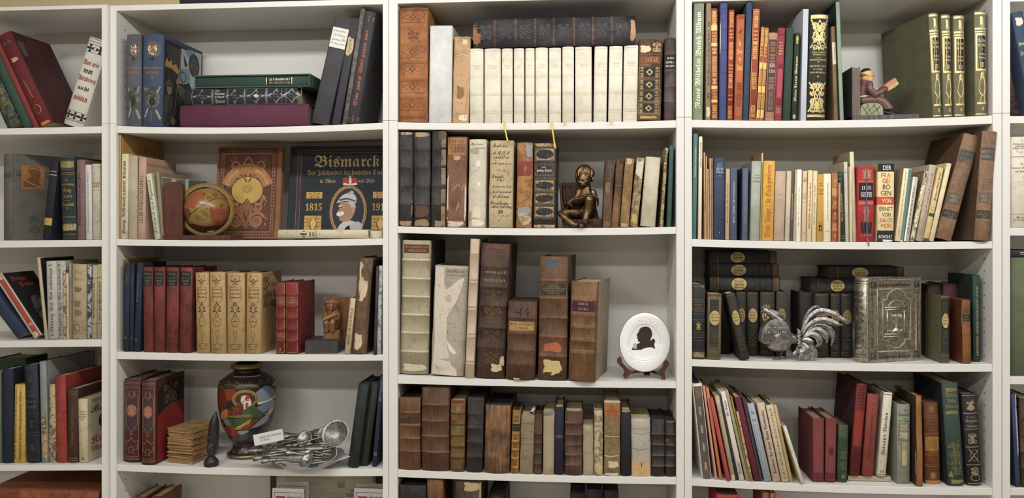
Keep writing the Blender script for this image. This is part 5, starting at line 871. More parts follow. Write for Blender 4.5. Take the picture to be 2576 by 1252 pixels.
for k, (bl, br, tl, yt) in enumerate(((2346, 2372, 2334, 34), (2373, 2398.5, 2366, 37), (2400, 2430, 2397.5, 38.5), (2452.4, 2485.6, 2450, 28))):
    q = [('r', ge, .03, .97, .965, .985), ('r', ge, .03, .97, .82, .838), ('r', ge, .03, .97, .795, .808), ('r', ge, .06, .96, .43, .785), ('r', 'c:1b2238', .16, .92, .45, .765), ht('Die Sitten', 'f', lt_, .703, .735, .24, .86), ht('der Völker', 'f', lt_, .66, .69, .24, .86), ht('Von', 'f', lt_, .628, .642, .44, .62), ht('Dr. Georg', 'f', lt_, .575, .60, .28, .84), ht('Buschan', 'f', lt_, .54, .566, .28, .82), ('f', lt_, .40, .68, .468, .508, .001), ht(str(k + 1), 'b', lt_, .476, .50, .49, .59),
         ('j', ge, .35, .65, .86, .95, 3), ('o', ge, .42, .62, .9, .945), ('q', ge, [(.3, .86), (.5, .9), (.75, .87), (.6, .855), (.65, .84), (.45, .85)]),
         ('o', ge, .38, .68, .355, .42), ('q', ge, [(.3, .33), (.4, .39), (.65, .39), (.78, .33), (.8, .25), (.72, .2), (.76, .13), (.3, .13), (.38, .2), (.22, .25)]), ('o', 'g:b89f58', .46, .6, .375, .395), ('p', 'g:a98f4c', [(.3, .27), (.5, .24), (.72, .28)], .0016), ('p', 'g:a98f4c', [(.45, .22), (.42, .15)], .0016), ('p', 'g:a98f4c', [(.62, .22), (.66, .15)], .0016), ('r', ge, .12, .92, .112, .13)]
    q += [('p', ge, [(.55 + .12 * cos(i * pi / 4), .07 + .022 * sin(i * pi / 4)), (.55 - .12 * cos(i * pi / 4), .07 - .022 * sin(i * pi / 4))], .001) for i in range(4)] + [('r', ge, .03, .97, .012, .024)]
    book(('olive volume numbered 1 with gilt spine and broad cover showing', 'olive gilt volume numbered 2 beside its first volume', 'olive gilt volume numbered 3 before the gap', 'olive gilt volume numbered 4 standing apart near the post')[k], of, bl, br, yt, tl, q, d=.225 if k != 3 else .225, yaw=R(11), b=.006, Y=.012, left=[('r', 'c:5d5a44', 0, 1, 0, 1)])
row('R', 2, 'books on the second shelf of the rooster bookcase')
tk = 'v:c2ab86'; dk = 'p:4a4036'
book('teal paperback with pale vertical title against the post', 'p:3f7a78', 1739.8, 1751.3, 335.6, 1744, [vt('Rudolf Bechstein / Altdeutsche Geschichte', 's', 'p:c3d0c6', .59, .87, .25, .7)], d=.15)
book('tall cream booklet with dark print beside the teal paperback', 'p:dccdb2', 1756, 1764.7, 343, 1758.5, [vt('Emil Richter: Von Fried und Wild', 's', dk, .7, .94, .3, .75)], d=.14)
for k, (bl, br, yt, tl) in enumerate(((1772.4, 1776.5, 383.6, 1770), (1777, 1780, 392, 1775.5), (1780.6, 1784.3, 425, 1779.2), (1785, 1789, 398, 1785), (1790, 1793.8, 398, 1789.6))):
    book('thin tan pamphlet beside the tall cream booklet, ' + ('first and tallest of five', 'second of five', 'third and shortest of five', 'fourth of five', 'fifth, touching the dark blue book')[k], 'v:b5946c', bl, br, yt, tl, d=.11, Y=.02)
book('dark blue cloth volume lettered Helio Polis', 'c:31456f', 1795.4, 1823, 396, 1796, [ht('ERNST', 'b', 'p:a9b3c6', .915, .93, .3, .75), ht('Jünger', 'i', 'p:a9b3c6', .88, .91, .25, .78), ht('HELIO', 'b', 'p:c3cad6', .845, .875, .2, .82), ht('POLIS', 'b', 'p:c3cad6', .805, .835, .2, .82), ('l', 'p:c3cad6', .775, .0008, .35, .65), ('d', 'p:8d9ab8', .45, .55, .075, .095)], d=.15)
book('tan paperback lettered Der Waldgang beside the dark blue volume', 'p:b39b74', 1824.3, 1834.7, 424, 1826, [vt('ERNST JÜNGER  DER WALDGANG', 's', 'p:4a4236', .24, .80, .25, .7)], d=.13)
book('blue paperback lettered Der Waldgang, bright title', 'p:47587d', 1836.5, 1853.7, 422.5, 1837.3, [vt('ERNST JÜNGER  DER WALDGANG', 's', 'p:c3c9d2', .24, .80, .35, .68)], d=.13)
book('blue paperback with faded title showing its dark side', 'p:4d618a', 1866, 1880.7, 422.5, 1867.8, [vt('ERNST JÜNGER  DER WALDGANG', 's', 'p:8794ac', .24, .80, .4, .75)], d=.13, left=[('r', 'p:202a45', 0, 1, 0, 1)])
book('pale green volume lettered Gärten und Strassen', 'c:a5af98', 1886.5, 1910.5, 404.6, 1891, [ht('JÜNGER', 'i', 'p:5d6b58', .81, .83, .2, .9), ht('GÄRTEN', 'b', 'p:5d6b58', .78, .80, .15, .92), ht('und', 'i', 'p:5d6b58', .755, .772, .35, .7), ht('STRASSEN', 'b', 'p:5d6b58', .73, .75, .12, .94)], d=.14, left=[('r', 'c:8a9484', 0, 1, 0, 1)])
book('thin cream book rising behind the yellow lettered volume', 'p:cbb896', 1911, 1914.8, 384.6, 1916, d=.14, Y=.02, left=[('r', 'c:94795c', 0, 1, 0, 1)])
book('yellow volume with red blackletter title and author', 'c:cf9f32', 1915.6, 1945, 404, 1921, [vt('Ernst Jünger / In Stahlgewittern', 'f', 'p:a54a2c', .045, .945, .2, .8)], d=.14)
book('pinkish beige cloth volume beside the yellow one', 'c:b49a86', 1946, 1972.5, 430, 1951, [ht('Jünger', 'i', 'c:9d8472', .66, .68, .3, .75), ht('Werke', 'i', 'c:9d8472', .58, .6, .3, .75)], d=.13)
book('cream grey cloth volume between the pinkish beige and dark slate ones', 'c:c0b394', 1974, 1986, 429.4, 1979.6, d=.13)
book('dark slate narrow book with white handwritten style title', 'p:50505c', 1987, 1994.8, 429, 1991, [vt('Ernst Jünger Siebzig verweht', 'i', 'p:c9c9cf', .3, .67, .2, .8)], d=.13)
book('tan narrow book beside the dark slate one', 'p:bba276', 1995.2, 2001.7, 428, 2000, [vt('Ernst Jünger SPIEGEL', 's', 'p:7d6c4a', .3, .68, .25, .75)], d=.13)
book('white paperback with bold black title between two tan ones', 'p:e6e2d8', 2002.4, 2014, 426, 2005.7, [vt('Hans Arp · Worte mit und ohne Anker', 's', BK, .21, .76, .3, .62)], d=.13)
book('tan paperback with two small pasted labels', 'p:cdb58c', 2016.5, 2027.6, 429.6, 2019.7, [('l', dk, .86, .0006), ('l', dk, .85, .0006), ht('Peter', 'f', dk, .89, .91, .3, .8), ht('Und', 'f', dk, .865, .885, .3, .7), ('r', 'p:bda67d', .1, .9, .6, .68), ('l', dk, .12, .0008, .2, .8), ('l', dk, .55, .0006, .3, .8)], d=.13)
book('cream paperback about a circle with dark blackletter title', 'p:d6c298', 2029, 2041, 427.6, 2033, [vt('REQUARK / Der Kreis schliesst Kreis', 'f', BK, .17, .82, .3, .7)], d=.13)
book('cream paperback with spaced capitals beside the circle one', 'p:d6c29a', 2042, 2052.8, 429, 2046, [vt('ERNST JUNGER  -  LA PAIX', 's', dk, .24, .8, .3, .65)], d=.13)
book('mustard paperback with small dark publisher square', 'p:b98f34', 2054, 2070, 438, 2057, [ht('ERNST', 's', dk, .85, .87, .3, .8), ht('JÜNGER', 's', dk, .82, .84, .25, .85), ht('DAS WELTBILD', 's', dk, .76, .78, .1, .95), ht('UND', 's', dk, .735, .75, .35, .65), ht('HELDEN', 's', dk, .70, .72, .2, .85), ht('151', 's', dk, .27, .29, .35, .65), ('r', BK, .28, .78, .155, .245), ht('T', 'b', 'p:d6b45c', .165, .215, .38, .68)], d=.13)
t = book('white slipcased book about a game of letters beside mustard paperback', 'p:ddd3b8', 2071, 2090, 436.5, 2072, [vt('GOETHE UND REINHARD. BRIEFWECHSEL', 'b', 'p:8d8674', .3, .87, .42, .62), ht('INSEL', 'b', 'p:8d8674', .14, .16, .25, .75)], d=.13, b=.003)
book('small brown leather volume with gilt clovers between ribs', 'l:a56a3a:8a5429', 2092, 2107.4, 434.5, 2092.5, [('r', 'v:b58a52', .06, .94, .67, .79)] + [o for v in (.88, .56, .40, .245, .085) for o in (('o', 'g:d9b680', .35, .5, v - .012, v + .014), ('o', 'g:d9b680', .52, .67, v - .012, v + .014), ('o', 'g:d9b680', .43, .58, v + .008, v + .036), ('p', 'g:d9b680', [(.5, v), (.5, v - .03)], .0009))], bands=[.165, .325, .48, .65, .80], bm='l:b0784a:8d5a30', d=.12)
book('slim reddish booklet before the green gilt volume', 'p:b5836a', 2109.8, 2114.5, 460, 2109.8, d=.1, Y=.004)
book('dark green cloth volume with gilt rules and vertical title', 'c:20402f', 2116, 2126.6, 432.7, 2108.5, [vt('Mirza Schaffy Lieder', 'f', 'g:cfc58d', .29, .7, .25, .75)] + lines('g:cfc58d', .0008, .96, .9, .08, .05), d=.13, Y=.012)
book('whitish grey book with broad pale side beside the green gilt volume', 'c:beb8a8', 2127, 2136.4, 407, 2122.5, [ht('ERNST', 'b', 'p:85806f', .88, .89, .15, .9), ht('JÜNGER', 'b', 'p:85806f', .855, .87, .15, .9)], d=.14, left=[('r', 'c:aaa08a', 0, 1, 0, 1)])
book('thin cream paperback standing before the tall cream volume', 'p:d2c09a', 2138.5, 2144, 418.6, 2137, [vt('Cahier', 's', 'p:8d8a80', .5, .8, .3, .7)], d=.12, Y=.006)
book('tall cream vellum style volume beside the bright red one', 'c:c9bea2', 2144.5, 2155.4, 381.6, 2137, d=.15, Y=.02, left=[('r', 'c:93876c', 0, 1, 0, 1)])
t = book('bright red volume with black title field and pedestal picture', 'c:a5282b', 2156.3, 2199, 418.6, 2156.5, [('r', 'c:201f28', .08, .93, .555, .78), ht('LEWES', 'b', 'p:ddd2bd', .69, .74, .25, .8), ht('GOETHE', 'b', 'p:ddd2bd', .595, .66, .2, .86), ('o', 'c:b07858', .33, .78, .83, .96), ('o', 'c:c9927a', .42, .69, .84, .945), ('s', 'c:b07858', .22, .88, .82, .97, 3), ('r', 'c:b5654a', .06, .95, .79, .81), ('r', 'c:b5654a', .06, .95, .495, .535), ('s', 'c:d09a78', .1, .9, .498, .532, 4, .3), ('r', 'c:2c1a20', .18, .85, .12, .26), ('q', 'c:b0785c', [(.2, .12), (.2, .17), (.3, .19), (.36, .27), (.4, .3), (.38, .37), (.32, .42), (.4, .44), (.4, .47), (.62, .47), (.62, .44), (.7, .42), (.64, .37), (.62, .3), (.66, .27), (.74, .19), (.84, .17), (.84, .12)]), ('p', 'c:6d4030', [(.36, .27), (.66, .27)], .0016), ('p', 'c:6d4030', [(.3, .19), (.74, .19)], .0016), ('p', 'c:6d4030', [(.38, .37), (.64, .37)], .0014), ht('C. BRAUN', 'b', 'c:c9826a', .075, .095, .2, .85)], d=.14, b=.005)
m = MB(); pts = [(.0215, .01, .195), (.0225, -.0068, .186), (.021, -.0078, .12), (.0222, -.0078, .06), (.0225, -.0085, .01), (.0235, -.0130, .001), (.0255, -.0134, -.010)]
for (x, y, z), (x2, y2, z2) in zip(pts, pts[1:]): m.add([(x - .0016, y, z), (x + .0016, y, z), (x2 + .0016, y2, z2), (x2 - .0016, y2, z2)], [(0, 1, 2, 3)], 0, True)
m.build('ribbon_marker', M('s:4a5f9a'), t)['label'] = 'blue ribbon marker'
book('cream dust jacket with black, red and orange title blocks', 'c:ddc894', 2206, 2248.5, 412, 2207.5, [('r', 'c:26262c', 0, 1, .90, 1), ('r', 'c:26262c', 0, 1, 0, .145), ('r', 'c:c8502f', 0, 1, .475, .578), ht('DER', 's', IV, .92, .978, .3, .8), ht('FRA·', 's', 'p:b8482c', .825, .882, .2, .82), ht('GE/', 's', 'p:b8482c', .75, .81, .27, .76), ht('BO·', 's', BK, .672, .735, .3, .8), ht('GEN', 's', BK, .593, .655, .18, .8), ht('VON', 's', IV, .50, .553, .27, .8), ht('ERNST', 's', BK, .395, .448, .12, .9), ht('VON', 's', BK, .322, .372, .27, .78), ht('SALO/', 's', 'p:b8482c', .25, .305, .15, .88), ht('MON', 's', 'p:b8482c', .175, .232, .22, .84), ht('ROWOHLT', 's', IV, .045, .085, .1, .88), ('j', 'p:cfd4da', .25, .95, .0, .03, 3)], d=.13, b=.004, left=[('r', 'c:c9a868', 0, 1, .9, 1), ('r', 'c:c8502f', 0, 1, .475, .578)])
book('cream and teal paperback leaning beside the black and red dust jacket', 'p:ddd0a4', 2251, 2272, 422.5, 2273.5, [('r', 'p:4f8a88', .56, .99, .02, .99), ('t', 'FLUCHT UND SAMMLUNG DES JUDENVOLKS · DÖBLIN', 's', 'p:b0523c', .18, .42, .08, .95, -1), ('q', 'p:e8dcb4', [(.56, .0), (.98, .0), (.98, .05)])], d=.13, Y=.006, left=[('r', 'c:8d7c68', 0, 1, 0, 1)])
book('grey paperback with spaced black title and white edge', 'p:b8b0a0', 2274, 2286.5, 444, 2297.5, [vt('DER ALTE SPAGER-KAPITÄN', 'b', BK, .12, .85, .25, .6), ('r', 'p:e9e6dc', .0, .22, 0, 1)], d=.12, Y=.006)
book('small patterned booklet with cream title strip and corner triangles', 'm:d9ceb0:7a6c5a', 2288.5, 2299, 429, 2326, [('r', 'p:d9c99c', .4, .95, .2, .8), vt('Hans Carossa Arzt Gion', 'f', dk, .24, .76, .5, .85), ('q', dk, [(.1, .02), (.9, .02), (.5, .07)]), ('q', dk, [(.1, .98), (.9, .98), (.5, .9)])], d=.12, Y=.008, left=[('r', 'm:8a7d68:655848', 0, 1, 0, 1)])
book('grey pink cloth book with faint script title', 'c:b0a290', 2303, 2320.5, 413, 2338.5, [vt('Gedankenstrich', 'i', 'c:9a7a6c', .08, .9, .3, .75)], d=.14, Y=.012)
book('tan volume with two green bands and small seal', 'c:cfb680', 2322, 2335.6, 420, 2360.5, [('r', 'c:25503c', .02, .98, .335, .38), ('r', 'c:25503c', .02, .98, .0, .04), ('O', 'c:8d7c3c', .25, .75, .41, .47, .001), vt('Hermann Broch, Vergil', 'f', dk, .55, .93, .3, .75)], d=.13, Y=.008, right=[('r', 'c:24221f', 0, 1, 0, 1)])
book('plain cream volume leaning before the large brown volumes', 'c:d6c79f', 2336.5, 2348.5, 409, 2382, d=.14, Y=.008)
for bl, br, yt, tl, yy, lab in ((2351, 2392, 334, 2425, .02, 'large brown leather look volume leaning, grey title fields'), (2449, 2487.5, 328.5, 2469.5, -.004, 'large brown volume nearest the post with readable title field')):
    book(lab, 'l:8a6b52:73553f', bl, br, yt, tl, [('r', 'c:4d4d50', .08, .92, .735, .845), ('s', 'c:7a736a', .12, .88, .35, .43, 3), ('r', 'c:57534a', .12, .85, .345, .435), ('s', 'g:9d9272', .15, .82, .35, .43, 8), ('r', 'c:33312f', .05, .95, .205, .275)] + ([ht('DEUTSCHER', 'b', 'g:a89878', .795, .825, .1, .9), ht('RUHMESHALLE', 'b', 'g:a89878', .75, .782, .1, .9)] if yy < 0 else [ht('DEUTSCHER', 'b', 'c:6b6864', .795, .825, .15, .85), ht('RUHMESHALLE', 'b', 'c:6b6864', .75, .78, .15, .85)]) + [ht('PAUL KITTEL', 'b', 'c:8a7860', .248, .262, .2, .85), ht('HISTOR. VERLAG', 'b', 'c:8a7860', .23, .244, .12, .9), ht('BERLIN', 'b', 'c:8a7860', .212, .225, .35, .75)] + lines('c:b09478', .0006, .87, .86, .715, .7, .575, .45, .31, .29, .185), d=.21 if yy > 0 else .2, old=True, Y=yy, left=[('r', 'c:57402f', .03, 1, 0, 1)], pg='a08a68')
row('R', 3, 'books on the third shelf of the rooster bookcase')
gb = 'g:9d8a5a'; lb = 'v:b59a60'
book('blue black leather volume with gilt urn and title', 'l:2c333c:1f2328', 1740, 1773.5, 714, 1740.5, [('r', 'm:8d7a52:3d342a', .04, .96, .955, .985), ('r', 'm:8d7a52:3d342a', .04, .96, .02, .095), ('f', gb, .04, .96, .80, .935, .0006), ('f', gb, .04, .96, .655, .76, .0006), ht('SCHILLERS', 'b', gb, .715, .735, .2, .85), ht('WERKE', 'b', gb, .69, .705, .4, .65), ht('S. RÄUBER', 'b', gb, .665, .682, .12, .88), ('s', 'g:c0a45c', .25, .75, .38, .5, 4), ('o', 'g:c0a45c', .38, .62, .41, .47)] + lines(gb, .0007, .79, .77, .64, .61, .53, .50, .355, .32, .29, .25, .12), d=.15, b=.004)
def grim(lab, spec, bl, br, yt, tl=None, dim=False, **k):
    o = 'v:8d7a4d' if dim else lb; pt = 'c:3f3b30' if dim else 'c:24231f'
    return book(lab, spec, bl, br, yt, tl, k.pop('pre', []) + [('s', 'c:4d4838', .1, .9, .72, .93, 3, 1.3), ('s', 'c:4d4838', .1, .9, .13, .5, 5, 1.3), ('r', 'g:6d5f3d', .05, .95, .955, .985), ('l', 'g:6d5f3d', .085, .001), ('l', 'g:6d5f3d', .065, .001), ('l', 'g:6d5f3d', .045, .001), ('o', o, .12, .9, .52, .74), ht('Auf den', 'f', BK, .665, .695, .25, .8), ht('Wegen', 'f', BK, .62, .65, .22, .78), ht('Pfaden', 'f', BK, .575, .605, .25, .78)], d=k.pop('d', .12), **k)
t = grim('brown edged volume with dark pattern panel and oval label numbered II', 'c:6d5f45', 1779, 1813.5, 737, 1781, d=.085, pre=[('r', 'c:2a2820', .14, .8, .19, .905)])
t = grim('patterned volume with oval label leaning across the back row', 'c:2a2822', 1863, 1886, 739, 1826, Y=.012, d=.085, left=[('r', 'c:191918', .02, 1, 0, 1)])
grim('black volume with oval label in back row behind the leaning one', 'c:2b2924', 1852, 1877, 732.5, 1852, dim=True, Y=.105)
grim('black volume with oval label in back row, second behind the leaning one', 'c:2d2b26', 1879, 1908, 733, 1879, Y=.105)
grim('black volume with oval label behind the rooster head', 'c:332e26', 1912, 1949, 733, 1912.5, Y=.105)
grim('greyish black volume with oval label ending the back row at the rooster', 'c:3c3a3c', 1952, 1978, 732, 1953.5, Y=.105, dim=True)
book('plain black volume behind the brown edged patterned one', 'c:26231f', 1783, 1840, 735, 1783, Y=.125, d=.1)
def grl(lab, xl, xr, yt, yb, zb=None, Y=.105, yaw=0):
    return lying(lab, 'c:25252b', xl, xr, yt, yb, Y, .12, zb=zb, yaw=yaw, pg='4d4236', b=.005, dec=[('r', 'c:2f2620', .0, 1, .0, .11), ('s', 'c:3a3831', .1, .9, .15, .32, 2), ('s', 'c:3a3831', .1, .9, .55, .88, 3), ('o', lb, .08, .92, .31, .53), ('r', 'c:4d3f2c', .02, .98, .905, .99)] + [('l', 'g:7d6a42', v, .0008) for v in (.12, .13, .93, .95, .97)] + [('t', s, 'f', 'p:4d4028', a, a + .17, .35, .49, 1) for s, a in (('Sagen', .22), ('vom', .44), ('Harz', .64))])
zz = P(1900, 733, .105).z + .0006
z = grl('black volume with oval label, lowest of three lying on the back row', 1785, 1961, 695, 731.5, zb=zz)
z = grl('black volume with oval label, middle of three lying on the back row', 1785, 1958.5, 664.5, 697, zb=z)
z = grl('black volume with oval label, topmost of three lying on the back row', 1784.5, 1953, 635, 666, zb=z)
book('black volume behind the rooster tail with dark side showing', 'c:23221f', 2011, 2047.5, 734.5, 2011, Y=.125, d=.1)
grim('black volume with oval label behind the rooster tail, first of three', 'c:2c2a26', 2049, 2085, 736.5, 2049.5, dim=True, Y=.10)
grim('black volume with oval label behind the rooster tail, second of three', 'c:2c2a26', 2089, 2114, 737, 2089.5, Y=.10, dim=True)
grim('black volume with oval label touching the silver book', 'c:2b2925', 2115, 2145, 737, 2115.5, dim=True, Y=.10)
zz = P(2100, 737, .12).z + .0012
z = grl('black volume lying behind the silver book, lower of two', 2038, 2200, 700, 735, zb=zz, Y=.125)
z = grl('black volume lying above the silver book, upper of two', 2083, 2273, 669, 699, zb=z, Y=.125)
grim('olive sided volume with dark patterned spine and oval label', 'c:5d5a3e', 2367, 2388.5, 744, 2366.5, pre=[('r', 'c:1f1f1a', .04, .96, .14, .96)], Y=.022, left=[('r', 'c:605c40', 0, 1, 0, 1)], d=.10)
book('orange brown calf volume with green title label', 'l:8d5f33:6b4225', 2421, 2443, 753.6, 2418.5, [('r', 'c:273528', .02, .98, .66, .78), ('f', 'g:a8935c', .02, .98, .665, .775, .0006), ht('SIE', 'b', 'g:a8935c', .725, .745, .3, .7), ht('FRANK', 'b', 'g:a8935c', .685, .705, .15, .85)], d=.105, old=True, left=[('r', 'l:70391f:55291a', 0, 1, 0, 1)], Y=.012)
book('dark brown volume standing behind the olive sided one', 'c:2f1f1d', 2335, 2371, 714, 2333, Y=.13, d=.1)
book('maroon volume standing behind the orange brown calf', 'c:4a2028', 2374, 2412, 712, 2372, Y=.125, d=.1)
book('tall green volume with gilt vertical title against the side panel', 'c:1b4236', 2448.5, 2466.5, 691.7, 2446.5, [vt('SCHWEINERDEN · GEMEINDE VON FRANKFURT AM MAIN', 'b', 'g:c9c49a', .07, .87, .4, .75)], d=.15, Y=.04, left=[('r', 'c:22302d', 0, 1, 0, 1), ('r', 'c:16352c', .88, 1, 0, 1)], b=.002)
row('R', 4, 'books on the fourth shelf of the rooster bookcase')
book('white sided volume with dark ornamental spine nearest the post', 'p:d6d0c2', 1766, 1790.5, 964.6, 1741, [('r', 'c:57504c', .1, .92, .0, .97), ('j', 'c:6d604c', .12, .9, .83, .97, 3)] + [o for v in (.71, .52, .33, .13) for o in (('s', 'g:d6c08d', .32, .7, v - .045, v + .045, 3), ('q', 'g:d6c08d', [(.4, v), (.5, v + .05), (.62, v), (.5, v - .05)]))], d=.2, Y=.016, pg='5a6480')
book('thin pinkish booklet leaning beside the white sided volume', 'p:c59480', 1799.8, 1805, 971.5, 1768, d=.16)
book('thin orange booklet leaning beside the pinkish one', 'p:c57a4a', 1810.2, 1817.5, 975.6, 1775.5, d=.16)
book('coral red book standing forward among the leaning books', 'c:b04b48', 1829, 1838, 1001.5, 1785, d=.15, Y=.0)
book('beige grey book beside the coral red one', 'v:aa9a7c', 1839.6, 1850.5, 994.7, 1798, [('r', 'v:c9bea6', .02, .98, .9, .99), ('r', 'v:bfb08f', .02, .98, .0, .06)], d=.16)
book('thin navy book beside the beige grey one', 'c:2a3240', 1851.3, 1859, 992, 1807.5, d=.16)
book('pinkish white picture book with two blackletter words', 'p:d6cabb', 1860, 1872.5, 985, 1812, [vt('Atlantis', 'f', 'p:5d4f48', .07, .2, .2, .75), vt('Eia Popeia', 'f', 'p:5d4f48', .72, .9, .2, .8)], d=.17)
book('pale greenish book beside the pinkish white picture book', 'c:98987a', 1877, 1884, 981, 1824.5, d=.17)
book('thin ochre book beside the pale greenish one', 'c:a8822f', 1884.6, 1888.8, 996, 1837, d=.16)
book('short ragged beige booklet before the maroon book', 'm:bca982:7d6a48', 1889.2, 1894.9, 1035.7, 1852, d=.13, Y=.006)
book('maroon cloth book among the leaning picture books', 'c:651f30', 1897, 1912.6, 998.8, 1847.5, d=.17)
book('narrow purple navy book beside the maroon one', 'c:4a4058', 1913, 1919.3, 1000, 1867, d=.17)
book('light blue book with dark line frames', 'p:9fb0bf', 1923.5, 1941, 1015, 1879, [('f', 'p:5d6a78', .15, .8, .38, .72, .0007), ('f', 'p:5d6a78', .25, .7, .08, .36, .0006), ht('Die', 'f', 'p:4a5560', .86, .9, .3, .7), ht('B.J.L.', 'b', 'p:4a5560', .77, .8, .2, .8), ('l', 'p:5d6a78', .05, .0008), ('p', 'p:5d6a78', [(.45, .4), (.45, .7)], .0006)], d=.16, pg='5a2f3a')
book('pinkish beige book with bold blackletter title', 'c:c8b09c', 1945, 1963.7, 1013.8, 1903.5, [vt('Krausbauer, Aus meiner Mutter Märchenschatz', 'f', BK, .1, .9, .25, .78)], d=.16)
book('cream book with capitals about a first school year', 'v:c3b493', 1967.5, 1985.6, 1019, 1926.5, [vt('E. URY, NESTHÄKCHENS ERSTES SCHULJAHR', 's', 'p:4a4540', .04, .96, .3, .72)], d=.16, pg='38553c')
book('cream brown book beside the first school year one', 'v:bd9f70', 1986.6, 1995, 1019, 1945, d=.16, Y=.016)
book('white yellow book fallen furthest from the leaning row', 'v:d0cbb8', 2015.5, 2024.5, 1072.6, 1969.5, d=.12, Y=.0, left=[('r', 'v:b5a04c', .02, 1, 0, 1)])
for a, e, t0, lab in ((2044, 2073, 2044.3, 'dark red cloth volume of a pair, broad side showing'), (2074.6, 2102, 2077.3, 'dark red cloth volume of a pair with dark stain')):
    cc = 'c:9a5a5c'
    book(lab, 'c:6f2b2e', a, e, 1051, t0, [('f', cc, .1, .9, .15, .82, .0007), ('r', 'c:7d3a3c', .14, .86, .16, .81), ('O', cc, .35, .65, .62, .8, .0006), ('O', cc, .35, .65, .17, .35, .0006), ('o', 'c:4d2426' if a > 2070 else 'c:743336', .3, .75, .42, .56), ('l', cc, .1, .0006), ('l', cc, .05, .0006), ('l', cc, .97, .0006), ('p', cc, [(.5, .62), (.5, .35)], .0005)], d=.15, Y=.025, b=.003, pg='8d7c62', left=[('r', 'c:5a2426', 0, 1, 0, 1)])
book('small green book with dark ribs beside the dark red pair', 'l:44582f:3a4a2e', 2105, 2130.5, 1067, 2109, [('l', 'c:26301c', v, .0012) for v in (.77, .575, .385, .195)] + [ht(s, 'b', 'g:6d7a4a', v, v + .02, .2, .85) for s, v in (('Wilhelms', .70), ('Meister', .66), ('Volksbuch', .62))] + [('r', 'c:2a4527', .02, .98, .60, .755), ('r', 'g:8d8a4a', .42, .75, .07, .14), ('s', 'c:56683c', .1, .9, .8, .93, 2), ('s', 'c:56683c', .1, .9, .4, .55, 3), ('s', 'c:56683c', .1, .9, .22, .37, 4)], d=.12, Y=.03, pg='5d5040')
zt = lying('beige book with mottled cover lying under three standing books', 'm:7d6a55:3d2f28', 2133, 2241, 1191, 1205, .045, .17, pg='b3a184', b=.001, dec=[('r', 'pg:b8a68a', .06, .94, 0, 1)])
for args in (('dark red volume with gilt vertical title standing on the lying book', 'l:74231f:5b1a19', 2136, 2162.3, 962, 2155, [('s', 'c:4d1517', .1, .9, .72, .98, 3, 1.2), ('s', 'c:4d1517', .1, .9, .03, .28, 4, 1.2), vt('ASTRID', 's', 'g:9d5a30', .40, .55, .35, .68), vt('UNIVERSUM', 's', 'g:9d5a30', .6, .76, .35, .68), ('r', 'c:8f2f24', .1, .9, .32, .7), ('d', 'g:9d5a30', .3, .7, .55, .62), ('d', 'g:9d5a30', .3, .7, .31, .38)], .17, 'c:3d161c'),
             ('brick red volume with dark vertical title on the lying book', 'c:84392f', 2168, 2196.5, 989, 2182.5, [vt('Niedersächsens Sagenborn', 'f', 'p:3d2826', .2, .74, .35, .65), ('d', 'p:3d2826', .42, .58, .87, .885), ('d', 'p:3d2826', .42, .58, .81, .825)], .13, 'c:5b2a26'),
             ('white volume lettered as a fairy tale book, on the lying book', 'v:cfc7b2', 2205.5, 2228, 985, 2223, [vt("Reinick's Märchen", 'f', BK, .25, .76, .25, .72), ('l', BK, .975, .0012), ('l', BK, .02, .0012), ht('1. 10', 'b', BK, .045, .07, .3, .7)], .15, 'c:aaa491')):
    book(args[0], args[1], args[2], args[3], args[4], args[5], args[6], Y=.04, d=args[7], zb=zt, left=[('r', args[8], 0, 1, 0, 1)], pg='4d4238')
book('pale green volume with flower panel and long label', 'c:8f9278', 2255.5, 2289, 1015, 2256, [ht('Das', 'f', 'c:5d6048', .91, .94, .5, .8), ht('Hausmärchen', 'f', 'c:4d5038', .84, .89, .1, .95), ht('von', 'f', 'c:4d5038', .815, .83, .45, .65), ht('M.S. Kübler', 'b', 'c:4d5038', .775, .805, .15, .92), ('r', 'c:7a705c', .1, .95, .56, .76), ('s', 'v:b5b295', .12, .93, .57, .75, 4, 1.2), ('o', 'v:a8a583', .5, .85, .56, .65), ('s', 'v:b5b295', .12, .6, .56, .66, 9), ('r', 'c:5d5a45', .08, .96, .545, .553), ('r', 'c:8d8f6c', .12, .3, .49, .54), ('r', 'c:8d8f6c', .75, .92, .49, .54), ('r', 'v:a5a272', .32, .75, .23, .52), ('f', 'c:5d5a3c', .32, .75, .23, .52, .0007)] + [ht('Haus Kinder', 'b', 'c:5d5a3c', v, v + .012, .38, .7) for v in (.49, .47, .45, .43)], d=.15, Y=.03, left=[('r', 'c:858a70', .04, 1, 0, 1)], pg='4d4236', b=.005)
book('worn dark volume with tan spine leaning the other way', 'l:a3703f:8d5c33', 2307, 2321.8, 994.7, 2303.5, [('j', 'c:8d6038', .1, .9, .55, .8, 2)], d=.15, Y=.008, left=[('r', 'l:2f2320:45352e', .02, 1, 0, 1), ('j', 'v:b5a590', .0, .12, .93, 1, 2), ('j', 'v:a5957c', .94, 1, .1, .4, 3)], old=True)
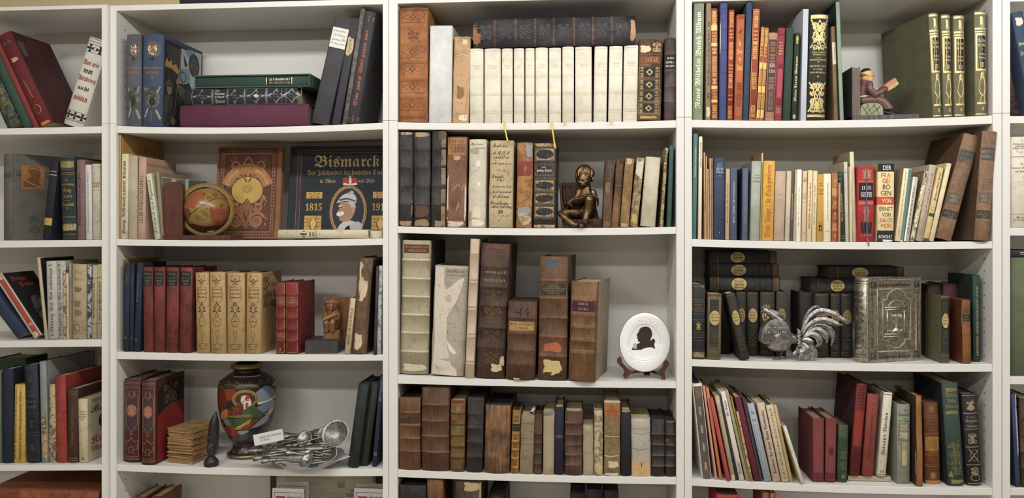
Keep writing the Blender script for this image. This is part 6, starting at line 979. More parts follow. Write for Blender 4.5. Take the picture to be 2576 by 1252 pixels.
book('brown leather volume with gilt stars and ruled fields', 'l:75421f:5d3219', 2327, 2365.5, 1011, 2322.5, [('s', 'g:b58a48', .25, .75, .87, .97, 3), ('d', 'g:b58a48', .3, .7, .88, .96), ('s', 'g:b58a48', .25, .75, .05, .16, 3), ('d', 'g:b58a48', .3, .7, .06, .15), ht('Volkssagen', 'f', 'g:a88348', .765, .80, .1, .9), ht('Kunde und Sitte', 'f', 'g:a88348', .725, .75, .08, .92), ht('aus', 'f', 'g:a88348', .69, .71, .4, .6), ht('Prag', 'f', 'g:a88348', .64, .68, .3, .7), ('r', 'l:a8763c:8a5a2c', .05, .95, .405, .575), ('j', 'g:b5853f', .15, .85, .42, .56, 5), ht('Jos. Virgil Sohn', 'f', 'g:a88348', .29, .315, .15, .9), ('r', 'l:b0783a:8d5c2c', .03, .97, .0, .045)] + lines('g:c0954c', .0012, .84, .82, .62, .6, .585, .39, .37, .355, .235, .215), d=.16, Y=.035, b=.006, left=[('r', 'l:75451f:5d3219', .05, 1, 0, 1)], pg='5d4030')
book('tall dark green volume with gilt fairy tale title and figure', 'c:2f4a40', 2385, 2426.4, 963, 2367.5, [('j', 'g:a89a5a', .1, .95, .915, .955, 3), ht('Musäus', 'f', 'g:b5a868', .865, .91, .15, .85), ht('Volks', 'f', 'g:b5a868', .81, .85, .25, .82), ht('Märchen', 'f', 'g:b5a868', .75, .79, .12, .95), ('j', 'g:a89a5a', .06, .96, .695, .735, 5), ('s', 'g:8d8654', .1, .9, .28, .42, 3), ('s', 'g:8d8654', .15, .95, .1, .3, 4, 1.2), ('p', 'g:a39a64', [(.1, .37), (.4, .42), (.7, .40), (.8, .44)], .002), ('p', 'g:a39a64', [(.45, .42), (.5, .3), (.42, .15)], .0016), ('p', 'g:a39a64', [(.7, .4), (.72, .28), (.82, .12)], .0016), ('p', 'g:a39a64', [(.05, .22), (.3, .2), (.5, .24), (.8, .2)], .0014), ('q', 'g:a89a5a', [(.05, .09), (.18, .15), (.32, .08)]), ('j', 'g:a89a5a', .08, .96, .02, .065, 8)], d=.19, Y=.02, b=.007, left=[('r', 'c:182a30', .05, 1, 0, 1)], pg='c3b79a')
iv = 'g:cdb88d'
book('black volume with ivory pictures between rules near the post', 'c:262326', 2434, 2470.7, 990.6, 2418.5, lines(iv, .0016, .985, .79, .615, .42, .225, .02) + [('s', iv, .2, .85, .82, .93, 3), ('o', iv, .3, .78, .82, .88), ('q', iv, [(.2, .95), (.4, .88), (.55, .94), (.5, .9), (.75, .95), (.6, .87), (.4, .87)]), ht('D. Defoes', 'f', iv, .735, .755, .2, .8), ht('Robinson', 'f', iv, .69, .725, .12, .92), ht('der', 'f', iv, .67, .682, .42, .58), ht('Jüngere', 'f', iv, .63, .665, .15, .9), ('s', iv, .12, .88, .45, .58, 8, 1.2), ('p', iv, [(.2, .5), (.8, .56)], .0016), ('O', iv, .3, .8, .27, .39, .001), ('p', iv, [(.2, .40), (.85, .25)], .0016), ('p', iv, [(.15, .26), (.85, .39)], .0016), ('s', iv, .2, .8, .12, .2, 2), ('O', iv, .22, .85, .05, .12, .0014), ('O', iv, .35, .75, .11, .2, .0012)], d=.15, Y=.025, b=.006, left=[('r', 'c:3d2c33', .04, 1, 0, 1)], pg='6d5a55')
row('R', 5, 'books below the fourth shelf of the rooster bookcase')
book('bright red book top below the leaning picture books', 'c:a3262b', 1803, 1859, 1242, 1803, d=.15, Y=.01, pg='5d4c45')
book('brown book top below the light blue book', 'l:84582f:6b4424', 1919, 1936, 1238, 1918, d=.13, Y=.01)
book('tan brown book top beside the brown one, below the fourth shelf', 'l:8d6038:70482a', 1937, 1953, 1240, 1937, d=.13, Y=.01)
row('F', 1, 'books on the shelves cut off by the picture edge')
book('blue book with torn paper label leaning at the picture edge', 'c:27507a', 2592, 2622, 33, 2543, d=.05, dec= [('j', 'p:d9cfb8', .15, .85, .86, .95, 3), ht('Petersb.', 'f', 'g:cfc089', .67, .71, .1, .9), ht('Zinnen', 'f', 'g:cfc089', .58, .62, .1, .9)])
book('brown marbled book below the leaning blue one at the picture edge', 'm:5d4334:2d221e', 2545, 2588, 150, 2520, d=.15, Y=.07)
row('F', 2, 'books on the shelves cut off by the picture edge')
book('cream volume with dark printed title at the picture edge', 'v:cfc8b4', 2540.5, 2592, 344.5, 2541, [ht(s, 'f', 'p:6b6354', v, v + .022, a, e) for s, v, a, e in (('Kulturen Russlands', .91, .12, .9), ('unter Sternen', .885, .2, .8), ('Roman für Bauern', .86, .1, .9), ('Der', .69, .45, .6), ('Zweite Posten', .645, .05, .95), ('im Lande', .61, .2, .8), ('Leipzig', .1, .3, .7), ('P. M. Grottke', .07, .15, .85))] + [('l', 'p:6b6354', .78, .0012), ('l', 'p:6b6354', .15, .001), ('d', 'p:6b6354', .45, .52, .825, .835)], d=.17)
row('F', 3, 'books on the shelves cut off by the picture edge')
book('large olive green cloth album at the picture edge', 'c:5f6f43', 2542, 2650, 647, 2542.5, d=.2, b=.001, Y=.02)
lying('dark navy book lying on the olive green album', 'c:2c2f4a', 2541, 2660, 629, 646, .02, .16, zb=P(2600, 647, .02).z + .0008, dec=[('r', 'p:b5a9b0', .3, .42, .2, .9), ('r', 'p:b58a8d', .6, .66, .2, .9)])
row('F', 4, 'books on the shelves cut off by the picture edge')
book('blue book with worn white edges leaning at the picture edge', 'l:2f5592:244578', 2555, 2567.7, 989, 2543, [('j', 'p:aeb9cc', .6, 1, .3, .9, 3), ('j', 'p:c9c0b4', .7, 1, .85, 1, 4)], d=.15, left=[('r', 'c:1f2a45', 0, 1, 0, 1)])
book('brown leather volume with gilt fields beside the worn blue book', 'l:57402a:35271c', 2569, 2612, 1000, 2563, [('s', 'g:8d7040', .1, .9, a, e, i) for i, (a, e) in enumerate(((.82, .95), (.42, .56), (.24, .38), (.05, .2)))] + [ht('Das', 'b', 'g:8d7040', .7, .73), ht('Gedenkbuch', 'b', 'g:8d7040', .64, .68)], bands=[.22, .4, .58, .78], d=.15, old=True)
# a book lying on top of the globe bookcase
CUR[:] = ['B', 1, 'books on top of the bookcases']
lying('dark navy book lying on top of the globe bookcase, seen from below', 'c:273446', 452, 1000, -55, 7, .008, .2, zb=P(620, 5).z + .0004, cat='book')
# ================================================================== ornaments and figures
def spot(b, r, name, label, cat, u, vbase, Y, group=None, dz=.0004):
    """a thing standing on a shelf and a helper turning photo offsets into its own metres"""
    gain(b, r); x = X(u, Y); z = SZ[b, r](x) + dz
    t = thing(name, label, cat, (x, Y, z), group=group); s = pxm(u, Y)
    return t, (lambda q, v, dy=0.0: Vector(((q - u) / s, dy, (vbase - v) / s))), s
def limb(mb, pts, rad, n=10, k=5, **kw):
    q = smooth_path([tuple(p) + (r,) for p, r in zip(pts, rad)], k)
    mb.tube([p[:3] for p in q], [p[3] for p in q], n, **kw)
    mb.ball(q[0][:3], q[0][3] * .98, nu=n, nv=6); mb.ball(q[-1][:3], q[-1][3] * .98, nu=n, nv=6)
# ---------------------------------------------------------------- bronze boy
t, q, s = spot('C', 2, 'bookend', 'bronze bookend of a boy sitting and reading an open book', 'bookend', 1458, 573, .045)
def z3(x, y, dy=0): return q(1390 + x / 6.59, 400 + y / 6.59, dy)      # coordinates read off an enlarged view
px = 1 / 6.59 / s
BZ = M('met:8a6c48:30241b'); BZ2 = M('met:55442f:1f1813')
m = MB()
limb(m, [z3(560, 820, .005), z3(555, 620, .002), z3(550, 500, -.002)], [130 * px, 125 * px, 95 * px], 14)          # trunk
limb(m, [z3(535, 500, -.002), z3(528, 430, -.004)], [46 * px, 46 * px])                                     # neck
limb(m, [z3(440, 520, 0), z3(385, 640, -.008), z3(330, 735, -.022)], [54 * px, 46 * px, 34 * px])           # arm
limb(m, [z3(672, 540, 0), z3(716, 660, -.006), z3(735, 740, -.020)], [52 * px, 44 * px, 34 * px])
limb(m, [z3(610, 880, 0), z3(612, 700, -.034), z3(603, 668, -.036)], [100 * px, 78 * px, 70 * px])          # raised thigh, knee
limb(m, [z3(603, 680, -.036), z3(585, 850, -.034), z3(540, 1010, -.040)], [70 * px, 66 * px, 56 * px])      # shin
limb(m, [z3(470, 900, 0), z3(250, 880, -.014), z3(135, 900, -.024)], [90 * px, 80 * px, 52 * px])           # lying thigh
limb(m, [z3(140, 905, -.024), z3(230, 985, -.034), z3(345, 1080, -.040)], [54 * px, 58 * px, 48 * px])
limb(m, [z3(520, 1050, -.036), z3(480, 1085, -.050), z3(470, 1100, -.056)], [50 * px, 44 * px, 38 * px])    # shoe
limb(m, [z3(350, 1080, -.038), z3(400, 1090, -.042)], [46 * px, 40 * px])
m.ball(z3(522, 320, -.008), (118 * px, 122 * px, 150 * px), nu=20, nv=14)                                  # head
m.ball(z3(505, 410, -.018), (78 * px, 78 * px, 66 * px)); m.ball(z3(500, 380, -.0225), (94 * px, 50 * px, 44 * px))
m.ball(z3(440, 375, -.018), (34 * px, 40 * px, 34 * px)); m.ball(z3(565, 378, -.018), (36 * px, 40 * px, 34 * px))
limb(m, [z3(505, 315, -.0250), z3(503, 350, -.0290), z3(503, 366, -.0300)], [9 * px, 13 * px, 16 * px])      # nose
m.ball(z3(503, 402, -.0290), (34 * px, 16 * px, 9 * px)); m.ball(z3(503, 420, -.0288), (26 * px, 16 * px, 9 * px))
m.ball(z3(450, 328, -.0262), (26 * px, 14 * px, 9 * px)); m.ball(z3(558, 330, -.0262), (26 * px, 14 * px, 9 * px))
for k, (x, y) in enumerate(((268, 728), (280, 752), (296, 772), (316, 786), (722, 700), (728, 726), (730, 752), (724, 776))):
    limb(m, [z3(x + (40 if k < 4 else 14), y + 8, -.024), z3(x + (18 if k < 4 else 6), y, -.034), z3(x + (4 if k < 4 else -8), y - 6, -.035)], [11 * px, 11 * px, 9 * px], 6)
for k, (x, y) in enumerate(((300, 700), (735, 660))): limb(m, [z3(x + 26, y + 20, -.024), z3(x, y - 6, -.030)], [13 * px, 11 * px], 6)
organic(m, 'body', BZ, t, .0012, 5)
m = MB()
m.ball(z3(527, 245, .001), (150 * px, 140 * px, 166 * px), nu=24, nv=16)
fringe = ([(575, 120), (480, 150), (410, 240), (392, 310)], [(580, 118), (500, 170), (440, 235), (430, 275)], [(585, 118), (530, 180), (490, 240), (480, 268)], [(590, 118), (570, 190), (545, 245), (540, 275)], [(590, 120), (615, 190), (605, 255), (590, 285)], [(592, 122), (645, 190), (648, 260), (640, 300)], [(596, 125), (665, 200), (672, 290), (662, 340)])
for k, p in enumerate(fringe):
    limb(m, [z3(x, y, -.0265 * sqrt(max(.05, 1 - ((x - 525) / 165) ** 2)) * (.35 + .65 * i / 3) + (.004 if i == 0 else 0)) for i, (x, y) in enumerate(p)], [16 * px, 26 * px, 25 * px, 12 * px], 8, 5)
for a in (-1, 1): m.ball(z3(527 + a * 126, 300, .003), (26 * px, 105 * px, 78 * px))
organic(m, 'hair', BZ, t, .0011, 2)
# open book in his hands: two curved covers and the leaves
m = MB(); lv = MB()
edge = smooth_path([(245, 715, -.036), (350, 650, -.040), (480, 630, -.040), (560, 588, -.032), (660, 588, -.036), (748, 612, -.036)], 5)
for a, e in zip(edge, edge[1:]):
    A, E = z3(a[0], a[1] + 8, a[2] + .0), z3(e[0], e[1] + 8, e[2] + .0); dn = Vector((0, .016, -.024)); th = Vector((0, .0022, .0015))
    m.add([A, E, E + dn, A + dn, A + th, E + th, E + dn + th, A + dn + th], [(0, 3, 2, 1), (4, 5, 6, 7), (0, 1, 5, 4), (1, 2, 6, 5), (2, 3, 7, 6), (3, 0, 4, 7)], 0, True)
m.tube([z3(*p) for p in edge], 9 * px, 6); lv.tube([z3(p[0], p[1] + 17, p[2] + .001) for p in edge], 7 * px, 6)
m.build('open_book', BZ2, t); lv.build('page_edge', M('met:b58f6c:6b4f3a'), t)
m = MB()
def slab(mb, pts, dy0, dy1, r=0):
    mb.prism([(z3(x, y).x, z3(x, y).z) for x, y in pts], dy0, dy1)
slab(m, [(215, 380), (620, 372), (640, 470), (770, 960), (800, 1140), (230, 1140), (160, 830)], .012, .034)
m.build('back_book', M('met:4a3a30:201815'), t)
m = MB(); slab(m, [(108, 394), (218, 378), (226, 760), (240, 1138), (165, 1138), (132, 800)], .011, .032); limb(m, [z3(182, 400, .011), z3(190, 600, .011), z3(212, 760, .010)], [26 * px, 30 * px, 28 * px])
m.build('book_spine', BZ2, t)
m = MB(); slab(m, [(165, 1050), (300, 1000), (690, 985), (815, 985), (822, 1140), (170, 1140)], -.034, .036)
m.build('base', BZ2, t)
# ---------------------------------------------------------------- monk bookend
t, q, s = spot('R', 1, 'bookend', 'carved wooden monk bookend with green cushion and red book', 'bookend', 2190, 300.5, .05)
def z3(x, y, dy=0): return q(2100 + x / 7.365, 140 + y / 7.365, dy)
px = 1 / 7.365 / s
ROBE = M('wd:6b4a42:573a35'); SKIN = M('s:d6ae6a'); DK = M('wd:3a3434:242123')
m = MB(); m.prism([(z3(x, y).x, z3(x, y).z) for x, y in ((250, 1100), (262, 1088), (1465, 1070), (1475, 1078), (1475, 1150), (1462, 1163), (262, 1182), (250, 1170))], -.030, .035)
for x in (345, 412, 1318, 1388): m.box(z3(x, 1168, -.0306), z3(x + 9, 1084, -.029))
m.build('base_book', M('wd:5d5254:332c2d'), t)
m = MB(); m.prism([(z3(x, y).x, z3(x, y).z) for x, y in ((258, 1085), (258, 166), (290, 182), (330, 186), (372, 178), (402, 164), (402, 1085))], -.030, .075)
m.build('back_board', M('wd:6b5a48:4a3d33'), t)
m = MB(); m.box(z3(250, 1180, -.028), z3(258, 168, .078)); m.build('board_side', M('p:1c1c1e'), t)
m = MB(); cu = smooth_path([(415, 1082), (420, 960), (450, 880), (560, 852), (700, 850), (780, 880), (825, 950), (838, 1082)], 5)
m.prism([(z3(x, y).x, z3(x, y).z) for x, y in cu], -.026, .03); m.build('cushion', M('wd:8f9560:7d8350'), t)
m = MB()
for a, b in (((440, 900), (560, 1078)), ((540, 862), (620, 1070)), ((660, 860), (760, 1070)), ((470, 985), (545, 930)), ((505, 1070), (670, 890)), ((615, 1070), (780, 905)), ((720, 980), (770, 920))):
    m.tube([z3(a[0], a[1], -.0262), z3(b[0], b[1], -.0262)], 5 * px, 5)
m.build('quilting', M('p:3f4426'), t)
m = MB()
limb(m, [z3(500, 720, 0), z3(535, 560, 0), z3(540, 450, .002)], [118 * px, 125 * px, 108 * px], 14)
limb(m, [z3(470, 420, .004), z3(460, 500, .004), z3(480, 640, .003)], [60 * px, 62 * px, 50 * px], 12)      # hood
limb(m, [z3(500, 400, 0), z3(610, 405, 0)], [48 * px, 42 * px], 10)
for dy in (-.016, .016):
    limb(m, [z3(490, 795, dy * .8), z3(700, 785, dy), z3(850, 830, dy)], [82 * px, 92 * px, 100 * px], 12)
    limb(m, [z3(840, 830, dy), z3(905, 900, dy), z3(945, 960, dy)], [98 * px, 100 * px, 104 * px], 12)
    limb(m, [z3(590, 490, dy * 1.55), z3(590, 590, dy * 1.8), z3(680, 690, dy * 1.7)], [66 * px, 62 * px, 64 * px], 10)
    limb(m, [z3(680, 690, dy * 1.7), z3(790, 640, dy * 1.6), z3(885, 580, dy * 1.3)], [64 * px, 60 * px, 56 * px], 10)
body = organic(m, 'robe', ROBE, t, .0016, 3, True)
zc = z3(0, 972).z
for v in body.data.vertices:
    if v.co.z < zc and v.co.x > z3(820, 0).x: v.co.z = zc
m = MB(); m.lathe([(96 * px, 0), (103 * px, 4 * px), (103 * px, 20 * px), (96 * px, 24 * px)], 24, T=Matrix.Translation(z3(512, 722, 0)) @ Matrix.Rotation(-.08, 4, 'Y'), ex=1.2, ey=1.5); m.build('rope_belt', M('p:e6d7a8'), t)
m = MB()
m.ball(z3(580, 275, 0), (118 * px, 100 * px, 116 * px), nu=18, nv=12); limb(m, [z3(560, 340, 0), z3(640, 370, 0)], [88 * px, 66 * px]); m.ball(z3(660, 300, 0), (44 * px, 70 * px, 70 * px)); limb(m, [z3(650, 345, 0), z3(695, 352, 0)], [34 * px, 20 * px])
limb(m, [z3(640, 225, 0), z3(688, 232, 0)], [40 * px, 16 * px])
for dy in (-.0135, .0135): m.ball(z3(575, 285, dy), (20 * px, 14 * px, 30 * px))
organic(m, 'head', SKIN, t, .0012, 2, True)
m = MB(); limb(m, [z3(690, 272, 0), z3(718, 288, 0), z3(712, 305, 0)], [18 * px, 22 * px, 16 * px], 8); m.build('nose', M('s:c0693c'), t)
m = MB()
cap = [(r, z) for r, z in ((0.1, 62), (40, 58), (76, 40), (96, 12), (100, 0), (86, -2))]
m.lathe([(r * px, z * px) for r, z in cap[::-1]], 20, T=Matrix.Translation(z3(570, 218, 0)) @ Matrix.Rotation(-.22, 4, 'Y')); m.build('skull_cap', M('s:1f1e22'), t)
m = MB(); limb(m, [z3(560, 296, -.0120), z3(510, 290, -.0105), z3(470, 282, -.004), z3(462, 282, .004), z3(510, 290, .0105), z3(560, 296, .0120)], [20 * px, 26 * px, 30 * px, 30 * px, 26 * px, 20 * px], 8); m.build('hair_ring', M('wd:a8763f:8a5c2e'), t)
m = MB()
for dy in (-.012, .010):
    for k in range(4): limb(m, [z3(905 + k * 8, 600 - k * 4, dy), z3(960 + k * 14, 606 - k * 18, dy * .9), z3(1010 + k * 12, 585 - k * 24, dy * .8)], [14 * px, 13 * px, 10 * px], 6)
    limb(m, [z3(880, 585, dy), z3(925, 590, dy)], [34 * px, 28 * px]); limb(m, [z3(900, 560, dy), z3(945, 530, dy * .8)], [12 * px, 10 * px], 6)
organic(m, 'hands', M('s:c99a4e'), t, .001, 1)
bk = MB(); bk.prism([(z3(x, y).x, z3(x, y).z) for x, y in ((865, 518), (1062, 370), (1095, 420), (905, 578))], -.022, .022); bk.build('red_book', M('wd:c47352:a85a3c'), t)
bk = MB(); bk.prism([(z3(x, y).x, z3(x, y).z) for x, y in ((908, 580), (1097, 422), (1135, 488), (1050, 560), (930, 620))], -.021, .021); bk.build('book_pages', M('wd:b5ad57:a08a44'), t)
m = MB()
for dy in (-.014, .014): limb(m, [z3(885, 1010, dy), z3(960, 1035, dy), z3(1070, 1052, dy)], [40 * px, 36 * px, 20 * px], 10); m.box(z3(860, 1000, dy - .006), z3(965, 960, dy + .006))
m.build('shoes', M('s:2b2c33'), t)

# ---------------------------------------------------------------- carved wooden reader on a dark block
gain('B', 3)
t, q, s = spot('B', 3, 'bookend', 'small carved wooden bookend of a crouching reader on a dark block', 'bookend', 815, 890, .035)
def z3(x, y, dy=0): return q(620 + x / 4.318, 620 + y / 4.318, dy)
px = 1 / 4.318 / s
t.rotation_euler[2] = .10
m = MB(); m.box(z3(655, 1165, -.015), z3(1000, 1030, .10), ch=.001); m.build('block', M('wd:4a4248:38312f'), t)
m = MB(); m.box(z3(815, 1035, .035), z3(1125, 590, .055), ch=.001); m.build('back_board', M('wd:8a5230:6d3f24'), t)
m = MB(); m.box(z3(838, 1030, -.002), z3(1010, 925, .036)); m.box(z3(850, 1018, -.006), z3(1000, 945, .03)); m.build('pedestal', M('wd:8a6238:6b4826'), t)
m = MB()
m.ball(z3(915, 655, .014), (66 * px, 62 * px, 74 * px)); m.ball(z3(905, 690, .006), (56 * px, 50 * px, 46 * px))
limb(m, [z3(915, 900, .016), z3(930, 800, .018), z3(925, 730, .018)], [70 * px, 82 * px, 62 * px], 12)
for a in (-1, 1):
    limb(m, [z3(920 + a * 62, 750, .012), z3(915 + a * 70, 800, .0), z3(900 + a * 30, 790, -.010)], [28 * px, 26 * px, 20 * px], 8)
    limb(m, [z3(915 + a * 30, 880, .012), z3(905 + a * 34, 835, -.010), z3(905 + a * 30, 925, -.008)], [34 * px, 34 * px, 28 * px], 8)
    m.ball(z3(905 + a * 24, 672, -.005), (14 * px, 9 * px, 7 * px)); m.ball(z3(905 + a * 24, 660, -.004), (20 * px, 10 * px, 6 * px))
    for k in range(4): limb(m, [z3(895 + a * 26, 784 + k * 9, -.010), z3(870 + a * 8, 780 + k * 9, -.014)], [6 * px, 5 * px], 6)
limb(m, [z3(903, 668, -.006), z3(902, 690, -.012)], [9 * px, 13 * px], 8)
for k in range(9): a = -1.2 + 2.4 * k / 8; limb(m, [z3(918 + 20 * sin(a), 592, .012), z3(918 + 72 * sin(a), 630, .012 - .012 * cos(a)), z3(918 + 74 * sin(a), 680, .014)], [10 * px, 14 * px, 8 * px], 6)
limb(m, [z3(902, 705, -.004), z3(905, 740, -.002)], [22 * px, 26 * px])
organic(m, 'reader', M('wd:8f6238:5d3d22'), t, .0012, 2)
m = MB(); m.prism([(z3(x, y).x, z3(x, y).z) for x, y in ((845, 790), (905, 755), (975, 725), (985, 760), (905, 795), (850, 818))], -.020, -.010); m.build('held_book', M('wd:a8763f:7d5430'), t)

# ---------------------------------------------------------------- pewter rooster
t, q, s = spot('R', 3, 'rooster_figurine', 'silvery metal rooster figurine with sweeping tail and red eye', 'figurine', 1965, 906.5, .045, dz=.0012)
def z3(x, y, dy=0): return q(1900 + x / 7.365, 750 + y / 7.365, dy)
px = 1 / 7.365 / s
PW = M('met:a9a6a1:66625f'); PD = M('met:6b6863:353230')
m = MB()
limb(m, [z3(330, 560, 0), z3(380, 690, 0), z3(520, 720, 0), z3(760, 770, 0)], [110 * px, 190 * px, 150 * px, 80 * px], 14)
m.ball(z3(430, 830, 0), (240 * px, 120 * px, 175 * px), nu=20, nv=12)
limb(m, [z3(520, 640, 0), z3(470, 470, 0), z3(350, 330, 0), z3(215, 245, 0)], [120 * px, 105 * px, 84 * px, 56 * px], 12)
m.ball(z3(190, 225, 0), (62 * px, 46 * px, 56 * px)); m.ball(z3(440, 380, 0), (90 * px, 60 * px, 70 * px))
for dy in (-.006, .006): limb(m, [z3(500, 900, dy), z3(510, 960, dy)], [56 * px, 30 * px])
organic(m, 'body', PW, t, .0014, 4)
m = MB(); m.prism([(z3(x, y).x, z3(x, y).z) for x, y in ((118, 190), (108, 145), (135, 155), (150, 112), (172, 135), (203, 95), (218, 128), (245, 105), (248, 135), (285, 125), (268, 155), (270, 180), (200, 175))], -.0022, .0022); m.build('comb', PW, t)
m = MB(); limb(m, [z3(150, 235, 0), z3(115, 252, 0), z3(98, 275, 0)], [22 * px, 15 * px, 4 * px], 8); limb(m, [z3(165, 270, 0), z3(120, 295, 0)], [14 * px, 4 * px], 8); m.build('beak', PW, t)
m = MB(); limb(m, [z3(195, 285, -.003), z3(182, 330, -.004), z3(180, 375, -.004)], [14 * px, 22 * px, 20 * px], 8); m.build('wattle', PW, t)
m = MB(); m.ball(z3(197, 252, -.0062), 15 * px, nu=10, nv=6); m.build('eye', M('s:a8142c'), t)
m = MB()
for k in range(15):                                   # hackle feathers down the neck
    f = k / 14; a = (250 + 30 * f, 200 + 110 * f); e = (430 + 80 * (1 - f) - 40 * f, 300 + 70 * f + 40 * (1 - f) + 20 * (k % 2))
    limb(m, [z3(a[0], a[1], -.0062), z3((a[0] + e[0]) / 2 + 20, (a[1] + e[1]) / 2 - 20 + 20 * f, -.0100), z3(e[0], e[1], -.0105)], [6 * px, 10 * px, 4 * px], 5, 3)
m.build('hackle', PW, t)
# wings: domed plates with rows of feathers
def wing(side):
    m = MB(); D = lambda x, y: side * (.0165 + .006 * max(0, 1 - ((x - 360) / 330) ** 2 - ((y - 600) / 300) ** 2))
    out = smooth_path([(335, 372), (220, 430), (130, 540), (88, 680), (82, 800), (150, 850), (215, 835), (300, 785), (400, 732), (480, 750), (585, 765), (660, 700), (610, 590), (540, 440), (440, 390)], 4)
    vs, fs = fill([(x, y) for x, y in out], rings=7); n = len(vs)
    m.add([z3(x, y, D(x, y)) for x, y in vs] + [z3(x, y, D(x, y) - side * .003) for x, y in vs], fs + [tuple(n + i for i in reversed(f)) for f in fs], 0, True)
    for k in range(13):
        f = k / 12; x0, y0 = 180 + 260 * f, 560 - 10 * f; x1, y1 = 100 + 420 * f, 830 - 95 * f + (10 if k % 2 else -6)
        if f > .75: y1 += 20
        limb(m, [z3(x0, y0, D(x0, y0) + side * .0008), z3((x0 + x1) / 2 - 10, (y0 + y1) / 2, D((x0 + x1) / 2, (y0 + y1) / 2) + side * .0012), z3(x1, y1, D(x1, y1) + side * .0006)], [7 * px, 10 * px, 6 * px], 5, 3)
    for r_, (yy, n_) in enumerate(((610, 9), (520, 8), (450, 6))):
        for k in range(n_):
            x = 170 + 40 * r_ + k * 44; limb(m, [z3(x, yy, D(x, yy) + side * .001), z3(x - 14, yy + 55, D(x, yy + 55) + side * .0016)], [12 * px, 9 * px], 6, 2)
    return m
wing(-1).build('wing', PW, t); wing(1).build('wing', PW, t)
TF = [([(850, 690), (950, 450), (1080, 290), (1250, 235), (1450, 290), (1620, 390), (1825, 438)], 78, .004), ([(860, 720), (960, 530), (1120, 415), (1300, 400), (1470, 460), (1630, 492)], 74, -.004), ([(860, 735), (980, 580), (1140, 490), (1290, 500), (1400, 630), (1430, 760), (1385, 910)], 80, .001),
      ([(860, 760), (990, 640), (1130, 580), (1240, 640), (1310, 740), (1285, 840)], 78, -.006), ([(850, 780), (950, 700), (1060, 670), (1150, 740), (1160, 840), (1070, 905)], 76, -.010), ([(830, 790), (920, 768), (1000, 800), (1040, 890)], 62, -.013), ([(820, 830), (900, 880), (940, 1000), (905, 1185)], 84, -.010),
      ([(830, 815), (960, 870), (1060, 980), (1065, 1080), (1020, 1190)], 92, -.006), ([(800, 850), (850, 930), (840, 1040), (768, 1138)], 76, -.014), ([(770, 880), (750, 970), (660, 1062)], 52, -.016), ([(850, 700), (930, 420), (1050, 230), (1170, 168), (1330, 210)], 60, .012)]
for k, (pts, w, dy) in enumerate(TF):
    c = smooth_path(pts, 7); n = len(c); vs = []; fs = []; m = MB()
    for i, (x, y) in enumerate(c):
        f = i / (n - 1); a, b = c[max(i - 1, 0)], c[min(i + 1, n - 1)]; L = hypot(b[0] - a[0], b[1] - a[1]) or 1; nx, ny = -(b[1] - a[1]) / L, (b[0] - a[0]) / L
        hw = w * .72 * min(1, .35 + 1.6 * f) * (1 if f < .72 else max(.06, (1 - f) / .28)) * (1 + .10 * (i % 2)); yy = dy * min(1, .3 + f * 1.4) - .003
        vs += [z3(x + nx * hw, y + ny * hw, yy + .0015), z3(x, y, yy - .0014), z3(x - nx * hw, y - ny * hw, yy + .0015), z3(x, y, yy + .0026)]
    for i in range(n - 1):
        for j in range(4): fs.append((4 * i + j, 4 * i + (j + 1) % 4, 4 * i + 4 + (j + 1) % 4, 4 * i + 4 + j))
    m.add(vs, fs); m.tube([z3(x, y, dy * min(1, .3 + i / (n - 1) * 1.4) - .0048) for i, (x, y) in enumerate(c)], [5 * px * (1.2 - i / n) for i in range(n)], 5)
    for i in range(2, n - 3):
        x, y = c[i]; a, b = c[i - 1], c[i + 1]; L = hypot(b[0] - a[0], b[1] - a[1]) or 1; tx, ty = (b[0] - a[0]) / L, (b[1] - a[1]) / L; yy = dy * min(1, .3 + i / (n - 1) * 1.4) - .003
        for sg in (1, -1): m.tube([z3(x, y, yy - .0018), z3(x + tx * 18 - sg * ty * w * .36, y + ty * 18 + sg * tx * w * .36, yy + .0002)], [4 * px, 2.5 * px], 4)
    m.build('tail_feather', PW if k < 10 else PD, t)
m = MB()
for k in range(9): limb(m, [z3(760 + 10 * (k % 3), 570 + k * 34, -.010 + .002 * (k % 3)), z3(800 - 20 * (k % 2), 620 + k * 32, -.015), z3(815 - 30 * (k % 3), 660 + k * 28, -.012)], [20 * px, 26 * px, 12 * px], 6, 3)
m.build('saddle_feathers', PW, t)
m = MB()
for dy, dx in ((-.009, 0), (.010, 34)):
    limb(m, [z3(500 + dx, 940, dy), z3(475 + dx, 1010, dy), z3(448 + dx, 1110, dy)], [24 * px, 15 * px, 17 * px], 8)
    for ex, ey in ((300, -.006), (340, .008), (560, .0)): limb(m, [z3(450 + dx, 1118, dy), z3((450 + ex) / 2 + dx, 1118, dy + ey * .6), z3(ex + dx, 1138, dy + ey)], [18 * px, 17 * px, 8 * px], 8)
m.build('legs', PD, t)

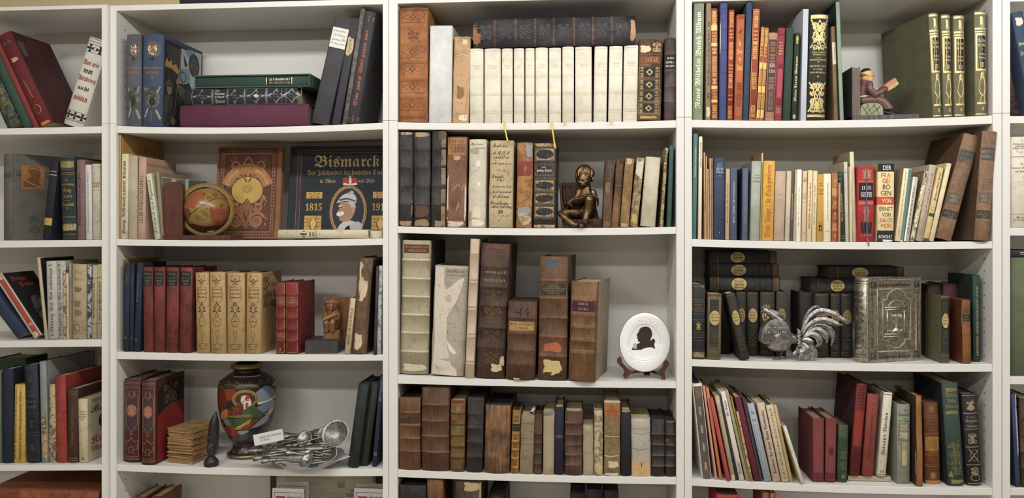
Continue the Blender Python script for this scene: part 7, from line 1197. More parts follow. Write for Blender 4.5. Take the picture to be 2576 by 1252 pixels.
# ---------------------------------------------------------------- silver book
gain('R', 3); hx = P(2183, 913, .012); w_, d_, psi = .052, .166, R(-70)
zb = SZ['R', 3](hx.x) + .0005; h_ = P(2183, 699, .012).z - zb
t = thing('book', 'silver bound bible with chalice relief standing beside the rooster tail', 'book', (hx.x - cos(psi) * w_, .012 - sin(psi) * w_, zb), (0, 0, psi), 'books on the third shelf of the rooster bookcase')
SV = 'met:b5ad9c:7d7564'
make_book(t, w_, h_, d_, SV, b=.013, pg='a39a84', dec=[('s', 'met:8d877c:4a463f', .15, .9, .2, .85, 3, 1.2), ('O', 'met:8d877c:4a463f', .2, .85, .16, .3, .003)] + lines('met:8d877c:4a463f', .002, .96, .93, .06, .09))
RF = lambda u, v, o=0: Vector((w_ + o, u * d_, v * h_))
SM = M('met:c9c3b5:9a9384'); SD = M('met:8a8374:565044')
def relief(name, paths, r, mat=SM, beads=False):
    m = MB()
    for p in paths:
        pts = [RF(u, v, .001) for u, v in p]
        if beads:
            for a, e in zip(pts, pts[1:]):
                n = max(1, int((e - a).length / (r * 2.4)))
                for i in range(n): m.ball(a.lerp(e, i / n), r, nu=6, nv=4)
        else: m.tube(pts, r, 6)
    m.build(name, mat, t)
arc = lambda cx, cy, rx, ry, a0, a1, n=14: [(cx + rx * cos(a0 + (a1 - a0) * i / n), cy + ry * sin(a0 + (a1 - a0) * i / n)) for i in range(n + 1)]
fr = [(.26, .74)] + arc(.53, .745, .19, .12, pi, 0) + [(.80, .745), (.80, .26), (.72, .26)] + arc(.53, .25, .16, .09, 0, -pi) + [(.26, .26), (.26, .74)]
relief('beaded_frame', [fr], .0012, beads=True); relief('frame', [[(u * .95 + .0265, v * .97 + .015) for u, v in fr], [(.17, .13), (.17, .86), (.9, .86), (.9, .13), (.17, .13)]], .0010)
relief('beaded_border', [[(.20, .12), (.80, .12)], [(.20, .87), (.80, .87)], [(.13, .2), (.13, .8)], [(.165, .2), (.165, .8)], [(.88, .2), (.88, .8)], [(.955, .2), (.955, .8)], [(.2, .975), (.80, .975)], [(.2, .02), (.8, .02)]], .0010, beads=True)
relief('niche', [arc(.53, .64, .15, .085, pi, 0), [(.31, .645), (.73, .645)], [(.31, .62), (.73, .62)], [(.30, .33), (.75, .33)], [(.29, .30), (.76, .30)], [(.36, .62), (.36, .33)], [(.68, .62), (.68, .33)]], .0016)
m = MB(); cx = .525
for a, e in zip([(.098, .57), (.098, .53), (.07, .47), (.02, .44), (.018, .40), (.06, .38), (.085, .365)], [(.098, .53), (.07, .47), (.02, .44), (.018, .40), (.06, .38), (.085, .365), (.085, .36)]):
    m.add([RF(cx - a[0], a[1], .0002), RF(cx, a[1], .0065), RF(cx + a[0], a[1], .0002), RF(cx + e[0], e[1], .0002), RF(cx, e[1], .0065), RF(cx - e[0], e[1], .0002)], [(0, 1, 4, 5), (1, 2, 3, 4)], 0, True)
for k in range(8): m.tube([RF(cx - .085 + .024 * k, .565, .003 + .003 * (1 - abs(k - 3.5) / 4)), RF(cx - .07 + .02 * k, .50, .0045)], .0011, 5)
m.tube([RF(u, v, .001) for u, v in arc(.51, .39, .13, .04, pi * 1.1, pi * 1.95)], .0022, 6)
m.build('chalice', SM, t)
m = MB(); rn = random.Random(5)
for k in range(26):
    for (u0, v0, du, dv) in ((.215, .90, .56, .05), (.215, .045, .56, .05)):
        u = u0 + du * k / 25; m.tube([RF(u, v0, .0008), RF(u + rn.uniform(-.008, .008), v0 + dv * .6, .0015), RF(u + rn.uniform(-.02, .02), v0 + dv, .0008)], .0011, 5)
        m.ball(RF(u, v0 + dv * 1.05, .001), .0014, nu=6, nv=4)
    for u0 in (.07, .915):
        v = .16 + .66 * k / 25; m.tube([RF(u0 - .018, v, .0006), RF(u0 + rn.uniform(-.01, .01), v + .012, .0014), RF(u0 + .018, v + rn.uniform(-.01, .012), .0006)], .0011, 5)
for u0 in (.05, .86):
    for v0 in (.04, .88): m.box(RF(u0, v0, 0) - Vector((0, 0, 0)), RF(u0 + .10, v0 + .08, .0016)); m.tube([RF(u0 + .01, v0 + .01, .002), RF(u0 + .05, v0 + .07, .003), RF(u0 + .09, v0 + .01, .002)], .0016, 5)
m.build('border_relief', SD, t)
m = MB(); m.tube([(w_ - .0005, -.0005 - .0007 * (i % 2), h_ * i / 40) for i in range(41)], .0022, 6); m.build('hinge_rod', SM, t)

# ---------------------------------------------------------------- oval plate with a dark profile on a wooden stand
t, q, s = spot('C', 3, 'plate', 'white oval porcelain plate with dark head profile and gold rim', 'plate', 1622, 940, .045, dz=.017)
def z3(x, y, dy=0): return q(1340 + x / 3.13, 580 + y / 3.13, dy)
cxp, czp = z3(885, 890).x, z3(885, 890).z; rx, rz = 200 / 3.13 / s, 236 / 3.13 / s; tilt = R(12)
T = Matrix.Translation((cxp, .018, czp)) @ Matrix.Rotation(-tilt, 4, 'X') @ Matrix.Rotation(R(6), 4, 'Y') @ Matrix.Rotation(pi / 2, 4, 'X')
m = MB(); m.lathe([(.01, -.006), (.55, -.006), (.60, -.004), (.96, .0035), (1.0, .0055), (.985, .0068), (.62, 0), (.56, -.0022), (.01, -.0022)], 64, T=T, ex=rx, ey=rz); m.build('plate_body', M('s:e9e9e8'), t)
m = MB(); m.tube([T @ Vector((rx * cos(a), rz * sin(a), .0058)) for a in [i * pi / 32 for i in range(65)]], .0011, 6); m.build('gold_rim', M('g:b5954c'), t)
m = MB(); rn = random.Random(4)
for k in range(90):
    a = 2 * pi * k / 90 + rn.uniform(-.03, .03); f = rn.uniform(.68, .9)
    if sin(a * 2) > .1 or abs(sin(a)) > .75: m.ball(T @ Vector((rx * f * cos(a), rz * f * sin(a), .0015 + .006 * (f - .62))), rn.uniform(.0010, .0020), nu=8, nv=5)
m.tube([T @ Vector((rx * .62 * cos(a), rz * .62 * sin(a), .0006)) for a in [i * pi / 24 for i in range(49)]], .0008, 5)
m.build('relief', M('s:e9e9e8'), t)
PL = lambda u, v, off: T @ Vector(((u - .5) * 2 * rx, (v - .5) * 2 * rz, -.0020 + off))
def pq(pts): return [((x - 685) / 400, (1126 - y) / 472) for x, y in pts]
deco(t, [('q', 'c:35221f', pq(smooth_path([(790, 965), (800, 930), (850, 898), (835, 890), (828, 870), (822, 860), (826, 852), (817, 842), (830, 815), (838, 790), (858, 772), (895, 764), (925, 782), (938, 812), (938, 838), (930, 862), (934, 872), (946, 856), (958, 858), (968, 875), (962, 900), (972, 932), (945, 925), (920, 928), (890, 938), (860, 955)], 4))), ('j', 'p:b5aca6', .27, .36, .36, .47, 5)], PL, 2 * rx, 2 * rz)
st = thing('plate_stand', 'dark wooden stand with two curved legs holding the oval plate', 'plate stand', (X(1622, .045), .045, SZ['C', 3](X(1622, .045)) + .0004))
q0 = lambda x, y, dy=0: Vector(((1340 + x / 3.13 - 1622) / s, dy, (951 - 580 - y / 3.13) / s))
WD = M('wd:5d3428:3d2019')
for pts in ([(692, 990), (672, 1005), (664, 1030), (690, 1060), (715, 1085), (722, 1118), (712, 1140), (730, 1154), (752, 1135), (770, 1118), (790, 1106), (755, 1090), (728, 1062), (705, 1035), (700, 1010)], [(1045, 1005), (1066, 1020), (1070, 1045), (1052, 1070), (1035, 1100), (1040, 1130), (1040, 1160), (1018, 1166), (1008, 1140), (985, 1118), (972, 1106), (1000, 1092), (1022, 1065), (1030, 1040), (1030, 1018)]):
    c = smooth_path(pts, 3); m = MB(); m.prism([(q0(x, y).x, q0(x, y).z) for x, y in c], -.012, .014); m.build('leg', WD, st)
m = MB(); m.tube([q0(740, 1120, .005), q0(905, 1112, .04), q0(1015, 1125, .005)], .004, 8); m.build('crossbar', WD, st)
m = MB()
for x in (890, 915): limb(m, [q0(x, 1105, .045), q0(x, 1125, .04), q0(x + 4, 1140, .03)], [.005, .005, .004], 8)
m.build('rear_foot', M('wd:2f1c18:1f1311'), st)

# ---------------------------------------------------------------- globe on a wooden bookend
gain('B', 2)
t, q, s = spot('B', 2, 'globe', 'small antique style globe in a gilt ring on a reddish wooden bookend', 'globe', 512, 601, .03)
def z3(x, y, dy=0): return q(400 + x / 6.26, 420 + y / 6.26, dy)
WD = M('wd:5d2a18:431c10')
m = MB(); m.box(z3(125, 1132, -.026), z3(1180, 1062, .06), ch=.0008); m.build('base', WD, t)
m = MB(); c = [(140, 1070), (140, 280)] + [(x, y) for x, y in smooth_path([(200, 265), (290, 252), (350, 268), (410, 300), (430, 345)], 4)] + [(430, 1070)]
m.prism([(z3(x, y).x, z3(x, y).z) for x, y in c], -.022, -.010); m.build('back_board', WD, t)
cg = z3(712, 675, .014); rg_ = 325 / 6.26 / s
m = MB(); m.ball(cg, rg_, nu=48, nv=28); m.build('sphere', M('s:8f6f34'), t)
def GS(u, v, off):
    x, z = (u - .5) * 2 * rg_, (v - .5) * 2 * rg_; k = hypot(x, z)
    if k > rg_ * .995: x, z = x * rg_ * .995 / k, z * rg_ * .995 / k
    y = -sqrt(max(0, rg_ * rg_ - x * x - z * z)); f = 1 + off / rg_
    return cg + Matrix.Rotation(.40, 3, 'Z') @ (Vector((x, y, z)) * f)
def gp(pts): return [((x - 365) / 650, (1000 - y) / 650) for x, y in pts]
def blob(spec, pts): return ('Q', spec, gp(smooth_path(pts + [pts[0]], 3)[:-1]))
lsp = 's:8a4a26'; lg_ = 's:6d5f2a'
deco(t, [blob('s:93502a', [(400, 560), (440, 470), (530, 410), (620, 400), (690, 440), (640, 500), (600, 560), (620, 620), (560, 640), (545, 560), (530, 660), (450, 640), (380, 640)]), blob('s:8f4a28', [(760, 650), (840, 640), (920, 660), (1000, 690), (990, 800), (940, 880), (860, 900), (800, 860), (760, 780)]), blob('s:5d2a1a', [(420, 880), (560, 900), (700, 930), (900, 900), (860, 960), (700, 998), (540, 970)]), blob('s:6b3420', [(370, 660), (430, 650), (480, 740), (430, 840), (385, 760)]),
         blob(lg_, [(780, 430), (830, 420), (860, 460), (830, 500), (780, 470)]), blob(lg_, [(620, 700), (660, 690), (730, 750), (720, 790), (660, 750)]), blob(lg_, [(540, 750), (600, 770), (630, 800), (590, 830), (550, 810)]), blob('s:7d4a24', [(890, 590), (930, 590), (930, 630), (890, 640)]), blob('s:7d4a24', [(700, 480), (770, 490), (750, 520), (700, 510)]), blob('s:7d4a24', [(640, 430), (680, 420), (690, 470), (650, 465)]),
         ('p', 's:2a1c12', gp(smooth_path([(450, 760), (540, 700), (600, 650), (680, 600), (760, 540), (840, 510)], 6)), .0016), ('p', 's:4a2f1a', gp(smooth_path([(640, 560), (660, 500), (640, 440)], 5)), .0008), ('p', 's:4a2f1a', gp(smooth_path([(820, 520), (900, 500), (970, 540)], 5)), .001), ('p', 's:4a2f1a', gp(smooth_path([(760, 660), (790, 740), (770, 820)], 5)), .001), ('p', 's:4a2f1a', gp(smooth_path([(540, 760), (600, 830), (680, 820)], 5)), .0008), ('p', 's:4a2f1a', gp(smooth_path([(800, 700), (860, 740), (930, 730)], 5)), .0008), ('p', 's:4a2f1a', gp(smooth_path([(680, 650), (740, 690), (760, 640)], 5)), .0008)], GS, 2 * rg_, 2 * rg_)
r0, r1 = 345 / 6.26 / s, 398 / 6.26 / s
m = MB(); T = Matrix.Translation(cg) @ Matrix.Rotation(R(16), 4, 'Z') @ Matrix.Rotation(pi / 2, 4, 'X')
pr = [(r0, -.004), (r0, .004), (r0 + .0015, .005), (r1, .005), (r1 + .002, .003), (r1 + .002, -.004), (r1, -.005)]
n = 64; vs = [(r * cos(2 * pi * k / n), r * sin(2 * pi * k / n), z) for r, z in pr for k in range(n)]; L = len(pr)
m.add(vs, [(i * n + k, i * n + (k + 1) % n, ((i + 1) % L) * n + (k + 1) % n, ((i + 1) % L) * n + k) for i in range(L) for k in range(n)], 0, False, T); m.build('meridian_ring', M('g:b58f3c'), t)
m = MB()
for k in range(72): a = 2 * pi * k / 72; m.box((-.0012, -.0006, 0), (.0012, .0006, .0007), T=T @ Matrix.Translation(((r0 + r1) / 2 * cos(a), (r0 + r1) / 2 * sin(a), .005)) @ Matrix.Rotation(a, 4, 'Z'))
for rr in (r0 + .0012, (r0 + r1) / 2 + .0018, r1 - .0006): m.tube([T @ Vector((rr * cos(i * pi / 32), rr * sin(i * pi / 32), .0051)) for i in range(65)], .0005, 4)
m.build('ring_scale', M('s:2b2014'), t)
for sg in (1, -1):
    m = MB(); m.tube([T @ Vector((sg * rg_ * .97 * cos(.6), sg * rg_ * .97 * sin(.6), 0)), T @ Vector((sg * (r1 + .003) * cos(.6), sg * (r1 + .003) * sin(.6), 0))], .0022, 8); m.build('pivot', M('g:8d7038'), t)

# ---------------------------------------------------------------- satsuma style vase
t, q, s = spot('B', 4, 'vase', 'dark painted vase with gold rim and haloed figure', 'vase', 622, 1149, .135, dz=.0014)
def z3(x, y): return ((x) / 5.006 / s, (1195 - y) / 5.006 / s)
prof = [(150, 1195), (222, 1185), (236, 1165), (225, 1150), (190, 1120), (168, 1075), (166, 1040), (200, 985), (260, 880), (310, 740), (336, 600), (344, 450), (336, 330), (318, 285), (296, 262), (230, 215), (180, 185), (160, 165), (163, 145), (190, 125), (196, 110), (192, 95), (180, 84), (150, 74), (128, 80), (140, 160), (110, 240)]
pf = smooth_path([z3(*p) for p in prof], 3)
m = MB(); m.lathe(pf, 56); ob = m.build('vase_body', M('s:2a1f1d'), t)
m = MB(); m.lathe([z3(*p) for p in ((197, 128), (201, 110), (197, 92), (182, 82), (160, 76), (150, 80), (160, 128))], 56); m.build('gold_rim', M('met:c0a25c:8a703c'), t)
m = MB(); m.lathe([z3(*p) for p in ((150, 1196), (226, 1187), (240, 1165), (229, 1150), (190, 1149))], 56); m.build('gold_foot', M('met:b5a06b:7d6a40'), t)
def rad(z):
    o = [p for p in pf[:60]]
    for (a, za), (b, zb_) in zip(pf, pf[1:]):
        if za <= z <= zb_ and zb_ > za: return a + (b - a) * (z - za) / (zb_ - za)
    return pf[0][0]
RM = z3(345, 0)[0]; HM = z3(0, 74)[1]
def VS(u, v, off):
    x = (u - .5) * 2 * RM; z = v * HM; r = rad(z) + off; ang = x / RM * 1.25 + .38
    return Vector((r * sin(ang), -r * cos(ang), z))
def vp(pts):
    o = []
    for x, y in pts:
        z = z3(0, y)[1]; r = rad(z) / z3(1, 0)[0]; a = math.asin(max(-.99, min(.99, (x - 408) / r))) / 1.25; o.append((.5 + a * .5, z / HM))
    return o
def vb(spec, pts): return ('Q', spec, vp(smooth_path(pts + [pts[0]], 3)[:-1]))
gl = 'g:b5934a'
def vo(pts, th=.0009): return ('p', gl, vp(smooth_path(pts, 5)), th)
deco(t, [vb('s:3a2d1a', [(150, 300), (370, 310), (370, 430), (250, 480), (180, 460)]), vb('s:8f3322', [(155, 340), (280, 340), (240, 440), (190, 470)]), vb('s:6b2a1e', [(92, 300), (140, 340), (165, 450), (150, 560), (105, 600), (85, 500)]), vo([(95, 290), (150, 350), (178, 450), (155, 570), (100, 610)], .0012),
         vb('s:7d94b5', [(500, 390), (560, 350), (630, 315), (700, 370), (728, 440), (735, 480), (640, 505), (540, 520)]), vb('s:cfc9ae', [(530, 500), (640, 495), (735, 470), (735, 490), (640, 515), (540, 530)]), vb('s:6f88b0', [(520, 560), (600, 530), (730, 510), (715, 620), (650, 700), (590, 640)]), vb('s:8a9cbf', [(440, 810), (540, 740), (600, 690), (660, 680), (640, 750), (580, 790), (500, 810)]),
         ('Q', gl, vp([(388 + 150 * cos(i * pi / 16), 450 + 108 * sin(i * pi / 16)) for i in range(32)])), ('Q', 's:4a2f22', vp([(388 + 112 * cos(i * pi / 16), 455 + 82 * sin(i * pi / 16)) for i in range(32)])),
         vb('s:d9cfc6', [(340, 470), (350, 420), (400, 405), (435, 430), (460, 500), (440, 560), (400, 580), (370, 560), (355, 510)]), vb('s:a8442e', [(400, 408), (440, 420), (425, 470), (385, 465)]), vb('s:b5452e', [(400, 490), (425, 500), (420, 550), (390, 550)]), ('p', 's:1c1416', vp([(330, 482), (370, 474), (430, 470)]), .0028), ('p', 's:1c1416', vp([(350, 515), (375, 512)]), .0014), ('o', 's:a8604a', *[v for v in (vp([(345, 0 + 500)])[0][0], vp([(368, 500)])[0][0], vp([(0, 512)])[0][1], vp([(0, 492)])[0][1])]),
         vb('s:6b1f20', [(195, 585), (280, 530), (360, 512), (360, 640), (200, 650)]), vb('s:2f6130', [(365, 590), (460, 530), (540, 590), (560, 640), (480, 690), (370, 660)]), vb('s:2f6130', [(480, 670), (560, 640), (660, 615), (600, 660), (540, 690)]), vb('s:2f5a2c', [(190, 690), (350, 680), (470, 680), (330, 790), (240, 790)]), ('Q', 's:8d6d2c', vp([(200, 650), (460, 632), (465, 665), (200, 675)])), vb('s:b8782f', [(118, 620), (190, 570), (192, 680), (118, 718)]),
         vb('s:c9a03a', [(470, 680), (380, 740), (270, 810), (330, 820), (420, 760)]), vb('s:6b1f1c', [(590, 680), (480, 720), (380, 770), (330, 825), (420, 820), (500, 770)]), vb('s:7d93b0', [(150, 720), (190, 690), (230, 780), (160, 770)]), vb('s:9a3422', [(150, 830), (200, 780), (260, 790), (320, 890), (270, 915), (180, 900)]), vb('s:8fa0bd', [(300, 840), (400, 832), (430, 850), (380, 880), (330, 890)]), vb('s:33562c', [(250, 940), (330, 900), (410, 880), (400, 930), (340, 960)]), vb('s:5a5030', [(95, 720), (150, 770), (150, 850), (110, 790)]), vb('s:c99a4a', [(640, 640), (690, 600), (705, 625), (660, 680)]), vb('s:b58a58', [(690, 330), (730, 300), (735, 350)])] +
        [('p', gl, vp([(x + 24 * cos(a * .7), y + 17 * sin(a * .7)) for a in range(10)]), .0016) for x, y in ((240, 615), (285, 572), (410, 775), (455, 755), (495, 715))] +
        [vo(p) for p in ([(195, 585), (280, 530), (360, 512), (360, 640), (200, 650), (195, 585)], [(200, 675), (350, 668), (465, 665)], [(365, 590), (460, 530), (540, 590), (560, 635), (660, 612)], [(590, 680), (480, 720), (330, 825), (420, 825), (500, 770), (590, 680)], [(150, 830), (200, 780), (260, 790), (320, 890)], [(440, 810), (540, 800), (640, 750), (660, 680)], [(250, 940), (330, 965), (410, 930), (410, 880)], [(190, 690), (240, 790), (330, 800), (470, 680)], [(118, 620), (190, 570), (192, 680), (118, 718)])] +
        [('p', 'g:a39a7c', vp([(x - 22, 275), (x, 252), (x + 22, 275)]), .0014) for x in (200, 300, 450, 560, 650)] + [('o', 'p:d6d0c0', a - .006, a + .006, vp([(0, 208)])[0][1] - .005, vp([(0, 208)])[0][1] + .005) for a in [.22 + .56 * i / 22 for i in range(23)]] +
        [('p', 'g:a39a7c', vp([(x + (22 - .8 * i) * cos(i * .5), 1108 + (22 - .8 * i) * sin(i * .5)) for i in range(20)]), .001) for x in (265, 330, 395, 460, 530)] + [('o', 'g:8d7038', .36 + .012 * (k % 9), .366 + .012 * (k % 9), .13 + .012 * (k // 9), .136 + .012 * (k // 9)) for k in range(54)], VS, 2 * RM, HM)
m = MB(); z = z3(0, 290)[1]; m.tube([((rad(z) + .0004) * sin(a), -(rad(z) + .0004) * cos(a), z) for a in [i * pi / 28 for i in range(57)]], .0014, 5); m.build('gold_band', M('g:8d7a4c'), t)

# ---------------------------------------------------------------- pile of old booklets
gain('B', 4); rn = random.Random(11)
cx_, cy_ = X(452, .03) + .012, .088; z = SZ['B', 4](cx_) + .0006; top = P(478, 1066, .09).z; nb = 24; th = (top - z) / nb
for k in range(nb):
    lab = 'topmost tan booklet of the pile, printed cover showing' if k == nb - 1 else 'lowest tan booklet of the pile on the shelf' if k == 0 else 'tan booklet inside the pile beside the dark carved figure'
    t = thing('booklet', lab, 'booklet', (cx_ + rn.uniform(-.003, .003), cy_ + rn.uniform(-.004, .004), z + k * th), (0, 0, -.22 + rn.uniform(-.06, .06)), 'pile of old booklets')
    a, e = .040 + rn.uniform(-.0015, .0015), .058 + rn.uniform(-.002, .002); m = MB(); nx, ny = 7, 3; ph = rn.uniform(0, 6); am = th * .16
    Z = lambda i, j: am * (sin(i * 1.1 + ph) + .6 * sin(j * 1.7 + ph))
    P0 = [((i / nx - .5) * 2 * a, (j / ny - .5) * 2 * e, th * .12 + max(0, Z(i, j)) * .5) for j in range(ny + 1) for i in range(nx + 1)]; P1 = [(x, y, w + th * .80) for x, y, w in P0]; L = len(P0)
    fs = [tuple((j * (nx + 1) + i, (j + 1) * (nx + 1) + i, (j + 1) * (nx + 1) + i + 1, j * (nx + 1) + i + 1)) for j in range(ny) for i in range(nx)]; fs += [tuple(L + i for i in reversed(f)) for f in fs]
    bd_ = [i for i in range(nx + 1)] + [j * (nx + 1) + nx for j in range(1, ny + 1)] + [ny * (nx + 1) + i for i in range(nx - 1, -1, -1)] + [j * (nx + 1) for j in range(ny - 1, 0, -1)]
    fs += [(bd_[i], bd_[(i + 1) % len(bd_)], L + bd_[(i + 1) % len(bd_)], L + bd_[i]) for i in range(len(bd_))]
    m.add(P0 + P1, fs); m.build('leaves', M(('v:a98352', 'v:b08a5a', 'v:a07a4c')[k % 3]), t)
    if k == nb - 1: deco(t, [('t', 'Historische', 'f', 'p:4d3a22', .3, .75, .8, .86), ('t', 'Blätter der', 'f', 'p:4d3a22', .35, .7, .72, .77), ('t', 'Wachtmeister', 'f', 'p:4d3a22', .15, .85, .58, .68), ('o', 'p:5d4528', .46, .54, .36, .42), ('t', 'Berlin', 'f', 'p:4d3a22', .35, .65, .16, .2)], lambda u, v, off: ((u - .5) * 2 * a, (v - .5) * 2 * e, th * .80 + th * .12 + am + off), 2 * a, 2 * e)
# ---------------------------------------------------------------- carved dark figure
t, q, s = spot('B', 4, 'carved_head', 'dark carved wooden head with tall pointed headdress', 'carving', 532, 1173, .02)
def z3(x, y, dy=0): return q(280 + x / 3.556, 900 + y / 3.556, dy)
px = 1 / 3.556 / s; m = MB()
m.lathe([(62 * px, -0), (62 * px, 40 * px), (46 * px, 62 * px), (26 * px, 84 * px), (24 * px, 100 * px)], 16, T=Matrix.Translation(z3(894, 971)))
limb(m, [z3(903, 870), z3(906, 790), z3(915, 700), z3(922, 600), z3(936, 512)], [28 * px, 42 * px, 46 * px, 40 * px, 10 * px], 14)
limb(m, [z3(900, 860, -.004), z3(902, 800, -.006)], [34 * px, 38 * px], 10)
limb(m, [z3(896, 790, -.014), z3(895, 812, -.017)], [6 * px, 9 * px], 8); m.ball(z3(897, 838, -.014), (14 * px, 10 * px, 5 * px)); m.ball(z3(897, 848, -.013), (12 * px, 10 * px, 5 * px))
for a in (-1, 1): m.ball(z3(898 + a * 20, 790, -.0125), (11 * px, 8 * px, 5 * px)); m.ball(z3(904 + a * 44, 815, 0), (8 * px, 14 * px, 22 * px))
limb(m, [z3(868, 745, -.008), z3(900, 720, -.014), z3(945, 750, -.006)], [8 * px] * 3, 6)
organic(m, 'carving', M('wd:2c2a30:1c1a1e'), t, .0011, 3)

# ---------------------------------------------------------------- blue and white dish with silver cutlery
DY = .045; t, q, s = spot('B', 4, 'dish', 'blue and white scalloped porcelain dish overflowing with silver cutlery', 'dish', 770, 1187, DY - .025)
gain('B', 4); n = 72; prof = [(.30, .001), (.55, .001), (.74, .012), (.92, .026), (1.05, .031), (1.07, .0335), (1.03, .0335), (.90, .029), (.70, .014), (.5, .0055), (.02, .005)]
RX, RY = .108, .082; vs = []
for j, (r, z) in enumerate(prof):
    for k in range(n):
        a = 2 * pi * k / n; sc = 1 + (.05 * cos(7 * a) if 2 <= j <= 8 else 0); ear = 1 + (.10 * max(0, cos(a)) ** 20 + .1 * max(0, -cos(a)) ** 20 if 4 <= j <= 6 else 0)
        vs.append((RX * r * sc * ear * cos(a), RY * r * sc * sin(a), z + (.003 * cos(7 * a) if 3 <= j <= 7 else 0)))
m = MB(); L = len(prof); m.add(vs, [(i * n + k, i * n + (k + 1) % n, (i + 1) * n + (k + 1) % n, (i + 1) * n + k) for i in range(L - 1) for k in range(n)] + [tuple(range(n - 1, -1, -1)), tuple((L - 1) * n + k for k in range(n))], 0, True)
m.build('bowl', M('s:c9cfd6'), t)
def dr(a, f, off):
    j = min(int(f * 4), 3); g = f * 4 - j; (r0, z0), (r1, z1) = prof[1 + j], prof[2 + j]; r = r0 + (r1 - r0) * g; z = z0 + (z1 - z0) * g
    sc = (1 + .05 * cos(7 * a)); return Vector((RX * (r * sc) * cos(a) + off * cos(a), RY * r * sc * sin(a) + off * sin(a), z + (.003 * cos(7 * a) if f > .5 else 0) - off * .5))
m = MB()
for k in range(n):
    a, e = 2 * pi * k / n, 2 * pi * (k + 1) / n; m.add([dr(a, .86, .0008), dr(e, .86, .0008), dr(e, .99, .0008), dr(a, .99, .0008)], [(0, 1, 2, 3)], 0, True)
m.build('blue_rim', M('s:27438f'), t)
for a0, sd in ((-1.25, 2), (-2.2, 4), (.2, 7)):
    rn = random.Random(sd); m = MB()
    for i in range(5):
        ca = a0 + rn.uniform(-.22, .22); cf = rn.uniform(.35, .75); ra, rf = rn.uniform(.08, .2), rn.uniform(.08, .2)
        vs, fs = fill([(ca + ra * rn.uniform(.7, 1.1) * cos(w), cf + rf * rn.uniform(.7, 1.1) * sin(w)) for w in [j * pi / 7 for j in range(14)]]); m.add([dr(x, min(.95, max(.05, y)), .0009 + .0002 * i) for x, y in vs], fs, 0, True)
    m.build('blue_flower', M('s:2f4a94'), t)
SL = M('met:b8b4ae:7d7871'); base = Vector(t.location); grp = 'silver cutlery heaped in the dish'
def cutlery(kind, label, a, b, curve=.006, roll=0, group=grp):
    """one piece of cutlery from its handle end a to its tip b, both relative to the dish"""
    A, B = Vector(a), Vector(b); L = (B - A).length; d = (B - A).normalized(); sd = d.cross(Vector((0, 0, 1))).normalized(); up = sd.cross(d)
    sd, up = sd * cos(roll) + up * sin(roll), up * cos(roll) - sd * sin(roll)
    o = thing(kind, label, kind, base + A, group=group)
    W = lambda f, x, z=0: d * (L * f) + sd * x + up * (z + curve * sin(pi * f))
    m = MB(); hn = [(0, .009), (.04, .0115), (.1, .010), (.16, .006), (.3, .0042), (.55, .0036), (.64, .0042)]
    def strip(pr, th=.0016, dish=0):
        for (f0, w0), (f1, w1) in zip(pr, pr[1:]):
            m.add([W(f0, -w0), W(f0, 0, th - dish), W(f0, w0), W(f0, 0, -th - dish), W(f1, -w1), W(f1, 0, th - dish), W(f1, w1), W(f1, 0, -th - dish)], [(0, 1, 5, 4), (1, 2, 6, 5), (2, 3, 7, 6), (3, 0, 4, 7)], 0, True)
    strip(hn); m.tube([W(.0, -.006, .0012), W(.05, -.007, .0014), W(.14, -.004, .0014), W(.14, .004, .0014), W(.05, .007, .0014), W(0, .006, .0012)], .0009, 5); m.build('handle', SL, o)
    m = MB()
    if kind == 'fork':
        strip([(.62, .0034), (.68, .012), (.74, .0145), (.78, .0145)], .0013)
        for k in range(4):
            x = -.0115 + .0077 * k; m.tube([W(.77, x, 0), W(.88, x, -.003), W(.96, x * .95, -.002), W(1, x * .92, .001)], [.0028, .0026, .0020, .0010], 6, flat=.8)
        m.build('tines', SL, o)
    elif kind in ('spoon', 'ladle'):
        R_, dp = (.024, .011) if kind == 'spoon' else (.040, .028); ln = L * .30 if kind == 'spoon' else R_ * 2; vs = []; fs = []; nu, nr = 22, 6
        c = W(.64, 0, 0) + d * (ln / 2)
        for s_ in (0, .0011):
            for j in range(nr + 1):
                f = j / nr
                for k in range(nu): w = 2 * pi * k / nu; vs.append(c + d * (cos(w) * ln / 2 * f) + sd * (sin(w) * R_ * f) - up * (dp * (1 - f * f) + s_))
        for h_ in (0, (nr + 1) * nu):
            for j in range(nr):
                for k in range(nu): fs.append((h_ + j * nu + k, h_ + j * nu + (k + 1) % nu, h_ + (j + 1) * nu + (k + 1) % nu, h_ + (j + 1) * nu + k))
        e_ = nr * nu; g_ = (nr + 1) * nu + nr * nu; fs += [(e_ + k, e_ + (k + 1) % nu, g_ + (k + 1) % nu, g_ + k) for k in range(nu)]
        m.add(vs, fs, 0, True); m.build('bowl', SL, o)
    else:
        strip([(.5, .0055), (.56, .009), (.62, .0115), (.8, .012), (.93, .010), (1, .001)], .0008); m.build('blade', SL, o)
    return o
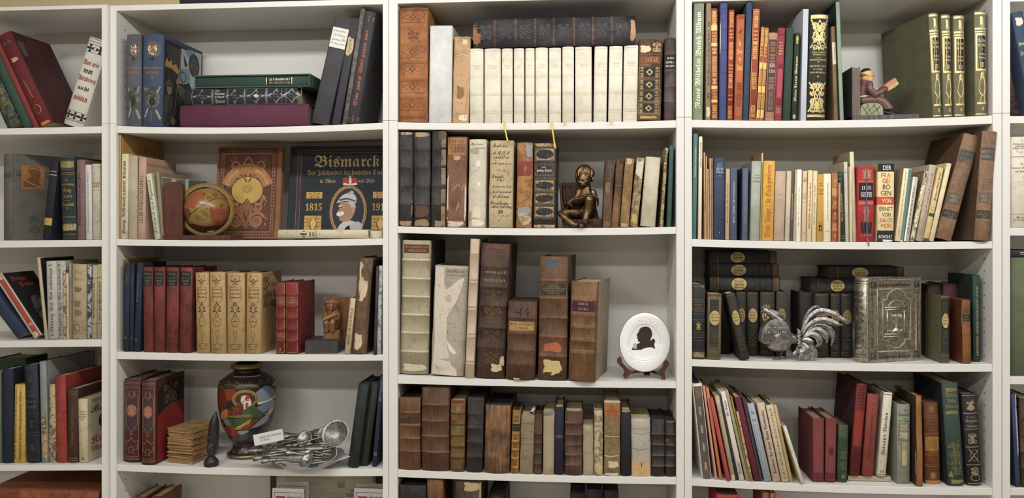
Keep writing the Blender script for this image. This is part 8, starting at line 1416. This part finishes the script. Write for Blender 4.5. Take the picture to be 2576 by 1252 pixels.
CL = (('fork', 'silver fork with tines fanned towards the dish front', (-.112, -.052, .034), (.075, -.040, .060), .004, -.9), ('fork', 'silver fork lying just behind the foremost fork', (-.110, -.038, .044), (.082, -.028, .066), .005, -.8),
 ('fork', 'silver fork with tines up in the middle of the heap', (-.085, .004, .056), (.045, .012, .084), .004, -.9), ('spoon', 'silver spoon bowl shining in the middle of the heap', (-.115, -.008, .050), (.028, -.002, .086), .006, -.8),
 ('spoon', 'silver spoon with its back turned up under the sign', (-.095, .028, .056), (.050, .030, .088), .004, 2.3), ('spoon', 'silver spoon at the front rim with its bowl over the edge', (-.062, -.075, .026), (.052, -.082, .036), .003, -.6),
 ('spoon', 'large dark shining serving spoon resting at the far rim', (-.060, -.012, .040), (.108, -.034, .050), .0, -.9), ('knife', 'broad silver knife blade across the heap', (-.070, -.034, .056), (.064, -.046, .064), .0, -1.2),
 ('knife', 'silver knife with its handle reaching over the dish towards the vase', (-.146, -.030, .052), (-.0, -.022, .054), .0, -.8), ('knife', 'silver knife with fluted handle over the front rim', (-.126, -.062, .034), (.016, -.066, .040), .0, -.9),
 ('knife', 'silver knife reaching back across the top of the heap', (-.080, .034, .076), (.066, .036, .090), .0, -.9), ('fork', 'silver fork with upright handle end below the sign', (-.036, -.058, .050), (.060, -.060, .040), .002, -1.0),
 ('fork', 'silver fork crossing low along the front rim', (-.100, -.072, .030), (.066, -.064, .036), .003, -.8), ('spoon', 'silver spoon lying highest at the back under the ladle', (-.060, .020, .070), (.074, .012, .092), .003, -.9),
 ('ladle', 'silver ladle leaning upright at the far rim of the dish', (-.040, -.010, .060), (.092, -.004, .100), .0, -1.0))
for c_ in CL: cutlery(*[(q_[0], q_[1], q_[2] + (.006 if q_[1] < -.05 else 0)) if isinstance(q_, tuple) else q_ for q_ in c_])
t = thing('sign', 'small white folded card sign standing on the cutlery heap', 'sign', base + Vector((-.082, -.060, .080)), (R(-8), R(-12.5), R(4)))
m = MB(); m.box((-.041, 0, 0), (.041, .0008, .030)); m.add([(-.041, .0008, .0300), (.041, .0008, .0300), (.041, .018, .004), (-.041, .018, .004)], [(0, 1, 2, 3)]); m.build('card', M('p:e3e3e6'), t)
deco(t, [('t', 'SILBER BESONDERES', 's', 'p:7d7d85', .2, .95, .52, .72), ('t', '120 EURO', 's', 'p:7d7d85', .22, .55, .28, .45)], lambda u, v, off: ((u - .5) * .082, -off, v * .030), .082, .030)

# ---------------------------------------------------------------- below the fourth shelf of the globe bookcase
gain('B', 5); z = SZ['B', 5](X(800, .2)) + .0005
t = thing('framed_print', 'pale map print in a dark frame standing at the back below the dish', 'picture', (X(680, .22), .22, z)); xe = X(962, .25) - X(680, .22); ht_ = P(700, 1150, .22).z - z
m = MB(); m.box((0, 0, 0), (.014, .02, ht_)); m.box((xe - .014, 0, 0), (xe, .02, ht_)); m.box((.014, 0, ht_ - .014), (xe - .014, .02, ht_)); m.box((.014, 0, 0), (xe - .014, .02, .014)); m.build('frame', M('wd:3a2424:2a1a1a'), t)
m = MB(); m.box((.014, .008, .014), (xe - .014, .014, ht_ - .014)); m.build('print', M('p:c3bfae'), t)
rn = random.Random(8); deco(t, [('r', ('p:b8b88d', 'p:a9a98f', 'p:b5b09a', 'p:9a9d98', 'p:c0bd9a')[k % 5], a, a + rn.uniform(.06, .2), b, b + rn.uniform(.02, .06)) for k in range(44) for a, b in ((rn.uniform(.06, .8), rn.uniform(.45, .93)),)] , lambda u, v, off: (u * xe, .008 - off, v * ht_), xe, ht_)
for k, (u, vt_, Y_, rl_, lab) in enumerate(((730, 1216, .12, .03, 'white leaflet with red triangle mark, rear one under the dish'), (718, 1233, .09, -.035, 'white leaflet with red triangle mark, front one under the dish'), (932, 1221, .12, .0, 'white leaflet with red triangle mark, rear one near the post'), (926, 1233, .09, .01, 'white leaflet with red triangle mark, front one near the post'))):
    x = X(u, Y_); tz = P(u, vt_, Y_).z; wl, hl = .094, tz - z - .0006
    if x + wl / 2 > X0R['B'][1] - .002: wl = 2 * (X0R['B'][1] - .002 - x)
    t = thing('leaflet', lab, 'leaflet', (x, Y_, z), (R(-4), 0, 0), 'history leaflets below the dish')
    m = MB(); m.box((-wl / 2, 0, 0), (wl / 2, .004, hl)); m.build('leaves', M('p:dcdad6'), t); Wf = .094
    deco(t, [('f', 'p:3d4048', .06, .94, .04, .965, .0012), ('q', 'p:a8383a', [(.12, .93), (.42, .93), (.35, .80), (.19, .80)]), ('r', 'p:e6e4e0', .15, .39, .905, .912), ('t', 'Historische', 's', 'p:33343a', .48, .9, .90, .945), ('t', 'Blätter', 's', 'p:33343a', .48, .8, .84, .88)], lambda u, v, off: (-wl / 2 + min(u * Wf, wl), -off, v * hl), Wf, hl)
for u, vv, lab in ((352, 1247, 'brown book tip seen below the dark red ornamental volumes'), (392, 1246, 'orange brown book tip beside it below the booklets')):
    CUR[:] = ['B', 5, 'books below the fourth shelf of the globe bookcase']; book(lab, 'l:8a5430:6b3f24', u - 14, u + 12, vv, u - 10, d=.12, Y=.08)
# small mechanics: a paper roll on the creased parchment volume
gain('C', 4); x = X(1337, .02); t = thing('paper_roll', 'curled white paper slip on top of the creased parchment volume', 'paper', (x, .03, P(1337, 1042, .02).z + .0006))
m = MB(); pts = [(.0035 * cos(a) * (1 + .06 * a), .0035 * (1 + .06 * a) * sin(a) + .0052) for a in [i * .35 for i in range(24)]]
for (a, b), (c, e) in zip(pts, pts[1:]): m.add([(a, -.02, b), (a + .004, .05, b), (c + .004, .05, e), (c, -.02, e)], [(0, 1, 2, 3)], 0, True)
m.build('slip', M('p:d6d6d2'), t)
